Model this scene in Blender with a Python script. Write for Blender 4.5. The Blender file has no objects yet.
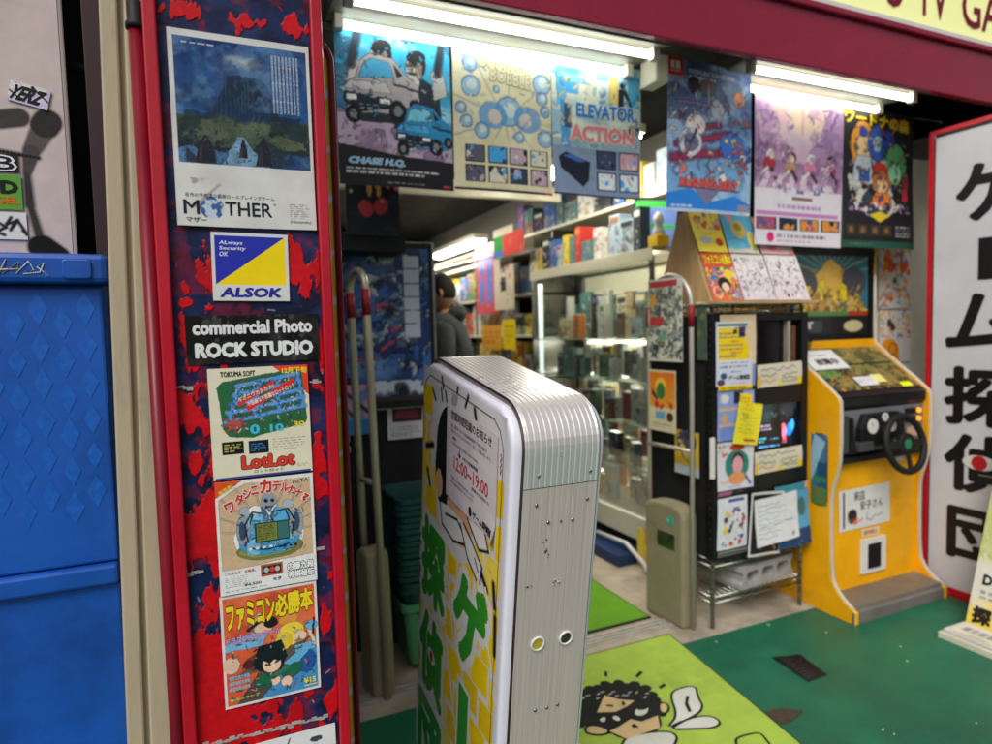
import bpy, math, random
import numpy as np
from mathutils import Vector, Matrix
random.seed(7)
PI = math.pi
SC = bpy.context.scene
COL = SC.collection
R = math.radians

# ------------------------------------------------------------------ colour / materials
def lin(c):
    if isinstance(c, (int, float)): c = (c, c, c)
    return tuple(((v/255)/12.92 if v/255 <= .04045 else ((v/255+.055)/1.055)**2.4) for v in c)

def newmat(name):
    m = bpy.data.materials.new(name); m.use_nodes = True
    nt = m.node_tree; b = nt.nodes['Principled BSDF']
    return m, nt, b

def mat(name, c, rough=.5, metal=0, var=.12, scale=8, bump=0, bscale=60, coat=0, rvar=1, stretch=None, dirt=None, dirtscale=3, dirtthr=.62, spec=.5, wear=None, wearscale=12, wearthr=.66):
    spec = .5 if metal > .5 else .32
    """solid colour broken up by two noises (tone and roughness), optional dirt patches and bump"""
    m, nt, b = newmat(name); N = nt.nodes; L = nt.links
    tc = N.new('ShaderNodeTexCoord'); vec = tc.outputs['Object']
    if stretch:
        mp = N.new('ShaderNodeMapping'); mp.inputs['Scale'].default_value = stretch
        L.new(vec, mp.inputs['Vector']); vec = mp.outputs[0]
    n = N.new('ShaderNodeTexNoise'); n.inputs['Scale'].default_value = scale; n.inputs['Detail'].default_value = 6; n.inputs['Roughness'].default_value = .6
    L.new(vec, n.inputs['Vector'])
    cr = N.new('ShaderNodeMapRange'); cr.inputs[1].default_value = .3; cr.inputs[2].default_value = .7
    cr.inputs[3].default_value = 1-var; cr.inputs[4].default_value = 1+var
    L.new(n.outputs['Fac'], cr.inputs[0])
    mx = N.new('ShaderNodeVectorMath'); mx.operation = 'SCALE'; mx.inputs[0].default_value = lin(c)
    L.new(cr.outputs[0], mx.inputs['Scale'])
    col = mx.outputs[0]
    if dirt is not None:
        n2 = N.new('ShaderNodeTexNoise'); n2.inputs['Scale'].default_value = dirtscale; n2.inputs['Detail'].default_value = 9; n2.inputs['Roughness'].default_value = .7
        L.new(vec, n2.inputs['Vector'])
        r2 = N.new('ShaderNodeMapRange'); r2.inputs[1].default_value = dirtthr-.08; r2.inputs[2].default_value = dirtthr+.14; r2.inputs[4].default_value = .75
        L.new(n2.outputs['Fac'], r2.inputs[0])
        mm = N.new('ShaderNodeMix'); mm.data_type = 'RGBA'
        L.new(r2.outputs[0], mm.inputs['Factor']); L.new(col, mm.inputs['A']); mm.inputs['B'].default_value = (*lin(dirt), 1)
        col = mm.outputs['Result']
    if wear is not None:
        n3 = N.new('ShaderNodeTexNoise'); n3.inputs['Scale'].default_value = wearscale; n3.inputs['Detail'].default_value = 12; n3.inputs['Roughness'].default_value = .78
        L.new(vec, n3.inputs['Vector'])
        r3 = N.new('ShaderNodeMapRange'); r3.inputs[1].default_value = wearthr; r3.inputs[2].default_value = wearthr+.05; r3.inputs[4].default_value = .7
        L.new(n3.outputs['Fac'], r3.inputs[0])
        m3 = N.new('ShaderNodeMix'); m3.data_type = 'RGBA'
        L.new(r3.outputs[0], m3.inputs['Factor']); L.new(col, m3.inputs['A']); m3.inputs['B'].default_value = (*lin(wear), 1)
        col = m3.outputs['Result']
    L.new(col, b.inputs['Base Color'])
    rr = N.new('ShaderNodeMapRange'); rr.inputs[1].default_value = .3; rr.inputs[2].default_value = .7
    rr.inputs[3].default_value = max(.03, rough-.08*rvar); rr.inputs[4].default_value = min(1, rough+.1*rvar)
    L.new(n.outputs['Fac'], rr.inputs[0]); L.new(rr.outputs[0], b.inputs['Roughness'])
    b.inputs['Metallic'].default_value = metal
    b.inputs['Coat Weight'].default_value = coat
    b.inputs['Specular IOR Level'].default_value = spec
    if bump:
        nb = N.new('ShaderNodeTexNoise'); nb.inputs['Scale'].default_value = bscale; nb.inputs['Detail'].default_value = 5
        L.new(vec, nb.inputs['Vector'])
        bp = N.new('ShaderNodeBump'); bp.inputs['Strength'].default_value = bump; bp.inputs['Distance'].default_value = .002
        L.new(nb.outputs['Fac'], bp.inputs['Height']); L.new(bp.outputs[0], b.inputs['Normal'])
    return m

def printmat(name, rough=.5, coat=0, bump=.15):
    m, nt, b = newmat(name); N = nt.nodes; L = nt.links
    a = N.new('ShaderNodeAttribute'); a.attribute_name = 'Col'
    tc = N.new('ShaderNodeTexCoord')
    n = N.new('ShaderNodeTexNoise'); n.inputs['Scale'].default_value = 25; n.inputs['Detail'].default_value = 7
    L.new(tc.outputs['Object'], n.inputs['Vector'])
    r = N.new('ShaderNodeMapRange'); r.inputs[1].default_value = .3; r.inputs[2].default_value = .7; r.inputs[3].default_value = .93; r.inputs[4].default_value = 1.03
    L.new(n.outputs['Fac'], r.inputs[0])
    mx = N.new('ShaderNodeVectorMath'); mx.operation = 'SCALE'
    L.new(a.outputs['Color'], mx.inputs[0]); L.new(r.outputs[0], mx.inputs['Scale']); L.new(mx.outputs[0], b.inputs['Base Color'])
    b.inputs['Roughness'].default_value = rough; b.inputs['Coat Weight'].default_value = coat; b.inputs['Specular IOR Level'].default_value = .22
    n2 = N.new('ShaderNodeTexNoise'); n2.inputs['Scale'].default_value = 14; n2.inputs['Detail'].default_value = 3
    L.new(tc.outputs['Object'], n2.inputs['Vector'])
    bp = N.new('ShaderNodeBump'); bp.inputs['Strength'].default_value = bump; bp.inputs['Distance'].default_value = .006
    L.new(n2.outputs['Fac'], bp.inputs['Height']); L.new(bp.outputs[0], b.inputs['Normal'])
    return m

def emis(name, c, s, attr=False):
    m, nt, b = newmat(name)
    if attr:
        a = nt.nodes.new('ShaderNodeAttribute'); a.attribute_name = 'Col'
        nt.links.new(a.outputs['Color'], b.inputs['Emission Color']); nt.links.new(a.outputs['Color'], b.inputs['Base Color'])
        b.inputs['Roughness'].default_value = .15
    else:
        b.inputs['Base Color'].default_value = (*lin(c), 1); b.inputs['Emission Color'].default_value = (*lin(c), 1)
    b.inputs['Emission Strength'].default_value = s
    return m

def glassmat(name, tint=(.93, .98, .96), base=.05):
    m = bpy.data.materials.new(name); m.use_nodes = True; nt = m.node_tree; N = nt.nodes; L = nt.links
    N.clear(); o = N.new('ShaderNodeOutputMaterial')
    t = N.new('ShaderNodeBsdfTransparent'); t.inputs[0].default_value = (*tint, 1)
    g = N.new('ShaderNodeBsdfGlossy'); g.inputs['Roughness'].default_value = .04
    lw = N.new('ShaderNodeLayerWeight'); lw.inputs[0].default_value = .35
    r = N.new('ShaderNodeMapRange'); r.inputs[3].default_value = base; r.inputs[4].default_value = .7
    L.new(lw.outputs['Facing'], r.inputs[0])
    mx = N.new('ShaderNodeMixShader'); L.new(r.outputs[0], mx.inputs[0]); L.new(t.outputs[0], mx.inputs[1]); L.new(g.outputs[0], mx.inputs[2])
    L.new(mx.outputs[0], o.inputs[0]); return m

M = dict(
 print=printmat('printed_paper', .5), sticker=printmat('sticker_vinyl', .38, .06, .06), glossy=printmat('glossy_print', .26, .15, .1),
 paint=printmat('peeling_paint', .45, .0, .4),
 red=mat('red_enamel', (178, 10, 36), .35, var=.14, coat=.3, dirt=(80, 15, 25), dirtthr=.66, bump=.25, wear=(200, 150, 140), wearscale=50, wearthr=.735),
 darkred=mat('dark_red_enamel', (120, 12, 30), .35, var=.15, dirt=(60, 20, 25)),
 fascia=mat('maroon_fascia', (138, 16, 46), .25, var=.1, scale=3, coat=.5, bump=.1, bscale=4),
 cream=mat('cream_paint', (178, 164, 138), .5, var=.08, dirt=(100, 84, 66), dirtthr=.6, stretch=(3, 3, .6), bump=.2, wear=(84, 66, 52), wearscale=40, wearthr=.72),
 black=mat('black_plastic', (20, 20, 22), .4, var=.25), blackm=mat('black_matte', (26, 26, 28), .75, var=.3, bump=.2),
 rubber=mat('black_rubber', (22, 22, 23), .6),
 blue=mat('blue_paint', (22, 82, 172), .42, var=.14, scale=5, dirt=(14, 48, 108), dirtthr=.57, bump=.3, bscale=14, wear=(120, 150, 190), wearscale=26, wearthr=.735),
 bluelt=mat('blue_emboss', (26, 90, 181), .36, var=.14, scale=90, bump=.3),
 pinkgrey=mat('pinkish_grey_steel', (196, 180, 176), .45, var=.06, scale=4),
 alu=mat('brushed_aluminium', (214, 198, 192), .40, .3, var=.15, scale=22, stretch=(16, 1.2, .12), bump=.08),
 alurib=mat('ribbed_aluminium', (232, 227, 224), .28, .55, var=.02, scale=9, rvar=.2),
 aludark=mat('dull_aluminium', (120, 108, 104), .42, 1, var=.2, scale=20),
 steel=mat('steel', (150, 148, 145), .3, 1, var=.15, scale=20), railm=mat('worn_rail', (186, 180, 170), .45, .5, var=.2, scale=30), chrome=mat('chrome_wire', (165, 170, 160), .25, 1, var=.2),
 acryl=mat('white_acrylic', (228, 228, 242), .22, var=.03, coat=.4), white=mat('white_plastic', (215, 213, 208), .4, var=.05),
 fixture=mat('fixture_housing', (112, 107, 92), .5, var=.05), offwhite=mat('cream_housing', (214, 208, 186), .45, var=.05), wood=mat('pale_plywood', (190, 155, 110), .6, var=.15, stretch=(2, 2, .3), scale=20),
 boxprint=printmat('game_box_print', .35, .3, .1), gate=mat('beige_gate_plastic', (138, 130, 104), .5, var=.12, dirt=(80, 74, 60), dirtthr=.62, bump=.15),
 palesteel=mat('pale_steel_tube', (196, 186, 178), .38, .4, var=.1), gold=mat('champagne_tube', (188, 178, 158), .36, .45, var=.15, dirt=(130, 110, 88), stretch=(4, 4, 1)), redband=mat('red_tape', (140, 22, 35), .5),
 yellow=mat('yellow_cabinet_paint', (240, 170, 6), .42, var=.12, scale=6, dirt=(150, 96, 24), dirtthr=.6, bump=.2, bscale=25, wear=(90, 60, 30), wearscale=30, wearthr=.74),
 moulding=mat('white_edge_moulding', (190, 182, 165), .4), kickedge=mat('grey_kick_edge', (108, 104, 100), .65, var=.2), kick=mat('worn_kick_plate', (128, 118, 105), .45, .3, var=.2, dirt=(80, 60, 45)),
 patch=mat('bare_asphalt', (70, 58, 48), .9, var=.4, scale=40, bump=.6), rust=mat('rusty_metal', (95, 62, 42), .8, var=.35, scale=20, bump=.6),
 concrete=mat('cement_block', (158, 155, 152), .9, var=.15, scale=30, bump=.8, bscale=150, dirt=(110, 105, 100)),
 green=mat('green_floor_paint', (32, 108, 78), .42, var=.16, scale=3.5, dirt=(30, 82, 64), dirtscale=2.2, dirtthr=.5, bump=.35, bscale=40, wear=(70, 128, 108), wearscale=7, wearthr=.63),
 lime=mat('lime_mat_pile', (160, 188, 72), .85, var=.1, scale=9, dirt=(120, 148, 62), dirtthr=.6, bump=.7, bscale=400),
 lime2=mat('green_mat_pile', (96, 150, 24), .85, var=.12, scale=9, bump=.7, bscale=400),
 matblack=mat('black_mat_pile', (26, 26, 24), .9, bump=.5, bscale=400), matskin=mat('tan_mat_pile', (205, 178, 130), .9, bump=.5, bscale=400),
 matwhite=mat('white_mat_pile', (205, 205, 195), .9, bump=.5, bscale=400),
 beige=mat('beige_floor', (172, 160, 138), .5, var=.12, scale=5, dirt=(120, 108, 90), dirtthr=.55, bump=.2),
 sill=mat('concrete_sill', (176, 164, 146), .7, var=.14, scale=9, dirt=(110, 100, 88), dirtthr=.55, bump=.5, bscale=90),
 asphalt=mat('asphalt', (62, 62, 64), .9, var=.2, bump=.6, bscale=200), iron=mat('cast_iron', (48, 44, 42), .6, .4, var=.3, bump=.8, bscale=120),
 wall=mat('dark_wall', (20, 19, 21), .8, var=.2), shopwall=mat('shop_wall', (92, 88, 82), .7, var=.1), ceil=mat('black_ceiling', (24, 25, 27), .8),
 basket=mat('dark_green_basket', (20, 62, 60), .4, var=.1), bucket=mat('pale_green_bucket', (78, 140, 100), .45),
 glass=glassmat('clear_glass', (.95, .98, .97), .09), shelfglass=glassmat('green_tinted_glass', (.93, .985, .96), .10), glassedge=mat('glass_edge', (150, 205, 190), .2),
 tube=emis('lit_tube', (250, 255, 246), 8), tube2=emis('lit_tube_inside', (255, 252, 238), 60), tube3=emis('case_and_fill_tube', (255, 253, 240), 46), tube4=emis('lit_end_tube', (240, 255, 246), 1.8), signlight=emis('lit_shop_sign', (230, 232, 160), .32),
 tubecap=mat('tube_socket', (200, 190, 180), .4), screen=emis('lit_screen', (0, 0, 0), 1.1, True), led=emis('orange_lamp', (255, 150, 20), 1.5),
 skin=mat('skin', (190, 140, 112), .55, var=.05), hair=mat('short_black_hair', (38, 32, 30), .8, var=.3, scale=120, bump=.8, bscale=300),
 jacket=mat('grey_fleece', (66, 68, 72), .95, var=.3, scale=9, bump=1, bscale=22), jeans=mat('dark_trousers', (36, 40, 52), .9), shoe=mat('black_shoe', (25, 25, 25), .5),
 amber=mat('yellow_glass_paint', (190, 170, 60), .5), bolt=mat('bolt_steel', (150, 146, 142), .28, 1), hole=mat('dark_hole', (30, 24, 20), .8),
 maroontext=mat('maroon_lettering', (120, 10, 40), .5), crate=mat('blue_tray', (26, 50, 90), .5), bag=mat('black_nylon', (22, 22, 24), .7, bump=.4),
)

# ------------------------------------------------------------------ object helpers
def link(o): COL.objects.link(o); return o
def tag(o, label, cat, group=None, kind=None):
    if label: o['label'] = label
    if cat: o['category'] = cat
    if group: o['group'] = group
    if kind: o['kind'] = kind
    return o
def thing(name, label, cat, loc=(0, 0, 0), rot=(0, 0, 0), group=None):
    o = bpy.data.objects.new(name, None); o.empty_display_size = .1
    o.location = loc; o.rotation_euler = rot; link(o); return tag(o, label, cat, group)

class MB:
    def __init__(s): s.v = []; s.f = []; s.sm = []
    def add(s, vs, fs, smooth=False):
        n = len(s.v); s.v += [tuple(v) for v in vs]; s.f += [tuple(i+n for i in f) for f in fs]; s.sm += [smooth]*len(fs); return s
    def box(s, x0, y0, z0, x1, y1, z1):
        v = [(x, y, z) for x in (x0, x1) for y in (y0, y1) for z in (z0, z1)]
        return s.add(v, [(0, 1, 3, 2), (4, 6, 7, 5), (0, 4, 5, 1), (2, 3, 7, 6), (0, 2, 6, 4), (1, 5, 7, 3)])
    def obox(s, c, size, rz=0, rx=0):
        h = [d/2 for d in size]; m = Matrix.Translation(c) @ Matrix.Rotation(rz, 4, 'Z') @ Matrix.Rotation(rx, 4, 'X')
        v = [m @ Vector((x*h[0], y*h[1], z*h[2])) for x in (-1, 1) for y in (-1, 1) for z in (-1, 1)]
        return s.add(v, [(0, 1, 3, 2), (4, 6, 7, 5), (0, 4, 5, 1), (2, 3, 7, 6), (0, 2, 6, 4), (1, 5, 7, 3)])
    def tube(s, pts, r, n=12, cap=True):
        P = [Vector(p) for p in pts]; rs = r if isinstance(r, (list, tuple)) else [r]*len(P); rings = []; up = None
        for i, p in enumerate(P):
            t = ((P[min(i+1, len(P)-1)]-P[max(i-1, 0)])).normalized()
            if up is None: up = t.orthogonal().normalized()
            up = (up - t*up.dot(t)).normalized(); b = t.cross(up)
            rings.append([p + (up*math.cos(2*PI*k/n)+b*math.sin(2*PI*k/n))*rs[i] for k in range(n)])
        base = len(s.v)
        for rg in rings: s.v += [tuple(v) for v in rg]
        for i in range(len(P)-1):
            for k in range(n):
                a = base+i*n+k; b_ = base+i*n+(k+1) % n; s.f.append((a, b_, b_+n, a+n)); s.sm.append(True)
        if cap:
            s.f.append(tuple(base+k for k in reversed(range(n)))); s.f.append(tuple(base+(len(P)-1)*n+k for k in range(n))); s.sm += [False, False]
        return s
    def prism(s, pts, axis, a, b):
        """polygon in the plane across `axis` extruded from a to b"""
        def mk(p, t): return {'X': (t, p[0], p[1]), 'Y': (p[0], t, p[1]), 'Z': (p[0], p[1], t)}[axis]
        n = len(pts); v = [mk(p, a) for p in pts]+[mk(p, b) for p in pts]
        f = [tuple(range(n)), tuple(range(2*n-1, n-1, -1))]+[(i, i+n, (i+1) % n+n, (i+1) % n) for i in range(n)]
        return s.add(v, f)
    def build(s, name, m, parent=None, bevel=0, loc=None, rot=None, seg=2):
        me = bpy.data.meshes.new(name); me.from_pydata(s.v, [], s.f); me.update()
        import bmesh
        bm = bmesh.new(); bm.from_mesh(me)
        for f, q in zip(bm.faces, s.sm): f.smooth = q
        bmesh.ops.recalc_face_normals(bm, faces=bm.faces); bm.to_mesh(me); bm.free()
        if m: me.materials.append(m)
        o = bpy.data.objects.new(name, me); link(o)
        if parent: o.parent = parent
        if loc: o.location = loc
        if rot: o.rotation_euler = rot
        if bevel:
            b = o.modifiers.new('bevel', 'BEVEL'); b.width = bevel; b.segments = seg; b.limit_method = 'ANGLE'; b.angle_limit = R(40)
        return o
def rrect(x0, y0, x1, y1, r, n=6):
    p = []
    for cx, cy, a in ((x1-r, y0+r, -90), (x1-r, y1-r, 0), (x0+r, y1-r, 90), (x0+r, y0+r, 180)):
        for k in range(n+1):
            t = R(a+90*k/n); p.append((cx+r*math.cos(t), cy+r*math.sin(t)))
    return p
def circ(cx, cy, r, n=20, ry=None): return [(cx+r*math.cos(2*PI*k/n), cy+(ry or r)*math.sin(2*PI*k/n)) for k in range(n)]

# ------------------------------------------------------------------ printed things: colour grid + real lettering in one mesh
_tc = {}
def glyphs(s, bold=0, res=2):
    k = (s, bold, res)
    if k in _tc: return _tc[k]
    c = bpy.data.curves.new('t', 'FONT'); c.body = s; c.resolution_u = res; c.offset = bold; c.fill_mode = 'FRONT'
    o = bpy.data.objects.new('t', c); link(o)
    dg = bpy.context.evaluated_depsgraph_get(); me = bpy.data.meshes.new_from_object(o.evaluated_get(dg))
    v = np.array([tuple(q.co[:2]) for q in me.vertices]).reshape(-1, 2); f = [tuple(p.vertices) for p in me.polygons]
    bpy.data.objects.remove(o); bpy.data.curves.remove(c); bpy.data.meshes.remove(me)
    if len(v) == 0: v = np.zeros((3, 2)); f = []
    _tc[k] = (v, f); return _tc[k]
def fbm(ny, nx, cells, seed, octv=4, asp=1):
    rg = np.random.RandomState(seed); out = np.zeros((ny, nx)); amp = 1; tot = 0
    for o in range(octv):
        cx = max(2, int(cells*2**o)); cy = max(2, int(cells*2**o*asp)); g = rg.rand(cy+2, cx+2)
        x = np.linspace(0, cx, nx, endpoint=False); y = np.linspace(0, cy, ny, endpoint=False)
        xi = x.astype(int); yi = y.astype(int); fx = x-xi; fy = y-yi; fx = fx*fx*(3-2*fx); fy = (fy*fy*(3-2*fy))[:, None]
        a = g[yi][:, xi]; b = g[yi][:, xi+1]; c = g[yi+1][:, xi]; d = g[yi+1][:, xi+1]
        out += amp*((a*(1-fx)+b*fx)*(1-fy)+(c*(1-fx)+d*fx)*fy); tot += amp; amp *= .55
    return out/tot
class CV:
    """w x h metres; drawing coordinates are 0..1 right and 0..1 up"""
    def __init__(s, w, h, c=(215, 215, 212), n=90):
        s.w, s.h = w, h; s.nx = n; s.ny = max(3, int(n*h/w)); s.t = []
        s.V, s.U = np.mgrid[0:1:complex(s.ny), 0:1:complex(s.nx)]; s.c = np.zeros((s.ny, s.nx, 3)); s.c[:] = lin(c)
    def put(s, m, c, a=1):
        m = (m*a)[..., None] if hasattr(m, 'shape') else a
        s.c = s.c*(1-m)+np.array(lin(c))*m; return s
    def rect(s, x0, y0, x1, y1, c, a=1): return s.put(((s.U >= x0) & (s.U <= x1) & (s.V >= y0) & (s.V <= y1)).astype(float), c, a)
    def poly(s, p, c, a=1):
        ins = np.zeros(s.U.shape, bool); n = len(p)
        for i in range(n):
            (x0, y0), (x1, y1) = p[i], p[(i+1) % n]
            if y0 == y1: continue
            ins ^= ((s.V > min(y0, y1)) & (s.V <= max(y0, y1)) & (s.U < x0+(s.V-y0)*(x1-x0)/(y1-y0)))
        return s.put(ins.astype(float), c, a)
    def ell(s, cx, cy, rx, ry, c, a=1, soft=0, rot=0):
        dx, dy = (s.U-cx)*s.w, (s.V-cy)*s.h; cr, sr = math.cos(rot), math.sin(rot)
        d = np.sqrt(((dx*cr+dy*sr)/(rx*s.w))**2+((-dx*sr+dy*cr)/(ry*s.w))**2)
        return s.put(np.clip((1-d)/max(soft, 1e-3), 0, 1) if soft else (d < 1).astype(float), c, a)
    def ring(s, cx, cy, r, wd, c, a=1):
        d = np.hypot((s.U-cx)*s.w, (s.V-cy)*s.h)/s.w; return s.put((abs(d-r) < wd).astype(float), c, a)
    def line(s, x0, y0, x1, y1, wd, c, a=1):
        ax, ay, bx, by = x0*s.w, y0*s.h, x1*s.w, y1*s.h; px, py = s.U*s.w-ax, s.V*s.h-ay; dx, dy = bx-ax, by-ay
        t = np.clip((px*dx+py*dy)/(dx*dx+dy*dy+1e-9), 0, 1); d = np.hypot(px-t*dx, py-t*dy)
        return s.put(np.clip(1.5-d/(wd*s.w/2), 0, 1), c, a)
    def pl(s, pts, wd, c, a=1):
        for p, q in zip(pts, pts[1:]): s.line(*p, *q, wd, c, a)
        return s
    def grad(s, c0, c1, x0=0, y0=0, x1=1, y1=1):
        m = ((s.U >= x0) & (s.U <= x1) & (s.V >= y0) & (s.V <= y1)).astype(float)[..., None]
        t = np.clip((s.V-y0)/(y1-y0), 0, 1)[..., None]; col = np.array(lin(c0))*(1-t)+np.array(lin(c1))*t
        s.c = s.c*(1-m)+col*m; return s
    def noise(s, c, cells=6, thr=.5, soft=.1, seed=1, a=1, box=(0, 0, 1, 1), asp=None):
        f = fbm(s.ny, s.nx, cells, seed, 4, asp or s.h/s.w); m = np.clip((f-thr)/soft+.5, 0, 1)
        m *= (s.U >= box[0]) & (s.U <= box[2]) & (s.V >= box[1]) & (s.V <= box[3]); return s.put(m, c, a)
    def warp(s, amp=.02, cells=7, seed=1, box=(0, 0, 1, 1)):
        dx = (fbm(s.ny, s.nx, cells, seed, 4, s.h/s.w)-.5)*2*amp*s.nx; dy = (fbm(s.ny, s.nx, cells, seed+50, 4, s.h/s.w)-.5)*2*amp*s.nx
        j, i = np.mgrid[0:s.ny, 0:s.nx]; jj = np.clip((j+dy).round().astype(int), int(math.ceil(box[1]*(s.ny-1))), int(box[3]*(s.ny-1))); ii = np.clip((i+dx).round().astype(int), int(math.ceil(box[0]*(s.nx-1))), int(box[2]*(s.nx-1)))
        m = ((s.U >= box[0]) & (s.U <= box[2]) & (s.V >= box[1]) & (s.V <= box[3]))[..., None]; s.c = np.where(m, s.c[jj, ii], s.c); return s
    def ink(s, k=.6, thr=.05, box=(0, 0, 1, 1), c=(18, 18, 26)):
        g = np.zeros(s.c.shape[:2]); r = np.sqrt(s.c); g[:, 1:] += abs(r[:, 1:]-r[:, :-1]).sum(-1); g[1:] += abs(r[1:]-r[:-1]).sum(-1)
        m = np.clip((g-thr)/(thr*3), 0, 1)*k*((s.U >= box[0]) & (s.U <= box[2]) & (s.V >= box[1]) & (s.V <= box[3])); return s.put(m, c)
    def grain(s, amp=.35, cells=10, seed=3, box=(0, 0, 1, 1)):
        f = (fbm(s.ny, s.nx, cells, seed, 5, s.h/s.w)-.5)*2*amp+(fbm(s.ny, s.nx, s.nx/3, seed+9, 1, s.h/s.w)-.5)*amp*.6
        m = ((s.U >= box[0]) & (s.U <= box[2]) & (s.V >= box[1]) & (s.V <= box[3])); s.c = np.clip(s.c*(1+f*m)[..., None], 0, 1); return s
    def busy(s, box, n, pal, seed=1, size=.05):
        """many small strokes: the fine printed detail of an illustration"""
        rg = random.Random(seed); w, h = box[2]-box[0], box[3]-box[1]
        for k in range(n):
            x, y = box[0]+w*rg.random(), box[1]+h*rg.random(); a = rg.uniform(0, 6.3); l = size*rg.uniform(.3, 1.3)
            i0, i1 = int(max(0, (x-2*l)*s.nx)), int(min(s.nx, (x+2*l)*s.nx+2)); q = 2*l*s.w/s.h; j0, j1 = int(max(0, (y-q)*s.ny)), int(min(s.ny, (y+q)*s.ny+2))
            if i1-i0 < 2 or j1-j0 < 2: continue
            U, V = s.U[j0:j1, i0:i1], s.V[j0:j1, i0:i1]; dx, dy = (U-x), (V-y)*s.h/s.w; u = dx*math.cos(a)+dy*math.sin(a); v = -dx*math.sin(a)+dy*math.cos(a)+u*u*rg.uniform(-8, 8)
            m = ((abs(u) < l) & (abs(v) < l*rg.uniform(.12, .45)))[..., None]*rg.uniform(.5, .95); s.c[j0:j1, i0:i1] = s.c[j0:j1, i0:i1]*(1-m)+np.array(lin(rg.choice(pal)))*m
        return s
    def dashes(s, x0, y0, x1, y1, n, c=(60, 60, 60), a=.8, seed=0, wd=.45, gap=.25):
        rg = random.Random(seed); hh = (y1-y0)/n
        for i in range(n):
            y = y1-(i+.5)*hh; x = x0
            end = x1-(x1-x0)*rg.random()*(.5 if i == n-1 else .12)
            while x < end:
                l = rg.uniform(.012, .06); 
                s.rect(x, y-hh*wd/2, min(x+l, end), y+hh*wd/2, c, a*rg.uniform(.6, 1)); x += l+.01+rg.random()*gap*.06
        return s
    def clutter(s, x0, y0, x1, y1, n, pal, seed=0, size=.12):
        rg = random.Random(seed)
        for i in range(n):
            cx, cy = rg.uniform(x0, x1), rg.uniform(y0, y1); c = rg.choice(pal); z = size*rg.uniform(.3, 1)
            k = rg.random()
            bx = (s.U >= x0) & (s.U <= x1) & (s.V >= y0) & (s.V <= y1); sv = s.c.copy()
            if k < .5: s.ell(cx, cy, z, z*rg.uniform(.5, 1.2), c, 1, 0, rg.random()*3)
            elif k < .75: s.line(cx, cy, cx+rg.uniform(-1, 1)*z*2, cy+rg.uniform(-1, 1)*z*2, z*.3, c)
            else: s.poly([(cx+rg.uniform(-z, z), cy+rg.uniform(-z, z)*s.w/s.h) for _ in range(4)], c)
            s.c = np.where(bx[..., None], s.c, sv)
        return s
    def text(s, st, x0, y0, x1, y1, c, bold=.0, rot=0, layer=1, out=None, outc=None, res=2, keep=False, shear=0):
        """fit st into the box (fractions); weight and outline come from shifted copies of the glyphs"""
        v0, f = glyphs(st, 0, res); lo, hi = v0.min(0)-bold, v0.max(0)+bold
        W, H = (x1-x0)*s.w, (y1-y0)*s.h; cr, sr = math.cos(rot), math.sin(rot)
        def fit(v):
            q = ((v-lo)/np.maximum(hi-lo, 1e-6)-.5)*np.array([W, H]); q = q+np.stack([q[:, 1]*shear, q[:, 1]*0], 1)
            q = np.stack([q[:, 0]*cr-q[:, 1]*sr, q[:, 0]*sr+q[:, 1]*cr], 1); return q+np.array([(x0+x1)/2*s.w, (y0+y1)/2*s.h])
        def heavy(rad, col, ly, k):
            for i in range(k): a = 2*PI*i/k; s.t.append((fit(v0+np.array([math.cos(a), math.sin(a)])*rad), f, lin(col), ly+.05*i))
        if out: heavy(out, outc, layer, 10); layer += 1
        if bold > .012: heavy(bold, c, layer, 8 if bold > .03 else 4)
        s.t.append((fit(v0), f, lin(c), layer+.5)); return s
    def vtext(s, st, x0, y0, x1, y1, c, bold=0, **k):
        n = len(st); hh = (y1-y0)/n
        for i, ch in enumerate(st): s.text(ch, x0, y1-(i+.92)*hh, x1, y1-(i+.08)*hh, c, bold, **k)
        return s
    def shape(s, pts, c, layer=1):
        s.t.append((np.array([(p[0]*s.w, p[1]*s.h) for p in pts]), [tuple(range(len(pts)))], lin(c), layer)); return s
    def arrays(s, bend=None, step=.0004, back=True, mask=None):
        X, Z = (s.U*s.w).ravel(), (s.V*s.h).ravel(); Y = np.zeros_like(X)
        vs = [np.stack([X, Y, Z], 1)]; cs = [s.c.reshape(-1, 3)]; fs = []
        nx, ny = s.nx, s.ny; idx = np.arange(nx*ny).reshape(ny, nx)
        q = np.stack([idx[:-1, :-1], idx[:-1, 1:], idx[1:, 1:], idx[1:, :-1]], -1).reshape(-1, 4); fs += q.tolist()
        n = nx*ny
        if back:
            B = 8; zz, xx = np.mgrid[0:1:complex(B), 0:1:complex(B)]
            vs.append(np.stack([(xx*s.w).ravel(), np.full(B*B, .0012), (zz*s.h).ravel()], 1)); cs.append(np.full((B*B, 3), .6))
            ib = np.arange(B*B).reshape(B, B)+n; qb = np.stack([ib[:-1, :-1], ib[1:, :-1], ib[1:, 1:], ib[:-1, 1:]], -1).reshape(-1, 4); fs += qb.tolist()
            cn = [idx[0, 0], idx[0, -1], idx[-1, -1], idx[-1, 0]]; cb = [ib[0, 0], ib[0, -1], ib[-1, -1], ib[-1, 0]]
            n += B*B
            if bend is None:
                for i in range(4): j = (i+1) % 4; fs.append([int(cn[j]), int(cn[i]), int(cb[i]), int(cb[j])])
        for v, f, c, l in s.t:
            vs.append(np.stack([v[:, 0], np.full(len(v), -step*l), v[:, 1]], 1)); cs.append(np.tile(np.array(c), (len(v), 1)))
            fs += [[i+n for i in p] for p in f]; n += len(v)
        v = np.concatenate(vs); c = np.concatenate(cs)
        if bend is not None: v[:, 1] += bend(v[:, 0]/s.w, v[:, 2]/s.h)
        return v, c, fs
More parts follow.
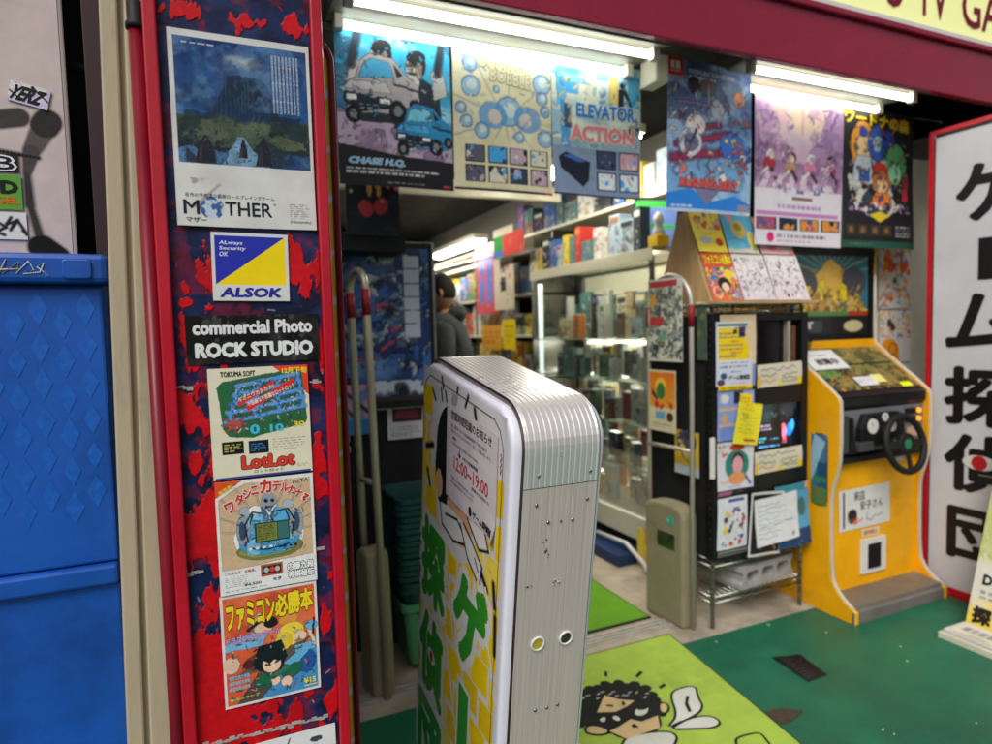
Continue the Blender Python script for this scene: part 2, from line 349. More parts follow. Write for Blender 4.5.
    def build(s, name, m='print', parent=None, loc=(0, 0, 0), rot=(0, 0, 0), label=None, cat=None, group=None, bend=None, step=.0004, extra=None, back=True):
        v, c, f = s.arrays(bend, step, back)
        me = bpy.data.meshes.new(name); me.from_pydata(v.tolist(), [], f); me.update()
        at = me.color_attributes.new('Col', 'FLOAT_COLOR', 'POINT')
        at.data.foreach_set('color', np.concatenate([c, np.ones((len(c), 1))], 1).ravel().astype(np.float32))
        me.materials.append(M[m] if isinstance(m, str) else m)
        o = bpy.data.objects.new(name, me); link(o); o.location = loc; o.rotation_euler = rot
        if parent: o.parent = parent
        tag(o, label, cat, group); return o
def wavy(seed, amp=.006):
    rg = random.Random(seed); a, b, p, q = rg.uniform(.5, 1), rg.uniform(.3, 1), rg.uniform(0, 6), rg.uniform(0, 6)
    return lambda u, v: amp*(a*np.sin(u*5+p+v*1.5)+b*np.sin(v*4+q+u)*.7)-amp
WHITE = (214, 213, 210); FR = -PI/2   # rotation that turns a print to face -X
def W(p): return tuple(-v for v in p.location)     # parts written in world metres under an unrotated thing

# ================================================================== SETTING
def struct(name, mb, m, bevel=0): o = mb.build(name, m, None, bevel); o['kind'] = 'structure'; return o
struct('ground', MB().box(-150, -150, -.5, 150, 150, -.012), M['asphalt'])
gf = MB().add([(-3, -2.5, 0), (5.5, -2.5, 0), (5.5, 2.72, 0), (2.56, 2.72, 0), (2.56, 2.11, 0), (1.7, 2.11, 0), (1.7, 2.17, 0), (-3, 2.17, 0)], [tuple(range(8))])
struct('green_painted_pavement', gf, M['green'])
struct('entrance_sill', MB().box(-.5, 2.17, -.01, 1.7, 2.252, .006).box(1.7, 2.11, -.01, 2.554, 2.252, .006).box(1.88, 2.252, -.01, 2.75, 2.9, .006), M['sill'], .002)
struct('shop_floor', MB().box(-.5, 2.335, -.01, 1.88, 9, .004).box(1.88, 2.9, -.01, 5, 9, .004), M['beige'])
rail = MB().box(-.3, 2.252, -.01, 1.88, 2.335, .008)
for y in (2.268, 2.293, 2.318): rail.box(-.3, y-.005, .008, 1.88, y+.005, .013)
struct('door_track', rail, M['railm'])
struct('shop_ceiling', MB().box(-.6, 1.93, 2.62, 5.2, 9.2, 2.7), M['ceil'])

# walls: things of their own
tag(MB().box(-.6, 9, 0, 5, 9.15, 2.62).build('back_wall', M['shopwall']), 'far grey wall at the very back of the shop behind the shelving', 'wall')
tag(MB().box(2.75, 2.86, .006, 2.9, 9, 2.62).build('side_wall', M['shopwall']), 'long grey wall running into the shop behind the glass showcase', 'wall')
tag(MB().box(2.9, 2.86, 0, 5.2, 3.0, 2.62).build('dark_wall', M['wall']), 'dark wall standing behind the yellow driving cabinet', 'wall')
tag(MB().box(.0, 2.2, .006, .3, 9, 2.62).build('dark_inner_wall', M['wall']), 'dark inner wall on the left side of the shop entrance', 'wall')
tag(MB().box(-2.5, 1.6, 0, -.02, 2.1, 3.4).build('neighbour_wall', M['wall']), 'dark wall behind the pinkish grey box and the blue cabinet', 'wall')
tag(MB().box(3.8, 1.5, 0, 5.4, 2.7, 2.4).build('end_wall', M['shopwall']), 'grey wall at the right edge behind the white shop sign', 'wall')

# fascia and lit sign above
f = thing('shop_fascia', 'glossy maroon red metal fascia spanning above the shop entrance', 'fascia', (1.9, 1.9, 2.38))
MB().box(-1.6, 0, 0, 3.4, .035, .225).build('face_panel', M['fascia'], f, .004)
MB().box(-1.6, -.02, .225, 3.4, .16, .25).build('top_ledge', M['fascia'], f, .004)
sg = thing('shop_sign', 'pale yellow green lit shop sign with maroon TV GAME lettering above the red fascia', 'sign', (1.5, 1.9, 2.632))
MB().box(0, 0, 0, 4, .2, .9).build('light_panel', M['signlight'], sg, .003)
MB().box(-.02, -.012, -.001, 4, -.002, .02).build('lower_frame', M['white'], sg)
def sigtext(st, x0, x1, z0, z1):
    v, fc = glyphs(st, .015, 3); lo, hi = v.min(0), v.max(0); q = (v-lo)/(hi-lo)
    me = bpy.data.meshes.new('lettering'); me.from_pydata([(x0+a*(x1-x0), -.003, z0+b*(z1-z0)) for a, b in q], [], fc); me.materials.append(M['maroontext'])
    o = bpy.data.objects.new('lettering', me); link(o); o.parent = sg
sigtext('O', 1.18, 1.32, .065, .26); sigtext('TV', 1.4, 1.62, .065, .26); sigtext('GAME', 1.72, 2.3, .065, .26)
MB().box(-.6, .07, .003, -.3, .075, .01).build('lower_trim', M['white'], sg)

# ================================================================== FLOOR THINGS
def matmesh(pts, z, z0=0): return MB().prism(pts, 'Z', z0, z)
dm = thing('doormat', 'lime green doormat with a masked face in a white scarf printed on it', 'doormat', (1.2, 1.8, 0))
mp = [(.74, 2.21), (1.772, 2.203), (1.60, .95), (.62, .98)]
def off(pts, d):
    c = np.mean(pts, 0); return [tuple(c+(np.array(p)-c)*(1-d)) for p in pts]
matmesh(mp, .006).build('border', M['matblack'], dm, loc=W(dm)); matmesh(off(mp, .016), .009, .004).build('pile', M['lime'], dm, loc=W(dm))
SH = dict(
 hair=[(1.15,1.965),(1.174,1.98),(1.216,1.986),(1.249,1.97),(1.282,1.987),(1.33,1.976),(1.385,1.943),(1.415,1.906),(1.411,1.857),(1.397,1.825),(1.399,1.799),(1.368,1.748),(1.343,1.728),(1.271,1.729),(1.248,1.76),(1.151,1.736),(1.119,1.77),(1.085,1.80),(1.06,1.85),(1.075,1.90),(1.10,1.95)],
 forehead=[(1.248,1.92),(1.281,1.874),(1.325,1.844),(1.287,1.829),(1.227,1.818),(1.166,1.843)],
 face=[(1.147,1.737),(1.19,1.743),(1.248,1.76),(1.273,1.732),(1.344,1.736),(1.308,1.677),(1.233,1.678),(1.174,1.678)],
 ear1=[(1.082,1.78),(1.103,1.79),(1.13,1.772),(1.145,1.742),(1.129,1.733),(1.101,1.741),(1.079,1.76)],
 ear2=[(1.395,1.789),(1.414,1.783),(1.408,1.761),(1.384,1.74),(1.365,1.745)],
 eye1=[(1.151,1.807),(1.181,1.811),(1.163,1.786),(1.15,1.789)], eye2=[(1.193,1.794),(1.216,1.802),(1.219,1.774),(1.203,1.768)],
 eye3=[(1.28,1.783),(1.302,1.802),(1.306,1.787),(1.332,1.782),(1.347,1.791),(1.324,1.765),(1.293,1.758),(1.279,1.768)],
 nose=[(1.231,1.73),(1.243,1.733),(1.246,1.711),(1.228,1.717)], brow1=[(1.221,1.866),(1.241,1.853),(1.236,1.847),(1.217,1.86)],
 brow2=[(1.28,1.857),(1.289,1.857),(1.278,1.836),(1.27,1.837)],
 collar=[(1.168,1.681),(1.233,1.678),(1.321,1.649),(1.326,1.618),(1.299,1.596),(1.253,1.565),(1.121,1.629)],
 tail1=[(1.334,1.665),(1.409,1.704),(1.463,1.81),(1.505,1.834),(1.585,1.826),(1.543,1.771),(1.513,1.701),(1.43,1.678),(1.365,1.677)],
 fold=[(1.513,1.786),(1.517,1.78),(1.484,1.748),(1.464,1.706),(1.452,1.702),(1.472,1.746)],
 tail2=[(1.349,1.657),(1.425,1.673),(1.5,1.66),(1.511,1.615),(1.468,1.602),(1.408,1.629),(1.354,1.652)],
 r1=[(1.341,2.059),(1.347,2.056),(1.329,2.025),(1.324,2.028)], r2=[(1.467,2.0),(1.469,1.989),(1.427,1.967),(1.428,1.976)],
 r3=[(1.494,1.888),(1.492,1.877),(1.458,1.867),(1.46,1.877)], r4=[(1.223,2.043),(1.227,2.033),(1.217,2.019),(1.214,2.029)],
 box=[(1.482,1.518),(1.52,1.523),(1.576,1.514),(1.579,1.501),(1.54,1.40),(1.494,1.40),(1.45,1.44)],
 bodyw=[(1.121,1.629),(1.253,1.565),(1.30,1.45),(1.2,1.3),(1.0,1.35),(.98,1.55)])
def smooth_poly(p, it=2):
    for _ in range(it):
        q = []
        for i in range(len(p)):
            a, b = p[i], p[(i+1) % len(p)]; q += [(.75*a[0]+.25*b[0], .75*a[1]+.25*b[1]), (.25*a[0]+.75*b[0], .25*a[1]+.75*b[1])]
        p = q
    return p
def fat(p, d):
    n = len(p); A = sum(p[i][0]*p[(i+1) % n][1]-p[(i+1) % n][0]*p[i][1] for i in range(n)); sgn = 1 if A > 0 else -1; o = []
    for i in range(n):
        a, b = Vector(p[i-1]), Vector(p[(i+1) % n]); t = (b-a).normalized(); o.append((p[i][0]+sgn*t.y*d, p[i][1]-sgn*t.x*d))
    return o
from mathutils.geometry import tessellate_polygon
def flat(mb, pts, z):
    tr = tessellate_polygon([[Vector((*p, 0)) for p in pts]]); return mb.add([(p[0], p[1], z) for p in pts], tr)
blk, skn, wht, lim = MB(), MB(), MB(), MB()
Z0 = .0098
for k in ('ear1', 'ear2', 'collar', 'tail1', 'tail2', 'box', 'face', 'bodyw'): flat(blk, fat(smooth_poly(SH[k]), .009), Z0)
flat(blk, smooth_poly(SH['hair']), Z0+.0003)
for k in ('r1', 'r2', 'r3', 'r4'): flat(blk, fat(SH[k], .003), Z0)
hp = smooth_poly(SH['hair'], 1)
for i in range(0, len(hp), 2): flat(blk, [(hp[i][0]+.021*math.cos(t), hp[i][1]+.021*math.sin(t)) for t in np.linspace(0, 2*PI, 13)[:-1]], Z0+.0002)
for k in ('ear1', 'ear2'): flat(skn, smooth_poly(SH[k]), Z0+.0006)
for k in ('forehead', 'face'): flat(skn, SH[k], Z0+.0008)
for k, nm in (('collar', 'collar_print'), ('tail1', 'scarf_tail'), ('tail2', 'scarf_tail'), ('bodyw', 'shirt_print')): flat(MB(), smooth_poly(SH[k]), Z0+.0006+.0002*(k == 'bodyw')).build(nm, M['matwhite'], dm, loc=W(dm))
for k in ('eye1', 'eye2', 'eye3'): flat(wht, smooth_poly(SH[k]), Z0+.001)
for k in ('nose', 'brow1', 'brow2', 'fold'): flat(blk, fat(SH[k], .002), Z0+.0014)
flat(lim, smooth_poly(SH['box']), Z0+.0006)
rg = random.Random(3)
for k in range(20):
    t = k/20; x = 1.10+.3*t+rg.uniform(-.01, .01); y = 1.95+.02*math.sin(t*3)-.10*t*t+rg.uniform(-.04, .0); a = rg.uniform(-.5, .3)
    dx, dy = .008*math.cos(a), .008*math.sin(a); flat(wht, [(x-dx, y-dy-.002), (x+dx, y+dy-.002), (x+dx, y+dy+.002), (x-dx, y-dy+.002)], Z0+.001)
blk.build('black_print', M['matblack'], dm, loc=W(dm)); skn.build('tan_print', M['matskin'], dm, loc=W(dm)); wht.build('face_highlights', M['matwhite'], dm, loc=W(dm)); lim.build('lime_print', M['lime'], dm, loc=W(dm))
dm2 = thing('doormat', 'bright green doormat lying inside the entrance past the metal door track', 'doormat', (1.3, 2.8, .004))
p2 = [(.9, 2.36), (1.797, 2.362), (1.802, 3.35), (.9, 3.35)]
matmesh(p2, .011, .004).build('border', M['matblack'], dm2, loc=(-1.3, -2.8, -.004)); matmesh(off(p2, .02), .0135, .006).build('pile', M['lime2'], dm2, loc=(-1.3, -2.8, -.004))
g = thing('drain_cover', 'small dark cast iron drain cover set in the green painted floor', 'drain cover', (2.05, 1.76, 0))
gp = [(2.011, 1.86), (2.13, 1.827), (2.096, 1.674), (1.991, 1.671)]
matmesh(gp, .004, -.002).build('frame', M['iron'], g, loc=W(g))
gr = MB(); 
for i in range(9):
    a = Vector(gp[0]).lerp(Vector(gp[3]), (i+.7)/9.6); b = Vector(gp[1]).lerp(Vector(gp[2]), (i+.7)/9.6); a, b = a.lerp(b, .08), a.lerp(b, .92)
    gr.tube([(a.x, a.y, .005), (b.x, b.y, .005)], .0035, 6)
for i in range(5):
    a = Vector(gp[0]).lerp(Vector(gp[1]), (i+.6)/5.2); b = Vector(gp[3]).lerp(Vector(gp[2]), (i+.6)/5.2); a, b = a.lerp(b, .05), a.lerp(b, .95)
    gr.tube([(a.x, a.y, .0055), (b.x, b.y, .0055)], .003, 6)
gr.build('grating', M['iron'], g, loc=W(g))
tag(matmesh([(1.70, 1.60), (1.765, 1.59), (1.80, 1.562), (1.815, 1.545), (1.76, 1.527), (1.70, 1.52), (1.67, 1.56)], .005, -.002).build('bare_patch', M['patch'], None, .002), 'brown rusty bare patch in the green floor beside the lime mat', 'floor patch')
rg = random.Random(11); db = MB()
for k in range(14):
    x, y = rg.uniform(1.85, 3.2), rg.uniform(1.0, 2.08); db.obox((x, y, .0015), (rg.uniform(.003, .012), rg.uniform(.002, .006), .001), rg.random()*3)
tag(db.build('paper_scraps', M['white']), 'tiny white scraps and crumbs scattered over the green floor', 'litter', kind='stuff')

# ================================================================== LEFT FOREGROUND
uc = thing('utility_box', 'pinkish grey steel box sprayed with black graffiti above the blue cabinet', 'utility box', (-.6, 1.35, 1.35))
MB().box(-.5, 0, 0, .388, .012, 1.2).build('steel_door', M['pinkgrey'], uc, .004)
MB().box(-.5, .02, -1.35, .34, .22, 1.19).build('inner_case', M['wall'], uc)
cv = CV(.272, .572, (196, 180, 176), 260)
msk = np.zeros(cv.U.shape)
def spray(pts, w, a=1, soft=.009, w1=None):
    global msk
    for (x0, y0), (x1, y1) in zip(pts, pts[1:]):
        for t in np.linspace(0, 1, 14):
            ww = w+((w1 or w)-w)*t; d = np.hypot((cv.U-(x0+(x1-x0)*t))*cv.w, (cv.V-(y0+(y1-y0)*t))*cv.h)/cv.w; msk = np.maximum(msk, a*np.clip((ww+soft-d)/(2*soft), 0, 1))
cv.t = []
U = lambda px, py: ((px+110)/187, (255-py)/330)
spray([U(-60, 100), U(-22, 90), U(-10, 88)], .13); spray([U(-60, 140), U(0, 126), U(32, 120)], .06, .93)
spray([U(-60, 158), U(0, 153), U(48, 158)], .018)
spray([U(57, 126), U(60, 122)], .082, .97); spray([U(56, 128), U(42, 152)], .07, .85, .009, .05); spray([U(42, 152), U(36, 175)], .05, .9, .008, .025); spray([U(36, 175), U(37, 205), U(46, 242)], .024, .95, .012, .03); spray([U(46, 246), U(60, 256)], .08)
spray([U(-60, 10), U(-40, -20)], .3, .35, .2)
cv.put(msk, (5, 4, 4)); cv.grain(.05, 8, 4)
cv.build('graffiti', 'paint', uc, loc=(.11, -.0016, .15), back=False)
def sticker(name, label, w, h, x, y, z, draw, rot=0, m='sticker', cat='sticker', n=70, group=None, bend=None, bg=WHITE, rotz=0):
    """place a flat print whose lower left corner is at x, z on the plane y"""
    c = CV(w, h, bg, n); draw(c); return c.build(name, m, None, (x, y, z), (0, rot, rotz), label, cat, group, bend)
sticker('sticker', 'white and lilac sticker with a black brush tag, upper right on the pinkish grey box', .058, .034, -.298, 1.345, 1.762, lambda c: (c.noise((190, 180, 215), 5, .5, .1, 4, 1),
   c.text('YERZ', .05, .1, .85, .85, (15, 15, 18), .05, .0, shear=.4), c.line(.02, .5, .3, .2, .05, (10, 10, 10)), c.line(.6, .85, .98, .4, .05, (10, 10, 10)), c.ell(.55, .9, .05, .05, (10, 10, 10))), .22)
sticker('sticker', 'black sticker with a white letter B at the left edge of the photo', .11, .03, -.398, 1.345, 1.64, lambda c: (c.text('EI', .45, .15, .64, .62, (205, 205, 210), .02), c.text('B', .70, .12, .95, .88, (12, 12, 20), .02, out=.09, outc=(228, 228, 230))), 0, bg=(10, 10, 16))
sticker('sticker', 'green sticker with black letters over orange ones, between two black and white stickers', .11, .058, -.396, 1.345, 1.577, lambda c: (c.text('UD', .5, .45, .96, .85, (15, 20, 12), .06), c.text('ANGEL', .4, .16, .97, .38, (220, 90, 20), .03)), .0, bg=(88, 156, 50))
sticker('sticker', 'white sticker full of black brush scribble just above the blue cabinet', .112, .046, -.394, 1.345, 1.527, lambda c: ([c.pl([(.3+.1*i+random.uniform(-.1, .1), random.uniform(.1, .9)) for _ in range(4)], .05, (15, 15, 15)) for i in range(7)]), .0)
dp = thing('drain_pipe', 'dark vertical pipe with a curved elbow in the gap beside the cream post', 'pipe', (-.18, 1.5, 0))
MB().tube([(0, 0, 0), (0, 0, 2.6)], .016, 14).build('main_pipe', M['blackm'], dp)
MB().tube([(-.05, -.06, 1.86), (-.02, -.065, 1.86), (.005, -.065, 1.845), (.012, -.06, 1.80), (.012, -.05, 1.4)], .009, 10).build('elbow', M['rubber'], dp)
tag(MB().box(-.165, 1.22, 1.0, -.14, 1.26, 2.5).build('dark_angle_iron', mat('dark_maroon_iron', (52, 30, 36), .6, var=.25), None, .002), 'dark maroon angle iron standing just left of the cream post', 'angle iron')

bc = thing('blue_cabinet', 'bright blue steel cabinet embossed with diamonds and scribbled with a white tag', 'cabinet', (-.55, 1.15, 0))
MB().box(-.4, .012, 0, .402, .45, 1.44).build('body', M['blue'], bc, .006)
MB().box(-.41, -.02, 1.437, .41, .45, 1.481).build('lid', M['blue'], bc, .008)
MB().box(-.4, -.012, .97, .398, .012, 1.002).build('middle_rail', M['blue'], bc, .005)
MB().box(-.4, .0, .03, .398, .014, .968).build('lower_panel', M['blue'], bc, .004)
MB().box(-.4, .0, 1.004, .398, .014, 1.432).build('upper_panel', M['blue'], bc, .004)
d = MB(); rgq0 = random.Random(6)
for i in range(11):
    for j in range(7):
        cx, cz = .375-i*.030, 1.40-j*.0565
        if j > 5: continue
        cz -= .022*(i % 2); r = rgq0.uniform(.8, 1)
        d.add([(cx-.0135*r, -.0006, cz), (cx, -.0006, cz-.0275*r), (cx+.0135*r, -.0006, cz), (cx, -.0006, cz+.0275*r)], [(0, 1, 2, 3)])
d.build('diamond_emboss', M['bluelt'], bc)
tg = MB(); rgq = random.Random(5)
for st in ([(.275, 1.448), (.285, 1.47), (.28, 1.45), (.30, 1.466), (.296, 1.45), (.312, 1.468), (.318, 1.455), (.305, 1.450), (.325, 1.452), (.33, 1.465), (.322, 1.46), (.336, 1.447)], [(.27, 1.455), (.30, 1.4565)]):
    tg.tube([(a, -.021, b) for a, b in st], .0009, 6)
tg.build('white_tag', M['white'], bc)
lk = MB().prism(rrect(.352, 1.443, .39, 1.472, .006), 'Y', -.024, -.019).build('latch_plate', M['blue'], bc, .002)

cp = thing('cream_post', 'cream painted metal post with a groove, between the blue cabinet and the red pillar', 'post', (-.125, 1.05, 0), (0, R(1.2), 0))
MB().box(-.034, 0, 0, -.011, .10, 3).build('front_face', M['cream'], cp, .003); MB().box(-.011, .010, 0, -.004, .10, 3).build('groove', M['cream'], cp)
MB().box(-.004, -.002, 0, .028, .10, 3).build('inner_lip', M['cream'], cp, .003); 
rp = thing('red_pipe', 'dark red pipe with a black rubber coupling on top beside the red pillar', 'pipe', (-.0735, 1.0, 0))
MB().tube([(0, 0, 0), (0, 0, 1.775)], .0095, 16).build('pipe_body', M['darkred'], rp)
MB().tube([(0, 0, 1.765), (0, 0, 1.772), (0, 0, 1.775), (0, 0, 1.80), (0, 0, 1.803), (0, 0, 1.83)], [.0125, .0125, .010, .010, .0075, .0055], 16).build('coupling', M['rubber'], rp)
MB().tube([(0, 0, 1.83), (-.003, 0, 1.95), (0, 0, 2.3)], .0055, 12).build('cable', M['rubber'], rp)

pl = thing('shop_pillar', 'navy pillar with peeling red paint in a bright red frame covered in stickers', 'pillar', (.045, 1.0, 0))
MB().box(-.11, .004, 0, .11, .16, 3).build('core', M['blackm'], pl)
pc = CV(.216, 1.5, (18, 30, 70), 200)
pc.noise((38, 50, 96), 5, .55, .3, 3, .7).noise((16, 20, 40), 4, .58, .1, 9, .8, asp=14)
f = fbm(pc.ny, pc.nx, 8, 21, 5, 4.2); f2 = fbm(pc.ny, pc.nx, 3, 5, 3, 7)
ZZ = .60+pc.V*1.5; XX = -.108+pc.U*.216+.045
bias = np.interp(ZZ, [.6, .75, .85, .93, 1.0, 1.1, 1.3, 1.5, 1.75, 2.1], [.05, .10, .06, .02, -.01, -.04, -.09, -.12, -.07, -.05])
bias = bias - .05*(XX > .11) + np.where(XX < .0, .10, 0)*np.interp(ZZ, [.7, 1.2, 1.4, 1.55], [1, .8, .1, 0])
f2 = fbm(pc.ny, pc.nx, 4, 15, 4, 3.2); m = f*.35+f2*.65+bias-.128
blobs = [(-.03, 1.245, .034, .045), (-.022, 1.07, .042, .06), (-.025, .88, .05, .09), (-.03, 1.345, .012, .05), (.0, 1.45, .022, .034), (.128, 1.45, .024, .038), (.14, 1.275, .009, .01),
         (-.03, 1.42, .008, .01), (-.032, 1.40, .012, .008), (.02, .76, .09, .03), (.04, .68, .11, .035), (-.03, .95, .03, .03), (.14, .93, .008, .05), (.0, 1.80, .03, .012), (.07, 1.80, .05, .012), (.12, 1.80, .02, .014), (.14, 1.12, .012, .02), (.13, .72, .01, .06), (.143, 1.16, .01, .03), (.05, .79, .05, .015), (-.035, 1.18, .012, .02), (.147, 1.34, .006, .05)]
f3 = fbm(pc.ny, pc.nx, 11, 77, 4, 3.2); f4 = fbm(pc.ny, pc.nx, 22, 78, 3, 4)
for bx, bz, rx, rz in blobs: m = np.maximum(m, .80-.30*np.sqrt(((XX-bx)/rx)**2+((ZZ-bz)/rz)**2)+(f-.5)*.4+(f3-.5)*.9+(f4-.5)*.3)
m = m+(f4-.5)*.10
red = np.clip((m-.52)/.03, 0, 1); pc.put(np.clip((m-.505)/.02, 0, 1), (12, 14, 34), .7); pc.put(red, (196, 12, 24))
pc.noise((150, 8, 20), 9, .6, .1, 33, .35)
for k in range(40):
    x, y = random.random(), random.random(); pc.line(x, y, x+random.uniform(-.05, .05), y+random.uniform(-.006, .006), .006, random.choice([(190, 190, 185), (12, 14, 28), (205, 10, 22)]), .7)
pc.grain(.22, 30, 5); hgt = -.0011*red.ravel()
pc.build('painted_panel', 'paint', pl, loc=(-.108, .0008, .60), back=False, bend=lambda u, v: hgt)
MB().box(-.108, .0015, 0, .108, .003, .6).box(-.108, .0015, 2.1, .108, .003, 3).build('plain_panel', M['darkred'], pl)
MB().box(-.110, -.012, 0, -.093, .16, 3).build('frame_rail', M['red'], pl, .0025); MB().box(.1085, -.012, 0, .125, .16, 3).build('frame_rail', M['red'], pl, .0025)
tp = MB()
rgt = random.Random(8)
for (a, b, z) in ((-.098, -.072, 1.281), (.091, .104, 1.281), (-.09, -.072, 1.015), (.09, .1, 1.02), (-.1, .095, .757)):
    k = int((b-a)/.006)+1
    for i in range(k): tp.obox((a+(b-a)*i/k, -.0008, z+rgt.uniform(-.002, .002)-(.0 if b-a < .1 else .004*i/k)), (.008, .0012, rgt.uniform(.002, .007)), 0, rgt.uniform(-.2, .2))
tp.build('tape_remains', M['concrete'], pl)

def on_pillar(name, label, cat, x0, z0, x1, z1, draw, n=150, rot=0, m='sticker', bg=WHITE, bend=None, group=None):
    c = CV(x1-x0, z1-z0, bg, n); draw(c); return c.build(name, m, None, (x0, .9975, z0), (0, rot, 0), label, cat, group, bend, step=.00025)
def d_mother(c):
    c.noise((196, 192, 188), 4, .5, .3, 2, .6)
    c.rect(.035, .325, .975, .965, (30, 62, 110)); b = (.035, .325, .975, .965)
    c.grad((36, 84, 136), (16, 50, 106), .035, .55, .975, .965)
    c.noise((84, 128, 172), 4, .55, .25, 12, .7, b); c.noise((24, 48, 92), 5, .55, .2, 14, .7, b)
    c.ell(.5, .87, .16, .05, (214, 214, 205), .9, 1); c.ell(.49, .84, .26, .12, (120, 156, 190), .5, 1)
    c.poly([(.26, .56), (.33, .70), (.40, .78), (.50, .80), (.62, .79), (.68, .76), (.73, .62), (.80, .55)], (24, 44, 66))
    for k in range(14):
        x = .3+.03*k; c.line(x, .57, x+.02, .72+.05*math.sin(k), .012, (52, 84, 118), .45)
    c.grad((22, 40, 46), (56, 74, 58), .035, .40, .975, .57); c.noise((24, 42, 48), 7, .48, .1, 18, .8, (.035, .40, .975, .60)); c.noise((98, 110, 84), 8, .6, .1, 19, .5, (.035, .42, .975, .56))
    c.poly([(.30, .325), (.40, .41), (.44, .48), (.50, .48), (.56, .42), (.66, .36), (.7, .325)], (112, 148, 178)); c.noise((24, 36, 44), 9, .5, .1, 22, .9, (.035, .325, .32, .46)); c.noise((30, 46, 60), 9, .5, .1, 25, .9, (.66, .325, .975, .46))
    c.poly([(.66, .47), (.76, .50), (.92, .47), (.96, .43), (.78, .42)], (80, 88, 66)); c.warp(.03, 9, 4, b); c.grain(.5, 14, 6, b)
    for x, y, w, h in ((.14, .33, .075, .12), (.45, .37, .03, .08), (.57, .33, .06, .13)):     # three plain dark standing rocks
        c.poly([(x, y), (x+w*2, y), (x+w*1.7, y+h*.8), (x+w*1.1, y+h*1.25), (x+w*.4, y+h*.85)], (28, 30, 38)); c.line(x+w*.5, y+.01, x+w*.7, y+h*.7, .02, (64, 56, 60), .6)

    c.busy((.04, .33, .97, .55), 260, [(20, 30, 36), (70, 84, 70), (34, 52, 66), (26, 40, 40)], 5, .013); c.noise((96, 132, 170), 9, .6, .15, 33, .4, (.035, .62, .7, .965)); c.noise((14, 36, 76), 10, .6, .12, 34, .5, (.035, .55, .975, .965)); c.warp(.01, 20, 9, b)
    for i in range(9): c.dashes(.715+.026*i, .62, .73+.026*i, .93, 40, (200, 210, 220), .75, i, .7, 0) if i < 8 else None
    c.dashes(.09, .93, .34, .945, 1, (220, 225, 230), .8, 3)
    c.text('名作の予感漂う最新ロールプレイングゲーム', .06, .150, .69, .172, (28, 30, 34), .01)
    c.text('M', .045, .06, .155, .135, (26, 32, 40), .02); c.text('THER', .33, .06, .67, .135, (26, 32, 40), .02); c.text('TM', .68, .122, .70, .134, (26, 32, 40))
    c.ell(.24, .098, .085, .085, (60, 96, 150)); cc = ((np.hypot((c.U-.24)*c.w, (c.V-.098)*c.h)/c.w) < .085); nn = np.clip((fbm(c.ny, c.nx, 14, 4, 3, 1.4)-.5)/.08, 0, 1); c.put(cc*nn, (190, 205, 220))
    c.text('マザー', .06, .018, .20, .045, (30, 32, 36), .02)
    c.dashes(.80, .055, .95, .14, 8, (60, 62, 66), .7, 5); c.text('(Nintendo)', .80, .028, .96, .05, (40, 40, 44), .01)
    c.noise((150, 138, 118), 6, .63, .05, 50, .8, (.1, 0, .3, .25)); c.noise((140, 130, 115), 5, .62, .1, 51, .6, (0, 0, .6, .05))
    c.line(.3, .22, .12, .1, .02, (168, 158, 145), .9)
def flap(u, v): return -.004*np.exp(-((u)**2+(v)**2)*20)-.003*np.exp(-((1-u)**2+v**2)*30)
on_pillar('poster', 'large game flyer with a dark blue mountain night scene over white, titled MOTHER', 'flyer', -.036, 1.507, .151, 1.774, d_mother, 280, -.003, m='glossy', bend=flap)
def d_alsok(c):
    c.rect(.045, .24, .955, .955, (38, 48, 168)); c.poly([(.045, .24), (.955, .24), (.955, .955)], (244, 212, 10))
    for i, s in enumerate(('ALways', 'Security', 'OK')): c.text(s, .10, .84-.08*i-.03, (.40, .44, .21)[i], .84-.08*i+.04, (225, 225, 240), .02, shear=.15)
    c.text('ALSOK', .10, .05, .90, .20, (42, 40, 150), .05, shear=.2)
on_pillar('sticker', 'square blue and yellow ALSOK security sticker on the red and navy pillar', 'sticker', .004, 1.403, .108, 1.5, d_alsok, 130, .01, bend=lambda u, v: -.0006*u)
def d_comm(c):
    c.noise((50, 50, 52), 6, .55, .2, 3, .7); c.text('commercial Photo', .05, .60, .95, .90, (226, 226, 226), .045); c.text('ROCK STUDIO', .06, .12, .95, .44, (226, 226, 226), .06)
    c.noise((90, 90, 90), 14, .68, .06, 7, .5)
on_pillar('sticker', 'black sticker reading commercial Photo ROCK STUDIO in white letters', 'sticker', -.034, 1.313, .148, 1.382, d_comm, 160, -.005, bg=(16, 15, 16))
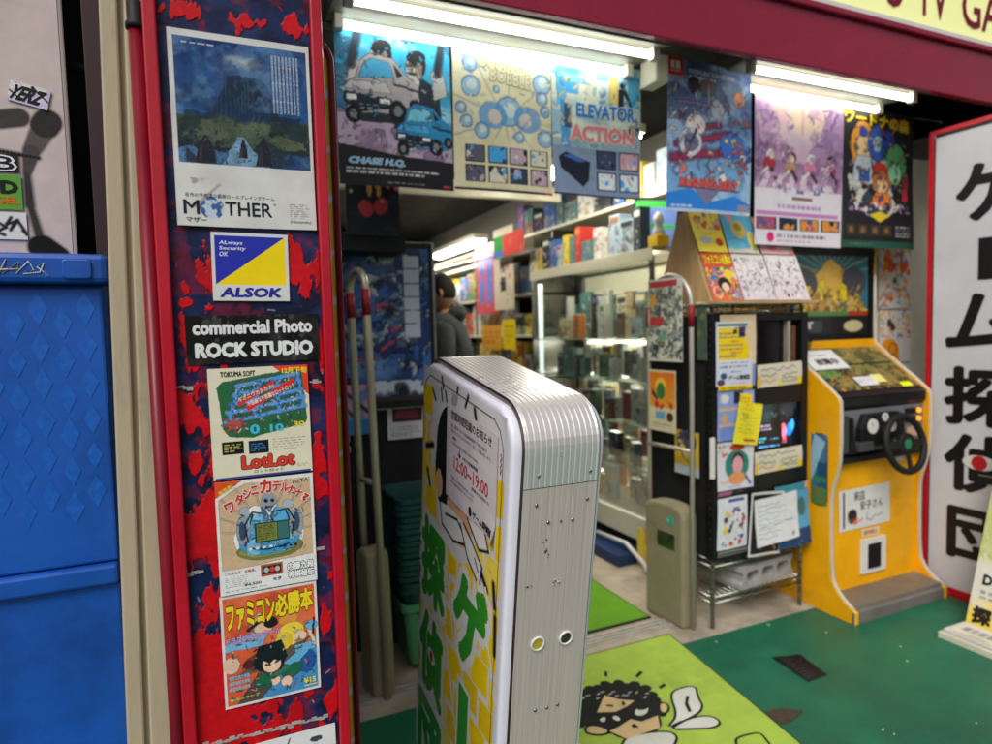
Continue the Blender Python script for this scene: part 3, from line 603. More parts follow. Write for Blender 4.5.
def d_lot(c):
    c.rect(0, 0, 1, 1, (224, 218, 192)); c.poly([(.64, 1), (1, 1), (1, .72)], (226, 70, 40))
    c.poly([(.08, .82), (.14, .88), (.85, .965), (.93, .93), (.97, .50), (.95, .46), (.40, .36), (.17, .38), (.12, .45)], (44, 104, 62))
    P = lambda a, b: (.30+.58*a-.12*b*(1-a)+.06*a*b-.0, .84+.08*a-.32*b+.02*a*b)
    for b in (0, .25, .5, .75, 1): c.line(*P(-.05, b), *P(1.02, b), .045, (96, 156, 220))
    for a in (0, .33, .66, 1): c.line(*P(a, 0), *P(a, 1), .04, (86, 146, 214))
    for k in range(90):
        a, b = random.random(), random.random(); q = P(a, b); c.ell(q[0], q[1], .008, .008, random.choice([(235, 235, 225), (40, 70, 140), (200, 220, 235), (30, 50, 80)]))
    c.ell(.23, .49, .07, .05, (196, 90, 74)); 
    for k in range(8): c.line(.23, .49, .23+.12*math.cos(k*.8), .49+.08*math.sin(k*.8), .02, (180, 80, 66))
    c.busy((.15, .42, .92, .9), 170, [(60, 110, 190), (180, 206, 226), (30, 60, 110), (40, 90, 60), (224, 224, 210), (150, 60, 50)], 3, .02); c.warp(.008, 10, 3, (.06, .36, .98, .97)); c.ink(.5, .08, (.06, .35, .98, .97))
    c.poly([(.35, .655), (.84, .885), (.86, .84), (.37, .60)], (216, 52, 48)); c.text('不思議な不思議なロットロット', .35, .72, .87, .765, (240, 235, 230), .02, .36); 
    c.poly([(.27, .69), (.64, .87), (.65, .83), (.28, .65)], (216, 52, 48)); c.text('キミニワカルカナ?', .27, .745, .65, .785, (240, 235, 230), .02, .36)
    c.text('0', .38, .39, .48, .48, (70, 190, 225), .04); c.text('10', .58, .40, .72, .47, (70, 190, 225), .04); c.text('30', .82, .43, .94, .48, (220, 200, 60), .04)
    c.rect(.10, .22, .31, .34, (22, 24, 26)); c.rect(.36, .21, .56, .33, (22, 30, 44)); c.dashes(.12, .24, .29, .32, 4, (200, 190, 110), .9, 1, .5); c.dashes(.38, .23, .54, .31, 4, (70, 140, 200), .9, 2, .5)
    c.dashes(.60, .22, .95, .34, 5, (70, 65, 55), .8, 3, .35); c.text('TOKUMA SOFT', .12, .92, .46, .97, (36, 34, 32), .04); c.text('12月下旬', .73, .925, .99, .985, (240, 210, 60), .05)
    c.text('LotLot', .28, .075, .82, .20, (214, 62, 50), .05, out=.09, outc=(40, 20, 20)); c.text('ロットロット', .40, .035, .70, .058, (40, 36, 34), .02)
    c.rect(.02, .0, .98, .018, (60, 80, 140)); c.dashes(.84, .05, .96, .09, 3, (90, 80, 70), .7, 9)
on_pillar('flyer', 'cream LotLot game flyer with a blue maze on a green field', 'flyer', -.008, 1.1445, .130, 1.306, d_lot, 250, -.006, bend=wavy(2, .001))
def d_wata(c):
    c.rect(0, 0, 1, 1, (228, 226, 222)); c.poly([(.03, .2), (.03, .84), (.3, .97), (.97, .97), (.97, .26), (.6, .24)], (206, 176, 140))
    for k in range(11): a = .3*k; c.line(.5, .5, .5+.6*math.cos(a), .5+.5*math.sin(a), .012, (228, 210, 184), .8)
    c.rect(0, 0, 1, .22, (226, 226, 226)); c.rect(0, 0, .025, 1, (228, 226, 222)); c.rect(.975, 0, 1, 1, (228, 226, 222)); c.poly([(0, .86), (.28, 1), (0, 1)], (224, 84, 40))
    c.ell(.52, .47, .36, .25, (232, 232, 230)); c.ell(.52, .36, .34, .12, (122, 126, 66)); c.ell(.50, .36, .30, .09, (150, 156, 84)); c.ell(.52, .36, .34, .12, (122, 126, 66), .3)
    c.ell(.52, .44, .31, .17, (66, 156, 206)); c.ell(.52, .6, .25, .16, (86, 172, 216)); c.noise((150, 205, 230), 8, .58, .1, 5, .6, (.28, .32, .78, .72)); c.ell(.26, .55, .07, .16, (150, 158, 170)); c.ell(.80, .56, .08, .16, (150, 158, 170)); c.ell(.80, .57, .04, .11, (60, 80, 100)); c.ell(.25, .55, .035, .10, (60, 80, 100))
    c.poly([(.47, .60), (.56, .60), (.60, .74), (.44, .74)], (70, 110, 140))
    c.ell(.53, .78, .085, .095, (150, 158, 172)); c.ell(.50, .79, .02, .02, (30, 30, 40)); c.ell(.57, .79, .02, .02, (30, 30, 40)); c.line(.49, .73, .57, .73, .012, (30, 30, 40)); c.ell(.28, .72, .05, .05, (170, 178, 190)); c.ell(.72, .74, .06, .05, (170, 178, 190)); c.ell(.38, .72, .06, .05, (232, 232, 230))
    for pts in ([(.30, .44), (.28, .60), (.36, .70), (.46, .68)], [(.60, .68), (.72, .70), (.78, .60), (.76, .44)], [(.36, .68), (.33, .60)], [(.70, .68), (.73, .60)], [(.33, .38), (.5, .35), (.72, .38)], [(.50, .74), (.52, .66), (.56, .60)]): c.pl(pts, .012, (20, 36, 50))
    c.pl([(.5, .71), (.53, .66), (.6, .74)], .03, (214, 220, 226))
    c.busy((.2, .32, .88, .70), 110, [(40, 110, 160), (160, 210, 232), (24, 60, 90), (206, 214, 220), (110, 120, 70)], 3, .025); c.warp(.012, 9, 5, (.03, .22, .97, .97)); c.ink(.7, .05, (.03, .22, .97, .97)); c.grain(.12, 20, 3)
    c.rect(.37, .42, .73, .60, (30, 66, 46)); c.rect(.39, .435, .60, .585, (126, 132, 66)); c.rect(.61, .435, .715, .585, (60, 110, 110)); c.dashes(.40, .44, .59, .58, 9, (50, 62, 30), .9, 4, .6, .1)
    for k, (ch, x, y, z) in enumerate((('ワ', .09, .72, .10), ('タ', .19, .79, .09), ('シ', .27, .83, .09), ('ニ', .35, .86, .08), ('カ', .44, .86, .13), ('テ', .57, .87, .09), ('ル', .66, .86, .08), ('カ', .73, .83, .08), ('ナ', .80, .79, .08), ('?', .88, .75, .07))):
        c.text(ch, x, y, x+z, y+z, (206, 50, 46), .05, rot=.35-.08*k, out=.1, outc=(240, 236, 230), layer=1+k % 2)
    c.text('新発売!', .03, .91, .18, .95, (240, 210, 70), .03, .5); c.text('ΛLTΛ', .78, .925, .95, .96, (60, 80, 120), .02, .05)
    for k in range(4): c.ell(.32+.07*k, .375, .018, .014, (235, 235, 225)); c.ell(.62+.07*k*.8, .36, .016, .014, (40, 40, 60))
    c.rect(.41, .11, .64, .22, (160, 84, 56)); c.rect(.43, .13, .62, .20, (36, 24, 24)); c.ell(.53, .165, .03, .03, (200, 70, 60)); c.ell(.47, .165, .025, .03, (180, 180, 180)); c.ell(.585, .165, .025, .03, (180, 180, 180))
    c.text('内藤九段', .69, .13, .97, .20, (236, 236, 236), .05, out=.12, outc=(24, 24, 24)); c.text('将棋秘伝', .69, .055, .97, .125, (236, 236, 236), .05, out=.12, outc=(24, 24, 24))
    c.text('これはもう、本格派。', .05, .175, .36, .20, (200, 60, 50), .02); c.dashes(.05, .06, .30, .16, 6, (70, 70, 70), .7, 9, .4); c.text('¥4,500', .24, .05, .41, .08, (40, 40, 40), .02); c.text('セタ', .53, .06, .62, .09, (30, 30, 30), .04); c.dashes(.05, .02, .6, .04, 1, (90, 90, 90), .7, 11)
on_pillar('flyer', 'white flyer with a silver robot in blue kneeling behind a game screen', 'flyer', -.007, .9745, .130, 1.1415, d_wata, 250, -.003, bend=wavy(5, .001))
def d_fami(c):
    c.rect(0, 0, 1, 1, (218, 216, 210)); c.rect(.025, .02, .975, .98, (216, 92, 56)); c.noise((232, 128, 82), 4, .5, .3, 3, .7, (.025, .4, .975, .98)); c.noise((190, 66, 60), 5, .6, .1, 8, .6, (.025, .3, .975, .98))
    c.poly([(.025, .57), (.3, .64), (.45, .60), (.40, .50), (.025, .50)], (120, 176, 214)); c.poly([(.12, .02), (.50, .02), (.86, .50), (.60, .52)], (84, 72, 66)); c.poly([(.025, .25), (.5, .4), (.9, .5), (.7, .3)], (98, 86, 74)); c.poly([(.36, .02), (.975, .02), (.975, .42), (.6, .22)], (70, 140, 194)); c.ell(.86, .28, .1, .13, (40, 86, 160)); c.poly([(.7, .22), (.975, .45), (.975, .5), (.62, .30)], (104, 180, 220))
    c.ell(.30, .36, .10, .08, (122, 62, 56)); c.ell(.08, .38, .09, .09, (226, 190, 166)); c.ell(.25, .36, .055, .05, (84, 44, 44)); c.ell(.42, .66, .10, .06, (226, 186, 156)); c.ell(.50, .70, .07, .06, (34, 30, 36)); c.ell(.68, .70, .10, .06, (226, 150, 70)); c.line(.3, .68, .38, .78, .05, (226, 186, 156)); c.line(.27, .66, .36, .72, .03, (40, 40, 50))
    c.ell(.70, .56, .15, .13, (236, 208, 70), rot=.5); c.ell(.80, .52, .07, .06, (236, 200, 172)); c.ell(.62, .50, .09, .10, (228, 196, 60)); c.line(.95, .42, .88, .62, .05, (236, 200, 172)); c.ell(.93, .60, .07, .06, (112, 176, 210)); c.line(.94, .52, .96, .66, .018, (40, 50, 60))
    c.ell(.47, .36, .17, .14, (26, 34, 38)); c.poly([(.3, .30), (.36, .5), (.6, .52), (.66, .36), (.58, .25)], (26, 34, 38)); c.ell(.49, .315, .10, .09, (240, 204, 176)); c.poly([(.38, .40), (.62, .43), (.58, .33), (.52, .36), (.47, .33), (.41, .36)], (26, 34, 38)); c.line(.43, .325, .47, .32, .015, (40, 30, 40)); c.line(.53, .33, .57, .34, .015, (40, 30, 40))
    c.ell(.42, .18, .11, .08, (30, 104, 76)); c.ell(.70, .22, .12, .07, (30, 104, 76), rot=.5); c.ell(.52, .16, .05, .05, (238, 200, 170)); c.ell(.64, .13, .06, .06, (238, 200, 170)); c.line(.5, .2, .64, .26, .05, (60, 120, 90)); c.busy((.04, .04, .96, .66), 110, [(226, 120, 70), (40, 70, 90), (120, 180, 210), (60, 50, 50), (236, 200, 170), (200, 70, 60), (34, 90, 80)], 7, .022); c.warp(.014, 8, 6, (.03, .03, .97, .97)); c.ink(.75, .06, (.03, .03, .97, .97)); c.grain(.15, 16, 3)
    c.text('ファミコン', .055, .69, .55, .93, (238, 214, 40), .05, .06, out=.09, outc=(40, 26, 20), shear=.05); c.text('必勝本', .55, .74, .955, .95, (238, 214, 40), .05, .06, out=.09, outc=(40, 26, 20), shear=.05)
    c.text('ドラゴンスレイヤーⅣ', .045, .575, .60, .64, (226, 150, 196), .04, .04, out=.08, outc=(110, 50, 110)); c.text('¥15', .82, .07, .95, .12, (238, 214, 60), .04); c.rect(.82, .045, .96, .055, (238, 214, 60))
    for i in range(3): c.text('徹底攻略大特集', .05, .25-.05*i, .26, .285-.05*i, (130, 206, 232), .02, .03)
    c.text('新作スクープ', .05, .06, .35, .085, (190, 222, 120), .02, .03)
    for i in range(2): c.text('最新情報満載', .74, .42-.04*i, .96, .448-.04*i, (120, 200, 240), .02, .03)
on_pillar('magazine_cover', 'orange game magazine cover with yellow Japanese title and a black haired hero in green', 'magazine cover', -.0085, .803, .1285, .9725, d_fami, 250, -.003)
def d_bot(c):
    c.rect(0, 0, 1, 1, (222, 222, 222)); c.pl([(.18, .9), (.32, .82), (.25, .72), (.42, .66)], .02, (20, 20, 20)); c.pl([(.42, .95), (.36, .8), (.5, .78)], .02, (20, 20, 20)); c.ell(.28, .55, .12, .1, (24, 24, 24)); c.ell(.75, .86, .08, .04, (60, 70, 80)); c.dashes(.62, .76, .9, .80, 1, (60, 90, 150), .9, 2, .8); c.text('AA', .68, .55, .88, .70, (20, 20, 20), .06)
    c.rect(.05, .1, .95, .4, (40, 40, 44))
on_pillar('flyer', 'white flyer with black drawings at the bottom of the pillar', 'flyer', .03, .62, .148, .7395, d_bot, 90, -.005)

# tall yellow sign board behind the pillar
yb = thing('yellow_sign_board', 'tall yellow sign board in a rounded red frame just behind the pillar', 'sign board', (.1, 1.25, 0))
bp = [(.008, .03), (.012, .5), (.128, 1.9)]
pts = [(-.14, .03), (.132, .03), (.132, 1.86)]+[(.092+.04*math.cos(R(a)), 1.86+.04*math.sin(R(a))) for a in (20, 45, 70, 90)]+[(-.14, 1.90)]
MB().prism(pts, 'Y', .004, .06).build('backing', M['white'], yb)
yc = CV(.262, 1.86, (222, 190, 40), 70)
for k in range(20): z = .03+k*.052; yc.line(-.2, z-.06+.02*(k % 2), 1.2, z+.05, .05 if k % 2 else .03, (228, 226, 220))
yc.rect(.89, 0, .905, 1, (228, 226, 220)); yc.line(.4, 0, .4, 1, .03, (228, 226, 220)); yc.noise((200, 170, 40), 4, .55, .1, 3, .5, (0, 0, .87, 1), asp=20)
yc.vtext('レトロゲーム', .1, .2, .8, .95, (40, 130, 60), .06)
yc.build('printed_face', 'sticker', yb, loc=(-.139, .0025, .035), back=False)
MB().tube([(.128, 0, .03), (.128, 0, 1.855)]+[(.088+.04*math.cos(R(a)), 0, 1.86+.04*math.sin(R(a))) for a in (10, 30, 50, 70, 90)]+[(-.14, 0, 1.90)], .0065, 12).build('red_frame', M['darkred'], yb)
# ================================================================== LIGHT-BOX STAND (leans 9.5 deg towards the camera)
st = thing('sign_stand', 'leaning aluminium framed light box stand with yellow and green shop graphics on its side', 'sign stand', (.508, 1.215, .02), (R(9.5), 0, 0))
TW, D, HT, RC = .160, .56, 1.205, .088
def band_path(inset=0):
    r = RC-inset; P = [(inset, 0.0)]
    P += [(RC-r*math.cos(R(a)), HT-RC+r*math.sin(R(a))) for a in range(0, 91, 9)]
    P += [(D-RC+r*math.sin(R(a)), HT-RC+r*math.cos(R(a))) for a in range(0, 91, 9)]
    P += [(D-inset, 0.0)]; return P       # (s, z)
# ribbed aluminium sheet: profile across x (depth outward), swept along the path
prof = [(0, -.012), (0, .0), (.004, .0012)]
nr = 12
for k in range(nr):
    x = .006+(TW-.012)*k/nr; w = (TW-.012)/nr
    prof += [(x+.0008, -.0006), (x+w*.2, .0010), (x+w*.8, .0010), (x+w-.0008, -.0006)]
prof += [(TW-.004, .0012), (TW, 0), (TW, -.012)]
def sweep(path, prof, z_lo=None, z_hi=None):
    mb = MB(); P = [Vector((0, s, z)) for s, z in path]; n = len(prof); rows = []
    for i, p in enumerate(P):
        t = (P[min(i+1, len(P)-1)]-P[max(i-1, 0)]).normalized(); nrm = Vector((0, -t.z, t.y))
        rows.append([(x, (p+nrm*d).y, (p+nrm*d).z) for x, d in prof])
    v = [q for r in rows for q in r]
    f = [(i*n+k, i*n+k+1, (i+1)*n+k+1, (i+1)*n+k) for i in range(len(P)-1) for k in range(n-1)]
    mb.add(v, f, False); return mb
full = band_path(); ZC = 1.052
up = [(0, ZC)]+full[1:-1]+[(D, ZC)]
sweep(up, prof).build('curved_top_band', M['alurib'], st)
prof2 = [(x, d*.12 if -.002 < d else d) for x, d in prof]
side = sweep([(0, 0), (0, ZC-.0016)], prof2)
side.build('side_plate', M['alu'], st); sweep([(D, ZC-.0016), (D, 0)], prof2).build('side_plate', M['alu'], st)
# inner channel (dark brownish lip) both sides, and the white acrylic trays
def ringpanel(path_out, path_in, x0, x1):
    mb = MB(); n = len(path_out); v = [(x0, s, z) for s, z in path_out]+[(x1, s, z) for s, z in path_in]
    return mb.add(v, [(i, i+1, n+i+1, n+i) for i in range(n-1)], False)
for sx, xo in ((-1, 0), (1, TW)):
    ringpanel(band_path(0), band_path(.004), xo+sx*.0005, xo+sx*.004).build('edge_lip', M['aludark'], st)
    ringpanel(band_path(.004), band_path(.013), xo+sx*.004, xo+sx*.0).build('edge_channel', M['aludark'], st)
    rings = [(.013, -.002), (.0135, .012), (.016, .0172), (.0205, .0190), (.028, .0192), (.043, .0185)]
    v = []; f = []; rows = []
    for ins, h in rings:
        p = band_path(ins); p[0] = (ins, .02); p[-1] = (D-ins, .02); p += [(D-ins-.001, .02+ins*.0)]
        rows.append([(xo+sx*h, s, z) for s, z in p[:-1]])
    n = len(rows[0]); tray = MB(); tray.add([q for r in rows for q in r], [(i*n+k, i*n+k+1, (i+1)*n+k+1, (i+1)*n+k) for i in range(len(rows)-1) for k in range(n-1)], True)
    tray.add(rows[-1], [tuple(range(n))]); tray.build('acrylic_face', M['acryl'], st)
MB().box(.004, .006, .0, TW-.004, D-.006, .02).build('bottom_plate', M['aludark'], st)
for (cy, zz) in ((.05, -.020), (D-.06, -.110)):
    for cx in (.02, TW-.02):
        MB().tube([(cx, cy, 0), (cx, cy-.0, zz)], .009, 10).build('foot', M['rubber'], st)
# screws on the near plate
def screw(x, z, r=.0032, m='bolt'):
    s = MB().tube([(x, .0015, z), (x, -.0012, z), (x, -.0024, z), (x, -.003, z)], [r*1.15, r*1.15, r*.85, r*.3], 14)
    return s.build('screw', M[m], st)
for x, z in ((.538, 1.092), (.650, 1.089), (.537, 1.034), (.648, 1.032), (.565, .995), (.618, .993), (.562, .584), (.614, .582), (.589, .582)): screw(x-.508, z-.016)
screw(.592-.508, .978, .0022, 'aludark')
for x, z in ((.558, .738), (.622, .736)):
    x -= .508; z -= .016; o = MB().tube([(x+.0138*math.cos(a), -.0018, z+.0138*math.sin(a)) for a in np.linspace(0, 2*PI, 25)], .0024, 8, False).build('grommet', M['white'], st)
    MB().tube([(x, .001, z), (x, -.0018, z)], .0128, 20).build('grommet_hole', M['amber' if x < .07 else 'aludark'], st)
ch = MB(); rgc = random.Random(4)
for (cx, cz, w, h, k) in ((.592, .867, .008, .006, 8), (.563, .936, .002, .007, 5), (.53, .868, .01, .002, 6), (.56, .958, .004, .003, 2), (.57, .925, .003, .004, 3)):
    for i in range(k): ch.obox((cx-.508+rgc.uniform(-w, w), -.0014, cz-.016+rgc.uniform(-h, h)), (rgc.uniform(.001, .004), .0008, rgc.uniform(.0006, .002)), 0, 0)
ch.build('scuffs', M['hole'], st)
for i in range(1):
    cs = MB(); 
    for k in range(14): cs.obox((.592-.508+rgc.uniform(-.008, .008), -.0012, .851+rgc.uniform(-.007, .006)), (rgc.uniform(.002, .005), .0006, rgc.uniform(.001, .004)))
    cs.build('paper_residue', M['white'], st)

# graphic sheet on the -x side. u = (PW0 - s)/PW
S0, S1, H0, H1 = .043, .545, .03, 1.178
PW, PH = S1-S0, H1-H0
def uz(s, z): return ((S1-s)/PW, (z-.02-H0)/PH)
def G(pts): return [uz(*p) for p in pts]
gc = CV(PW, PH, (222, 222, 226), 230)
# corner mask: outside the rounded sheet keep acrylic white
for k, (s, z) in enumerate([(a, b) for b in np.arange(.10, 1.16, .085) for a in np.arange(-.02, .62, .098)]):
    row = int(round((z-.10)/.085)); sh = .049*(row % 2)
    p = [(s+sh, z-.038), (s+sh+.088, z-.050), (s+sh+.088, z+.026), (s+sh, z+.038)]
    rgc = random.Random(k); col = [(246, 212, 12), (244, 208, 8), (236, 200, 24), (246, 220, 90)][rgc.randrange(4)]
    if z > 1.10 and s < .40: continue
    gc.poly(G(p), col)
gc.noise((240, 222, 120), 5, .6, .05, 12, .5, (.0, .0, .35, 1)); gc.noise((205, 170, 30), 30, .78, .03, 8, .6)
# burst and head with white outline
def spoly(pts, c, a=1): gc.poly(G(pts), c, a)
W2 = (226, 226, 228)
def band(pts, w, c):
    q = G(pts)
    for a, b in zip(q, q[1:]): gc.line(*a, *b, w, c)
for a in range(0, 300, 26):
    cx, cz = .325, 1.03; t = R(a-20); q = (cx+.13*math.cos(t), cz+.13*math.sin(t)); gc.ell(*uz(*q), .055, .06, W2)
gc.ell(*uz(.31, 1.01), .24, .32, W2); gc.ell(*uz(.30, .90), .26, .22, W2)
gc.ell(*uz(.335, 1.02), .20, .24, (34, 40, 38)); gc.ell(*uz(.375, .97), .13, .20, (34, 40, 38)); gc.noise((60, 66, 62), 9, .6, .08, 3, .5, (.30, .78, .6, .98))
for a in (100, 120, 65, 40, 150, 175): t = R(a); band([(.33+.155*math.cos(t), 1.03+.155*math.sin(t)), (.33+.185*math.cos(t), 1.03+.185*math.sin(t))], .022, (24, 24, 24))
gc.ell(*uz(.27, .90), .16, .13, (228, 178, 140)); gc.ell(*uz(.41, .93), .05, .07, (228, 178, 140)); gc.ell(*uz(.29, .965), .22, .06, (30, 30, 30)); gc.ell(*uz(.25, .96), .04, .03, W2)
spoly([(.40, .885), (.38, .835), (.30, .828), (.21, .86), (.25, .90), (.33, .90)], (236, 236, 236)); band([(.40, .885), (.38, .835), (.30, .828), (.21, .86), (.28, .89), (.36, .87)], .014, (22, 22, 22))
spoly([(.26, .89), (.21, .83), (.14, .80), (.13, .85), (.19, .88)], (236, 236, 236)); band([(.26, .89), (.21, .83), (.14, .80), (.13, .85), (.19, .88), (.24, .90)], .014, (22, 22, 22)); spoly([(.22, .92), (.15, .88), (.10, .90), (.13, .94)], (236, 236, 236)); band([(.22, .92), (.15, .88), (.10, .90), (.13, .94), (.2, .93)], .014, (22, 22, 22)); band([(.17, .85), (.15, .83)], .012, (22, 22, 22))
for p in ([(.07, .845), (.06, .80)], [(.055, .78), (.05, .70)], [(.10, .815), (.13, .835)], [(.515, .99), (.46, 1.01)], [(.50, .93), (.48, .90)]): band(p, .035, (24, 24, 24))
band([(.20, 1.172), (.19, 1.15)], .03, (26, 26, 26)); band([(.41, 1.165), (.40, 1.14)], .02, (30, 30, 30)); band([(.38, 1.165), (.37, 1.145)], .02, (30, 30, 30))
# diagonal white grid lines low down
for s, z in ((.33, .70), (.31, .50), (.17, .42), (.05, .62)): band([(s+.04, z+.10), (s-.06, z-.14)], .016, W2)
GR = (58, 156, 50)
def bigch(ch, s0, s1, z0, z1):
    (u0, v0), (u1, v1) = uz(s1, z0), uz(s0, z1); gc.text(ch, u0, v0, u1, v1, GR, .055, out=.15, outc=(232, 232, 230), layer=1)
bigch('ゲ', .085, .29, .565, .80); 
(u0, v0), (u1, v1) = uz(.235, .325), uz(.175, .505)
gc.shape([(u0-.02, v0-.01), (u1+.02, v0-.01), (u1+.02, v1+.01), (u0-.02, v1+.01)], (228, 228, 226), 1); gc.shape([(u0, v0), (u1, v0), (u1, v1), (u0, v1)], GR, 2)
bigch('ム', .085, .29, .07, .28); bigch('探', .345, .535, .575, .81); bigch('偵', .345, .54, .305, .545); bigch('団', .345, .54, .05, .28)
e = uz(.435, .432); gc.t.append((np.array([((e[0])*PW+.030*math.cos(a), (e[1])*PH+.020*math.sin(a)) for a in np.linspace(0, 6.28, 24)[:-1]]), [tuple(range(23))], lin((230, 230, 230)), 3)); gc.t.append((np.array([((e[0])*PW+.012*math.cos(a), (e[1])*PH+.016*math.sin(a)) for a in np.linspace(0, 6.28, 24)[:-1]]), [tuple(range(23))], lin((190, 30, 40)), 4))
q = G([(S1-.003, .03), (S1-.003, 1.12), (S1-.02, 1.16), (S1-.05, 1.18), (.10, 1.18), (.07, 1.165), (.052, 1.13), (.052, .03)])
gc.pl([(min(.996, max(.004, a)), min(.997, b)) for a, b in q], .007, (52, 40, 40))
# trim grid to rounded top corners by fading into acrylic colour
for (cs_, cz_, sx) in ((S0+.05, H1+.02-.05, -1), (S1-.05, H1+.02-.05, 1)):
    cu, cv_ = uz(cs_, cz_); du = (gc.U-cu)*PW*(-sx); dv = (gc.V-cv_)*PH
    gc.put(((du > 0) & (dv > 0) & (np.hypot(du, dv) > .0505)).astype(float), (206, 206, 222))
gc.build('graphic_sheet', 'glossy', st, loc=(-.0192, S1, H0), rot=(0, 0, FR), back=False, step=.0003)
# rust streaks
rs = MB()
for k in range(7): rs.obox((-.0196, .061-.003*(k % 2), 1.10-.006*k), (.0006, .004, .006))
rs.build('rust_spots', mat('rust_spot', (150, 90, 30), .9), st)

nc = CV(.286, .222, (214, 208, 214), 200)
nc.text('営業時間短縮のお知らせ', .10, .855, .90, .955, (30, 26, 30), .02)
for i, t_ in enumerate(('誠に勝手ながら営業時間を下記の通り', '短縮させていただきますので、宜しくお願い致します。')): nc.text(t_, .10, .775-.055*i, .82+.08*i, .812-.055*i, (48, 42, 48), .01)
nc.text('通常', .14, .655, .22, .69, (48, 42, 48), .02); nc.text('11:00~20:00(土日祝10:00~20:00)', .12, .60, .66, .64, (48, 42, 48), .01)
nc.text('↓', .27, .505, .33, .60, (40, 36, 40), .04); nc.text('※平日営業時間', .36, .52, .66, .56, (40, 36, 40), .02)
nc.text('12:00~19:00', .18, .36, .86, .50, (198, 40, 60), .02); nc.text('(営業は土日祝まで)', .55, .295, .88, .335, (48, 42, 48), .02)
for i, t_ in enumerate(('お客様にはご迷惑をお掛け致しますが', '何卒ご理解の程お願い申し上げます。')): nc.text(t_, .12, .235-.05*i, .60, .268-.05*i, (48, 42, 48), .01)
nc.text('ゲーム探偵団', .58, .03, .95, .11, (26, 22, 26), .05); nc.ell(.535, .07, .03, .04, (26, 22, 26)); nc.dashes(.62, .0, .9, .02, 1, (60, 50, 60), .7, 1)
nc.noise((196, 176, 190), 4, .6, .2, 3, .5)
curl = lambda u, v: -.0008-.012*np.clip((u-.80)/.2, 0, 1)**2*np.clip((.22-v)/.22, 0, 1)**1.5-.0012*np.sin(u*6)*(1-v)
no = nc.build('notice_paper', 'print', None, label='white notice sheet of shortened opening hours taped on the light box stand', cat='notice', bend=curl, step=.0003)
mw = Matrix.Translation((.508, 1.215, .02)) @ Matrix.Rotation(R(9.5), 4, 'X') @ Matrix.Translation((-.0208, .353, .905)) @ Matrix.Rotation(FR, 4, 'Z')
mw = mw @ Matrix.Rotation(R(-1.5), 4, 'Y'); no.location = mw.translation; no.rotation_euler = mw.to_euler()
# ================================================================== TUBE LIGHTS AND HUNG POSTERS
def tube_light(label, x0, x1, y, z, group='twin tube lights under the fascia', inner=False, m='tube'):
    t = thing('tube_light', label, 'tube light', ((x0+x1)/2, y, z), group=group); h = (x1-x0)/2
    MB().prism([(-.062, .012), (-.062, .03), (-.03, .075), (.22, .075), (.25, .03), (.25, .012), (.19, .03), (.1, .022), (.0, .03)], 'X', -h-.05, h+.05).build('housing', M['fixture'], t, .004)
    for yy in (0, .165):
        MB().tube([(-h, yy, 0), (h, yy, 0)], .0135, 14).build('tube', M[m], t)
        for sx in (-1, 1):
            MB().box(min(sx*h, sx*(h+.03)), yy-.017, -.02, max(sx*h, sx*(h+.03)), yy+.017, .03).build('socket', M['tubecap'], t, .004)
    return t
tube_light('long lit twin tube light above the left three hanging posters', .44, 1.545, 2.0, 2.362)
tube_light('lit twin tube light above the pastel street poster and the black fantasy poster', 2.055, 3.02, 2.0, 2.382)
tag(MB().box(1.60, 2.04, 2.29, 1.66, 2.14, 2.395).build('junction_box', M['offwhite'], None, .005), 'cream metal box hanging between the two twin tube lights', 'junction box')
tag(MB().tube([(.3, 2.215, 2.385), (1.65, 2.215, 2.375), (3.6, 2.215, 2.40)], .003, 6).build('hanging_wire', M['chrome']), 'thin wire from which the big posters hang under the lights', 'wire')
tag(MB().tube([(1.52, 2.4, 2.05), (1.60, 2.42, 2.12), (1.68, 2.44, 2.17), (1.78, 2.46, 2.28)], [.012, .02, .013, .01], 10).build('white_bracket', M['white']), 'white bracket arm in the dark gap right of the elevator poster', 'bracket')

def hung(name, label, x0, z0, w, h, draw, y=2.2, n=150, seed=1, m='print', rot=0, cat='poster', amp=.007, group=None, bg=WHITE, rz=0):
    c = CV(w, h, bg, n); draw(c); return c.build(name, m, None, (x0, y, z0), (0, rot, rz), label, cat, group, wavy(seed, amp) if amp else None, step=.0008)
GP = 'large game posters hung under the lights'
def car(c, x, y, s, body, dark=(24, 30, 40)):
    P = lambda p: [(x+a*s, y+b*s*.75) for a, b in p]
    c.poly(P([(0, .1), (.05, .42), (.3, .52), (.45, .85), (.9, .95), (1.15, .7), (1.45, .55), (1.5, .1)]), body); c.poly(P([(.35, .55), (.48, .8), (.88, .88), (1.05, .62)]), (90, 170, 214))
    c.poly(P([(0, .05), (0, .25), (1.0, .1), (1.5, .3), (1.5, -.02)]), dark); c.ell(*P([(.25, .05)])[0], .17*s, .2*s, (18, 18, 20)); c.ell(*P([(1.2, .1)])[0], .19*s, .22*s, (18, 18, 20)); c.ell(*P([(.08, .33)])[0], .05*s, .04*s, (230, 235, 235)); c.ell(*P([(.6, .24)])[0], .05*s, .04*s, (230, 235, 235))
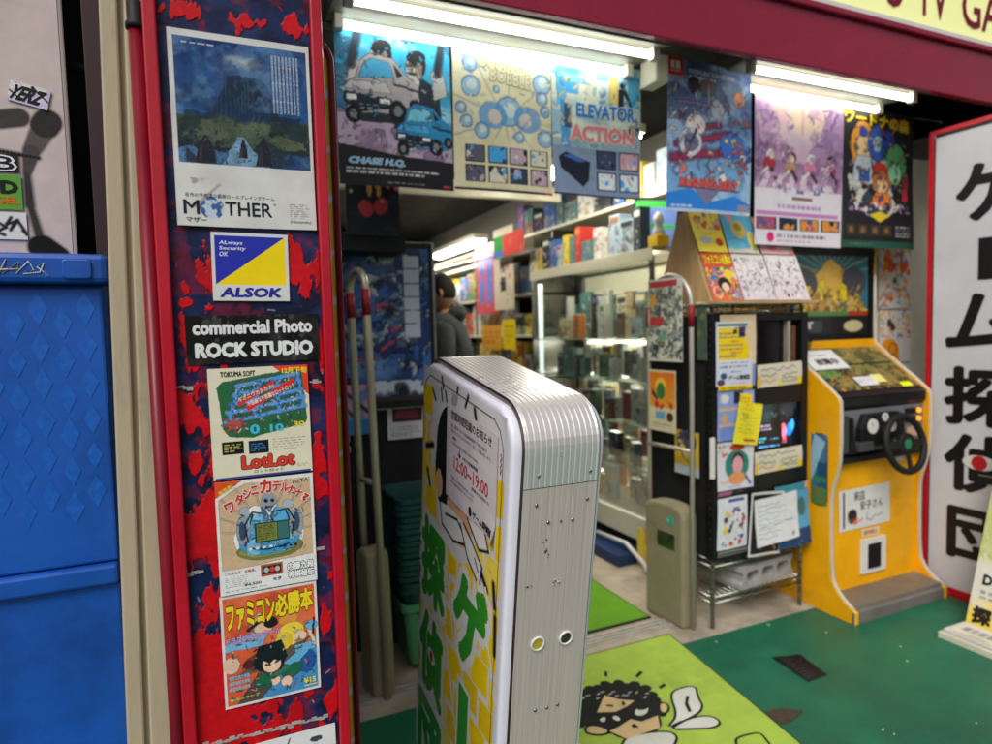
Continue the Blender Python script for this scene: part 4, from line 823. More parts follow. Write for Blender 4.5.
def d_chase(c):
    c.grad((50, 110, 170), (60, 190, 234)); c.noise((170, 222, 240), 4, .52, .2, 2, .7); c.noise((30, 80, 124), 5, .6, .1, 7, .8)
    c.poly([(.0, .12), (.0, .46), (.5, .42), (.7, .3), (1, .28), (1, .12)], (140, 112, 144)); c.noise((190, 166, 190), 6, .55, .1, 9, .8, (0, .12, 1, .44))
    for x, y, r in ((.37, .80, .10), (.67, .77, .095)):
        c.poly([(x-.2, y-.4), (x-.2, y-.12), (x-.06, y-.06), (x+.08, y-.06), (x+.22, y-.12), (x+.24, y-.4)], (34, 42, 56)); c.poly([(x-.03, y-.06), (x+.05, y-.06), (x+.01, y-.26)], (210, 214, 218)); c.ell(x, y, r*.8, r*1.15, (206, 200, 192)); c.ell(x+.02, y+.07, r*.9, r*.6, (30, 28, 34), rot=.3); c.ell(x+.07, y+.02, r*.35, r*.8, (34, 32, 38))
        c.line(x-.06, y+.012, x-.02, y+.016, .02, (30, 28, 32)); c.line(x+.01, y+.016, x+.05, y+.012, .02, (30, 28, 32)); c.line(x-.04, y-.035, x+.02, y-.035, .02, (60, 40, 40)); c.line(x-.01, y+.01, x-.02, y-.015, .012, (150, 130, 124)); c.ell(x+.045, y-.01, .03, .08, (150, 136, 130), .8)
    c.poly([(.08, .60), (.12, .78), (.26, .76), (.24, .62)], (200, 196, 190)); c.line(.12, .74, .20, .98, .07, (40, 46, 60)); c.poly([(.84, .58), (.82, .76), (.92, .80), (.97, .62)], (196, 194, 192)); c.line(.88, .76, .92, .93, .06, (36, 42, 54))
    def car3(x, y, s, bd, gl):
        P = lambda p: [(x+a*s, y+b*s*.72) for a, b in p]
        c.poly(P([(.0, .30), (.06, .52), (.16, .60), (.22, .82), (.36, .92), (.66, .90), (.80, .72), (.98, .60), (1.0, .30), (.9, .16), (.1, .14)]), bd); c.poly(P([(.20, .60), (.25, .78), (.37, .86), (.60, .84), (.66, .64)]), gl); c.poly(P([(.70, .66), (.66, .82), (.78, .70)]), (26, 36, 48))
        c.poly(P([(.0, .30), (.02, .40), (.62, .36), (.64, .22), (.1, .14)]), (30, 34, 46)); c.poly(P([(.02, .44), (.10, .55), (.56, .56), (.62, .42)]), tuple(min(255, v+26) for v in bd)); c.rect(*P([(.04, .30)])[0], *P([(.17, .37)])[0], (232, 236, 236)); c.rect(*P([(.46, .28)])[0], *P([(.60, .35)])[0], (232, 236, 236))
        for q, r in (((.12, .12), .10), ((.70, .20), .12), ((.93, .30), .08)): e = P([q])[0]; c.ell(e[0], e[1], r*s, r*s*1.15, (16, 16, 20)); c.ell(e[0], e[1], r*s*.5, r*s*.6, (120, 124, 130))
        c.line(*P([(.66, .56)])[0], *P([(.98, .50)])[0], .012, (30, 34, 46)); c.dashes(*P([(.2, .18)])[0], *P([(.55, .28)])[0], 2, (150, 170, 190), .8, 3)
    car3(.05, .38, .66, (176, 166, 172), (70, 168, 214)); car3(.48, .20, .52, (40, 136, 190), (120, 200, 226))
    c.busy((0, .2, 1, .98), 150, [(60, 150, 200), (30, 50, 80), (190, 220, 232), (150, 130, 156), (40, 100, 150), (206, 196, 196)], 5, .024); c.warp(.010, 9, 8, (0, .19, 1, 1)); c.ink(.7, .07, (0, .19, 1, 1)); c.grain(.2, 12, 4)
    c.rect(0, 0, 1, .185, (30, 28, 34)); c.poly([(0, .185), (0, .25), (.5, .2), (1, .185)], (30, 28, 34))
    c.text('CHASE H.Q.', .08, .125, .56, .172, (120, 190, 235), .03, shear=.3, out=.07, outc=(220, 225, 230)); c.dashes(.06, .07, .97, .115, 2, (206, 206, 210), .95, 2, .6, .05); c.rect(.9, .02, .97, .03, (210, 60, 80)); c.dashes(.4, .02, .88, .03, 1, (170, 170, 176), .8, 5, .6, .05)
hung('poster', 'hanging blue poster of two suited men above two cars', .415, 1.855, .405, .535, d_chase, seed=3, group=GP)
def shots(c, x0, y0, x1, y1, nx, ny, pal, seed):
    w, h = (x1-x0)/nx, (y1-y0)/ny
    for i in range(nx):
        for j in range(ny):
            a, b = x0+i*w, y0+j*h; rg = random.Random(seed+i*7+j); c.rect(a+w*.06, b+h*.06, a+w*.94, b+h*.94, (30, 30, 40)); c.rect(a+w*.12, b+h*.12, a+w*.88, b+h*.88, rg.choice(pal))
            c.clutter(a+w*.12, b+h*.12, a+w*.88, b+h*.88, 9, pal+[(30, 30, 40)], seed+i+9*j, w*.16)
def d_bub(c):
    c.rect(0, 0, 1, 1, (216, 206, 168)); c.noise((228, 222, 196), 3, .5, .3, 2, .8); c.rect(0, .97, 1, 1, (80, 170, 210))
    for k in range(9): a = k*.7; c.line(.5, .5, .5+.8*math.cos(a), .5+.6*math.sin(a), .008, (190, 180, 140), .7)
    for x, y, r in ((.16, .85, .07), (.17, .70, .09), (.08, .93, .05), (.07, .55, .05), (.12, .46, .055), (.27, .41, .07), (.65, .39, .05), (.93, .4, .08), (.93, .59, .05), (.9, .78, .09), (.55, .56, .13), (.42, .70, .03), (.9, .68, .06)): c.ell(x, y, r, r, (112, 178, 222), .75); c.ell(x+.01, y+.01, r*.55, r*.55, (214, 224, 222), .8); c.ring(x, y, r, .006, (60, 110, 180), .7)
    c.ell(.38, .52, .14, .12, (70, 150, 214), .8); c.ell(.74, .52, .14, .12, (70, 150, 214), .8); c.ell(.40, .51, .07, .07, (220, 200, 190), .9); c.ell(.72, .51, .07, .07, (220, 200, 190), .9)   # plain round balloons stand in for the heroes
    c.text('BUBBLE', .26, .83, .70, .95, (222, 214, 180), .03, -.05, out=.06, outc=(80, 80, 90)); c.text('BOBBLE', .36, .74, .78, .84, (222, 214, 180), .03, -.08, out=.06, outc=(80, 80, 90))
    c.busy((.06, .38, .97, .95), 50, [(112, 178, 222), (224, 216, 186), (90, 140, 200), (196, 186, 150)], 5, .03); c.warp(.008, 8, 4, (0, .36, 1, 1)); c.ink(.35, .06, (0, .36, 1, 1), (60, 90, 150)); c.grain(.08, 12, 4)
    shots(c, .09, .05, .97, .32, 4, 2, [(60, 60, 74), (190, 160, 176), (70, 160, 220), (212, 206, 190), (90, 90, 110)], 5); c.rect(0, 0, 1, .02, (50, 40, 50)); c.rect(.92, .005, .98, .018, (200, 60, 90))
hung('poster', 'hanging cream poster with pale blue bubbles above eight screenshots', .826, 1.865, .400, .525, d_bub, seed=4, group=GP)
def d_elev(c):
    c.grad((110, 132, 160), (190, 214, 216), 0, .0, 1, 1); c.noise((226, 226, 206), 4, .45, .2, 3, .8, (0, .42, 1, 1)); c.rect(0, .88, 1, 1, (120, 200, 224))
    for x0, y0, x1, y1, q in ((.05, .76, .30, .94, (70, 170, 228)), (.06, .66, .16, .95, (90, 180, 230)), (.1, .84, .36, .9, (130, 196, 230)), (.38, .72, .5, .95, (214, 208, 182)), (.64, .72, .74, .93, (222, 196, 110)), (.85, .70, .98, .93, (84, 176, 226)), (.10, .36, .2, .7, (70, 150, 214)), (0, .45, .1, .62, (150, 190, 220)), (.74, .8, .84, .95, (160, 206, 226))): c.rect(x0, y0, x1, y1, q)
    c.text('ELEVATOR', .27, .59, .93, .70, (38, 118, 190), .05, out=.09, outc=(225, 225, 225)); c.text('ACTION', .20, .41, .93, .54, (218, 134, 136), .06, out=.10, outc=(228, 224, 220))
    c.poly([(.74, .64), (.80, .64), (.80, .80), (.88, .70), (.9, .72), (.82, .84), (.74, .83)], (36, 40, 50)); c.ell(.79, .86, .035, .03, (36, 40, 50)); c.poly([(.13, .50), (.22, .50), (.2, .68), (.14, .68)], (60, 80, 104)); c.ell(.17, .70, .035, .03, (200, 200, 196)); c.rect(.86, .50, .98, .56, (40, 44, 56))
    c.rect(0, 0, 1, .36, (126, 142, 172)); c.poly([(.06, .28), (.14, .32), (.42, .26), (.40, .12), (.33, .07), (.08, .2)], (30, 34, 50)); c.poly([(.10, .29), (.2, .305), (.38, .265), (.3, .25)], (60, 100, 180))
    c.busy((0, .38, 1, .98), 160, [(90, 180, 230), (216, 214, 190), (60, 110, 160), (214, 224, 226), (222, 196, 110)], 5, .035); c.ink(.35, .08); c.grain(.12, 12, 4)
    shots(c, .48, .04, 1, .37, 2, 2, [(80, 160, 220), (214, 220, 224), (200, 160, 176), (60, 70, 100)], 8); c.rect(0, 0, 1, .012, (40, 40, 50))
hung('poster', 'hanging blue and white elevator action poster, right of the bubble poster', 1.228, 1.872, .408, .515, d_elev, seed=5, group=GP)
def d_switch(c):
    c.grad((120, 170, 214), (72, 84, 140), 0, .1, 1, 1); c.noise((160, 190, 222), 5, .52, .15, 4, .8); c.noise((70, 80, 130), 4, .6, .15, 6, .7, (0, .6, 1, 1))
    c.rect(0, .885, .17, 1, (214, 26, 44)); c.rect(.035, .93, .08, .98, (235, 235, 235)); c.rect(.09, .93, .135, .98, (235, 235, 235)); c.text('NINTENDO', .03, .905, .145, .92, (235, 235, 235), .03)
    c.text('RUSHING BEAT RUSH RETURNS', .24, .915, .80, .945, (222, 226, 236), .03); c.dashes(.24, .885, .62, .905, 1, (222, 226, 236), .9, 3, .7)
    c.ell(.30, .84, .08, .08, (66, 52, 66)); c.ell(.47, .84, .09, .08, (120, 96, 90)); c.line(.1, .72, .75, .72, .02, (206, 150, 214)); c.line(.48, .86, .48, .62, .02, (206, 190, 230)); c.ell(.86, .79, .07, .07, (220, 140, 104)); c.ell(.58, .70, .08, .09, (184, 190, 206))
    for (a, b, c_, d, w_) in ((.10, .44, .74, .55, .07), (.06, .35, .66, .42, .08), (.3, .55, .62, .60, .05)): c.line(a, b, c_, d, w_, (150, 44, 78))
    c.ell(.26, .53, .06, .05, (226, 222, 222)); c.ell(.31, .58, .12, .09, (230, 214, 210)); c.ell(.25, .46, .13, .13, (206, 202, 212)); c.ell(.26, .46, .08, .08, (110, 110, 140)); c.line(.2, .38, .32, .55, .02, (70, 66, 90))
    c.ell(.76, .47, .16, .12, (60, 110, 196)); c.ell(.70, .50, .03, .03, (226, 206, 100)); c.ell(.79, .50, .03, .03, (226, 206, 100)); c.line(.86, .4, .97, .46, .05, (50, 90, 176)); c.line(.86, .36, .97, .40, .05, (50, 90, 176))
    c.clutter(.14, .18, .9, .36, 26, [(196, 180, 186), (70, 66, 96), (90, 150, 170), (196, 120, 110), (220, 214, 210)], 4, .07)
    for k in range(10): c.ell(.8+.15*random.random(), .25+.4*random.random(), .035, .022, (166, 92, 84))
    c.busy((.04, .17, .96, .82), 200, [(196, 180, 196), (70, 66, 100), (120, 170, 206), (190, 110, 110), (226, 222, 220), (150, 50, 80), (90, 80, 130), (222, 190, 160), (100, 190, 200)], 5, .03); c.warp(.014, 8, 4, (0, .17, 1, .88)); c.ink(.7, .06, (0, .16, 1, .88), (40, 30, 60)); c.grain(.2, 12, 4)
    c.poly([(0, .02), (0, .12), (.25, .16), (.5, .08), (.8, .13), (1, .08), (1, .02)], (46, 128, 214)); c.text('RUSHING BEAT', .14, .165, .84, .225, (216, 92, 92), .05, out=.1, outc=(96, 26, 44)); c.line(.12, .165, .86, .16, .012, (70, 34, 50)); c.poly([(.3, .16), (.45, .05), (.62, .16)], (120, 120, 150)); c.dashes(.05, .03, .3, .05, 1, (220, 226, 236), .9, 3, .7); c.rect(.84, .02, .98, .07, (140, 140, 160))
hung('poster', 'hanging blue sky poster of a red biplane with a red square logo in the corner', 1.69, 1.815, .445, .60, d_switch, y=2.1, seed=6, group=GP)
def d_abbey(c):
    c.grad((190, 150, 180), (222, 190, 206), 0, .27, 1, .8); c.grad((206, 186, 206), (232, 176, 140), .0, .66, 1, 1); c.ell(.55, .80, .4, .12, (232, 208, 170), .8, 1); c.rect(0, .965, 1, 1, (226, 90, 96))
    c.poly([(0, .45), (0, .93), (.16, .90), (.26, .72), (.36, .64), (.36, .5)], (160, 124, 170)); c.poly([(1, .45), (1, .90), (.8, .86), (.72, .7), (.62, .62), (.6, .5)], (176, 138, 180)); c.noise((206, 160, 190), 12, .55, .1, 4, .6, (0, .5, .36, .92)); c.noise((140, 110, 160), 12, .58, .1, 5, .6, (.62, .5, 1, .9)); c.rect(.53, .72, .56, .95, (214, 150, 160), .7)
    c.grad((196, 150, 186), (150, 116, 158), 0, .36, 1, .54)
    for k in range(6): c.poly([(.02+k*.16, .36), (.12+k*.16, .36), (.2+k*.13, .46), (.14+k*.13, .46)], (220, 196, 216))
    for x, q, q2 in ((.16, (176, 50, 66), (226, 220, 220)), (.40, (196, 150, 104), (40, 34, 44)), (.63, (220, 130, 170), (226, 220, 226)), (.86, (176, 60, 84), (50, 40, 56))):
        c.ell(x+.01, .57, .055, .045, q2); c.ell(x-.005, .51, .07, .055, q); c.line(x-.02, .48, x-.08, .44, .035, (236, 222, 220)); c.line(x+.02, .48, x+.07, .43, .035, (40, 32, 44)); c.ell(x+.02, .56, .03, .03, (236, 206, 190))
    c.busy((0, .38, .4, .92), 70, [(190, 150, 190), (140, 110, 160), (222, 190, 206), (120, 90, 140)], 5, .04); c.busy((.6, .38, 1, .92), 70, [(190, 150, 190), (140, 110, 160), (222, 190, 206), (120, 90, 140)], 6, .04); c.warp(.012, 9, 4, (0, .37, 1, .96)); c.ink(.45, .06, (0, .36, 1, .64), (90, 50, 90)); c.grain(.12, 12, 4, (0, .36, 1, 1))
    c.rect(0, 0, 1, .36, (226, 220, 228)); c.text('PASTEL PARADE', .24, .345, .82, .395, (228, 224, 232), .05, out=.1, outc=(120, 110, 150)) if False else c.clutter(.2, .34, .84, .40, 40, [(228, 224, 232), (120, 112, 156), (200, 190, 216)], 4, .035)
    c.rect(.42, .295, .66, .32, (140, 100, 96)); c.dashes(.25, .235, .82, .265, 1, (170, 110, 190), .9, 3, .9, .05); c.rect(.02, .19, .96, .215, (196, 132, 190))
    shots(c, .0, .095, 1, .185, 4, 1, [(40, 44, 70), (196, 80, 110), (90, 90, 140), (220, 150, 60)], 3); c.ell(.17, .05, .042, .042, (222, 40, 120)); c.dashes(.24, .05, .9, .075, 1, (70, 60, 90), .9, 8, .8); c.dashes(.24, .02, .9, .04, 1, (200, 70, 90), .8, 6, .6)
hung('poster', 'hanging pastel pink poster of four figures crossing a city street', 2.255, 1.712, .565, .71, d_abbey, seed=7, group=GP)
def d_dark(c):
    c.rect(0, 0, 1, 1, (36, 36, 40)); c.noise((50, 50, 54), 5, .6, .1, 3, .6); c.ell(.48, .5, .40, .36, (206, 204, 196)); c.ell(.46, .33, .2, .14, (60, 70, 80)); c.noise((36, 36, 40), 7, .6, .04, 5, 1, (0, .25, 1, .8))
    c.ell(.27, .74, .16, .22, (226, 150, 60)); c.ell(.28, .72, .10, .12, (236, 200, 150)); c.poly([(.12, .48), (.2, .66), (.38, .66), (.42, .46)], (196, 206, 216)); c.rect(.22, .48, .36, .56, (50, 90, 170)); c.ell(.28, .83, .05, .05, (60, 80, 180))
    c.ell(.47, .76, .13, .17, (60, 96, 190)); c.ell(.47, .76, .07, .08, (150, 190, 226)); c.ell(.62, .76, .11, .15, (44, 70, 160)); c.line(.55, .84, .5, .9, .03, (226, 140, 50)); c.line(.68, .84, .72, .9, .03, (226, 140, 50)); c.ell(.74, .64, .15, .17, (96, 176, 110)); c.ell(.72, .55, .10, .10, (150, 206, 160))
    c.poly([(.38, .5), (.44, .62), (.58, .62), (.64, .5)], (206, 56, 50)); c.ell(.52, .48, .13, .11, (196, 110, 50)); c.ell(.52, .45, .09, .08, (236, 190, 140)); c.poly([(.36, .30), (.44, .40), (.64, .40), (.66, .30)], (230, 130, 50)); c.ell(.88, .5, .05, .1, (130, 60, 60)); c.poly([(.82, .36), (.92, .36), (.9, .46), (.84, .46)], (196, 50, 60))
    c.busy((.1, .28, .9, .88), 170, [(226, 150, 60), (60, 90, 180), (206, 206, 200), (96, 176, 110), (196, 56, 50), (36, 36, 40), (236, 200, 150), (60, 60, 80)], 5, .028); c.warp(.014, 8, 5, (.06, .25, .95, .9)); c.ink(.8, .06, (.06, .25, .95, .9)); c.grain(.2, 14, 4)
    c.text('ワードナの森', .03, .875, .93, .975, (226, 196, 50), .05, -.03, out=.1, outc=(90, 70, 20)); c.clutter(.05, .265, .95, .33, 50, [(222, 214, 222), (150, 120, 160), (60, 50, 70)], 8, .04); c.poly([(.36, .24), (.5, .19), (.64, .24), (.5, .27)], (226, 200, 50))
    for k in range(4): c.rect(.05+.16*k, .09, .18+.16*k, .17, (66, 58, 50)); c.ell(.115+.16*k, .13, .03, .03, (130, 96, 50))
    c.dashes(.72, .08, .95, .17, 4, (200, 200, 200), .8, 5); c.rect(0, .0, 1, .05, (40, 84, 70)); c.dashes(.1, .02, .7, .035, 1, (130, 170, 150), .8, 2)
hung('poster', 'hanging black poster with yellow Japanese title over a ring of fantasy heroes', 2.826, 1.718, .525, .675, d_dark, seed=8, group=GP, bg=(36, 36, 40))

# dark poster left, wall display panel and framed blue poster
def d_dpost(c):
    c.rect(0, 0, 1, 1, (30, 32, 42)); c.noise((44, 46, 60), 4, .55, .1, 2, .8); c.ell(.5, .95, .3, .25, (206, 130, 90)); c.ell(.45, .6, .05, .2, (216, 160, 90)); c.ell(.62, .6, .05, .2, (216, 160, 90)); c.ell(.38, .32, .13, .16, (190, 60, 74), rot=.5); c.ell(.66, .36, .13, .16, (190, 60, 74), rot=-.4)
    for x, y, q in ((.8, .6, (226, 130, 70)), (.95, .58, (226, 110, 110)), (.68, .42, (226, 130, 160)), (.1, .52, (190, 170, 150)), (.98, .92, (240, 190, 200))): c.ell(x, y, .035, .035, q)
hung('poster', 'small dark poster with red shapes and glowing dots under the chase poster', .47, 1.72, .2, .30, d_dpost, y=2.4, n=50, bg=(30, 32, 42), cat='poster')
tag(MB().box(.42, 2.42, 1.665, .70, 2.6, 1.735).build('black_shelf', M['blackm']), 'black shelf edge right under the small dark poster', 'shelf')
fp = thing('framed_poster', 'tall black framed blue mecha poster standing inside the entrance on the left', 'framed poster', (.66, 2.6, 1.04))
MB().box(-.32, 0, 0, .205, .03, .685).build('frame', M['black'], fp, .004)
MB().box(-.33, .004, -.004, .215, .028, .689).build('outer_edge', M['steel'], fp)
bp_ = CV(.49, .63, (54, 92, 168), 90)
bp_.grad((70, 100, 160), (64, 108, 190)); bp_.noise((206, 220, 236), 4, .56, .12, 3, .8, (.5, .2, 1, 1)); bp_.noise((30, 50, 96), 4, .56, .1, 6, .8)
rgp = random.Random(9)
for k in range(46):
    x, y = rgp.uniform(0, .7), rgp.uniform(.3, 1); a = rgp.uniform(-.3, .9); bp_.poly([(x, y), (x+.16*math.cos(a), y+.1*math.sin(a)), (x+.2*math.cos(a), y+.1*math.sin(a)+.04), (x+.03, y+.05)], rgp.choice([(30, 44, 80), (170, 196, 214), (60, 110, 180), (206, 214, 222), (120, 150, 190), (36, 60, 110), (190, 80, 120)]), .85)
for k in range(6): bp_.rect(.78, .42+.09*k, .92, .50+.09*k, (196, 206, 224))
bp_.rect(0, .27, .55, .29, (206, 60, 110)); bp_.ell(.5, .22, .3, .12, (110, 150, 206), .6, .5); bp_.noise((206, 212, 220), 6, .5, .1, 12, .8, (.45, .03, 1, .14)); bp_.noise((24, 26, 36), 7, .5, .05, 14, .9, (.5, .03, 1, .12)); bp_.poly([(0, 0), (.4, .02), (.3, .16), (0, .24)], (40, 44, 60)); bp_.busy((0, .2, 1, 1), 260, [(170, 196, 214), (30, 44, 80), (60, 110, 180), (206, 214, 222), (90, 130, 190), (20, 30, 60)], 4, .05); bp_.warp(.03, 7, 4); bp_.ink(.6, .08); bp_.rect(0, 0, 1, .03, (60, 50, 50))
for k in range(6): bp_.rect(.78, .42+.09*k, .92, .50+.09*k, (196, 206, 224))
bp_.build('poster_sheet', 'glossy', fp, loc=(-.305, -.003, .03), back=False)
sticker('flyer', 'small flyer of pink clouds and dark diagonal bars behind the security gate', .15, .20, .44, 2.55, .95, lambda c: (c.rect(0, 0, 1, 1, (110, 140, 190)), c.noise((214, 150, 176), 4, .5, .1, 3, .9, (0, .3, 1, 1)), c.line(0, 1, 1, .3, .1, (30, 30, 40)), c.line(0, .7, .6, .2, .08, (30, 30, 40)), c.rect(0, 0, 1, .3, (50, 130, 190))), 0, 'print', 'flyer', 40)
bk = thing('black_cabinet', 'black cabinet behind the security gate with a cable dangling down its front', 'cabinet', (.6, 2.66, .004))
MB().box(-.3, 0, 0, .36, .5, 1.03).build('body', M['blackm'], bk, .006); MB().box(-.3, -.02, .86, -.10, .02, .885).build('ledge', M['white'], bk); MB().box(-.3, -.012, .905, -.10, .0, .935).build('label_strip', M['offwhite'], bk)
MB().tube([(-.2, -.01, .83), (-.13, -.015, .80), (-.11, -.015, .7), (-.12, -.015, .4), (-.11, -.015, .1)], .004, 8).build('cable', M['rubber'], bk)
sticker('flyer', 'white notice with a dark red handheld console printed on it, on the black cabinet', .19, .15, .66, 2.645, .90, lambda c: (c.rect(0, 0, 1, 1, (196, 190, 196)), c.rect(.12, .48, .80, .90, (60, 30, 44)), c.rect(.2, .58, .72, .82, (130, 50, 80)), c.dashes(.08, .08, .75, .38, 4, (80, 80, 90), .9, 3), c.rect(.78, .12, .9, .28, (90, 90, 100)) if False else c), 0, 'print', 'flyer', 50)
BG = 'green shopping baskets in the stack'
bkt = None
def basket(z, k):
    mb = MB(); o = rrect(-.20, -.14, .20, .14, .03, 3); i = rrect(-.17, -.115, .17, .115, .025, 3); n = len(o)
    v = [(x, y, .02) for x, y in i]+[(x, y, .17) for x, y in o]+[(x*1.04, y*1.05, .17) for x, y in o]+[(x*1.04, y*1.05, .152) for x, y in o]+[(x*.985, y*.985, .165) for x, y in o]+[(x*.96, y*.96, .025) for x, y in i]
    f = [(a, (a+1) % n, n+(a+1) % n, n+a) for a in range(n)]+[(n+a, n+(a+1) % n, 2*n+(a+1) % n, 2*n+a) for a in range(n)]+[(2*n+a, 2*n+(a+1) % n, 3*n+(a+1) % n, 3*n+a) for a in range(n)]+[(4*n+a, 5*n+a, 5*n+(a+1) % n, 4*n+(a+1) % n) for a in range(n)]+[(4*n+a, 4*n+(a+1) % n, n+(a+1) % n, n+a) for a in range(n)]+[tuple(range(n))]+[tuple(range(6*n-1, 5*n-1, -1))]
    return mb.add(v, f)
NB = 16
for k in range(NB):
    lab = 'topmost dark green basket of the stack inside the entrance' if k == NB-1 else 'dark green shopping basket nested in the stack behind the sign stand'
    if bkt is None: bkt = basket(0, 0).build('shopping_basket', M['basket']); o = bkt
    else: o = bkt.copy(); link(o)
    o.location = (.82+.004*math.sin(k*2.3), 2.50+.003*math.cos(k*3), .19+k*.0235); o.rotation_euler = (0, 0, R(2+1.5*math.sin(k*1.7))); tag(o, lab, 'basket', BG)
bu = basket(0, 0); bu.v = [(x*.95, y*.95, z*1.7) for x, y, z in bu.v]
tag(bu.build('shopping_basket', M['bucket'], loc=(.82, 2.5, .004)), 'pale green deep basket at the bottom of the dark green stack', 'basket', BG)

# ------------------------------------------------------------------ security gates
def gate(label, near, far, lean, h, papers, gm='gold', tr=.0145):
    n, f = Vector((*near, .004)), Vector((*far, .004)); d = f-n; L = d.length; u = d.normalized()
    g = thing('security_gate', label, 'security gate', n, (0, lean, math.atan2(u.y, u.x)), 'anti theft gates at the entrance')
    r = L/2*.98; pts = [(0, 0, 0), (0, 0, h-r)]+[(L/2-L/2*math.cos(R(a)), 0, h-r+r*math.sin(R(a))) for a in range(15, 180, 15)]+[(L, 0, h-r), (L, 0, 0)]
    MB().tube(pts, tr, 14).build('loop_tube', M[gm], g)
    MB().tube([(0, 0, .80), (L, 0, .80)], .010, 10).build('cross_bar', M['gold'], g)
    MB().tube([(0, 0, h-r-.10), (0, 0, h-r-.005)], tr+.0013, 14).build('red_band', M['redband'], g); MB().tube([(L, 0, h-r-.10), (L, 0, h-r-.005)], tr+.0013, 14).build('red_band', M['redband'], g)
    prof_ = [(.012, 0), (L-.01, 0), (L-.01, .52)]+[(L/2+(L/2-.012)*math.cos(R(a)), .52+.035*math.sin(R(a))) for a in range(20, 180, 20)]+[(.012, .50)]
    MB().prism(prof_, 'Y', -.045, .045).build('antenna_base', M['gate'], g, .018, seg=3)
    return g, L
gl, _ = gate('brass coloured anti theft gate with red bands standing left of the leaning sign stand', (.529, 2.262), (.50, 2.40), R(2.4), 1.585, 0)
gr_, GL = gate('beige anti theft gate with flyers taped to it at the right of the entrance', (1.888, 2.185), (1.868, 2.455), 0, 1.575, 1, 'palesteel', .0105)
MB().box(.06, .046, .35, .17, .05, .42).build('status_window', M['steel'], gr_, .003)
def onX(name, label, x, y_near, z0, w, h, draw, n=50, cat='flyer', rot=0, m='print', group=None, bend=None):
    c = CV(w, h, WHITE, n); draw(c); return c.build(name, m, None, (x, y_near+w, z0), (0, rot, FR), label, cat, group, bend)
sticker_ = onX('sticker', 'turquoise sticker on the base of the right hand security gate', 1.835, 2.25, .465, .13, .035, lambda c: (c.rect(0, 0, 1, 1, (40, 170, 140)), c.dashes(.1, .3, .9, .7, 1, (180, 226, 210), .9, 3)), 30, 'sticker')
onX('sticker', 'small lilac sticker low on the base of the right hand security gate', 1.835, 2.40, .41, .03, .05, lambda c: c.rect(0, 0, 1, 1, (170, 160, 200)), 8, 'sticker')
PAL = [(60, 70, 70), (120, 150, 130), (206, 210, 190), (40, 44, 50), (100, 140, 170), (200, 180, 120), (230, 228, 220)]
onX('poster', 'tall collage poster with red heading bars on the right security gate', 1.852, 2.20, 1.195, .235, .37, lambda c: (c.rect(0, 0, 1, 1, (214, 216, 200)), c.clutter(.04, .04, .8, .86, 60, PAL, 3, .09), c.busy((.04, .04, .96, .88), 300, PAL, 3, .07), c.ink(.6, .06), c.rect(.04, .9, .85, .97, (190, 70, 70)), c.rect(.04, .44, .46, .54, (190, 70, 70)), c.ell(.14, .74, .1, .12, (226, 170, 60)), c.ell(.45, .3, .1, .08, (100, 170, 130))), 60, 'poster')
onX('flyer', 'orange game flyer taped below the collage poster on the right security gate', 1.852, 2.245, .875, .19, .28, lambda c: (c.rect(0, 0, 1, 1, (216, 206, 170)), c.grad((226, 160, 60), (230, 120, 30), .03, .4, .97, .97), c.ell(.45, .74, .2, .2, (240, 200, 60)), c.ell(.45, .66, .16, .2, (60, 120, 60)), c.poly([(.1, .6), (.3, .5), (.35, .55), (.12, .7)], (60, 60, 70)), c.clutter(.1, .36, .9, .5, 16, [(226, 150, 30), (200, 60, 30), (240, 210, 80)], 3, .1), c.ell(.78, .25, .12, .12, (80, 50, 40)), c.rect(.25, .2, .6, .32, (100, 170, 200)), c.dashes(.1, .05, .9, .14, 2, (90, 90, 80), .8, 2)), 50, 'flyer')
onX('flyer', 'yellow and brown flyer seen through the lower part of the right gate', 1.93, 2.19, .68, .16, .20, lambda c: (c.rect(0, 0, 1, 1, (226, 190, 60)), c.ell(.5, .75, .4, .35, (60, 70, 110)), c.clutter(.1, .3, .9, .95, 20, [(150, 110, 70), (226, 190, 60), (70, 60, 60), (214, 190, 150)], 5, .14), c.rect(0, 0, 1, .22, (190, 200, 206))), 40)
onX('flyer', 'dark green flyer on the side of the black game rack', 1.958, 2.17, 1.20, .06, .23, lambda c: (c.rect(0, 0, 1, 1, (80, 100, 80)), c.clutter(0, 0, 1, 1, 14, [(60, 90, 100), (120, 120, 70), (50, 60, 50)], 5, .3)), 20)
tag(MB().box(1.93, 2.115, .69, 1.955, 2.125, .87).build('white_card', M['white'], None, .003), 'narrow white card hanging between the right gate and the black rack', 'card')
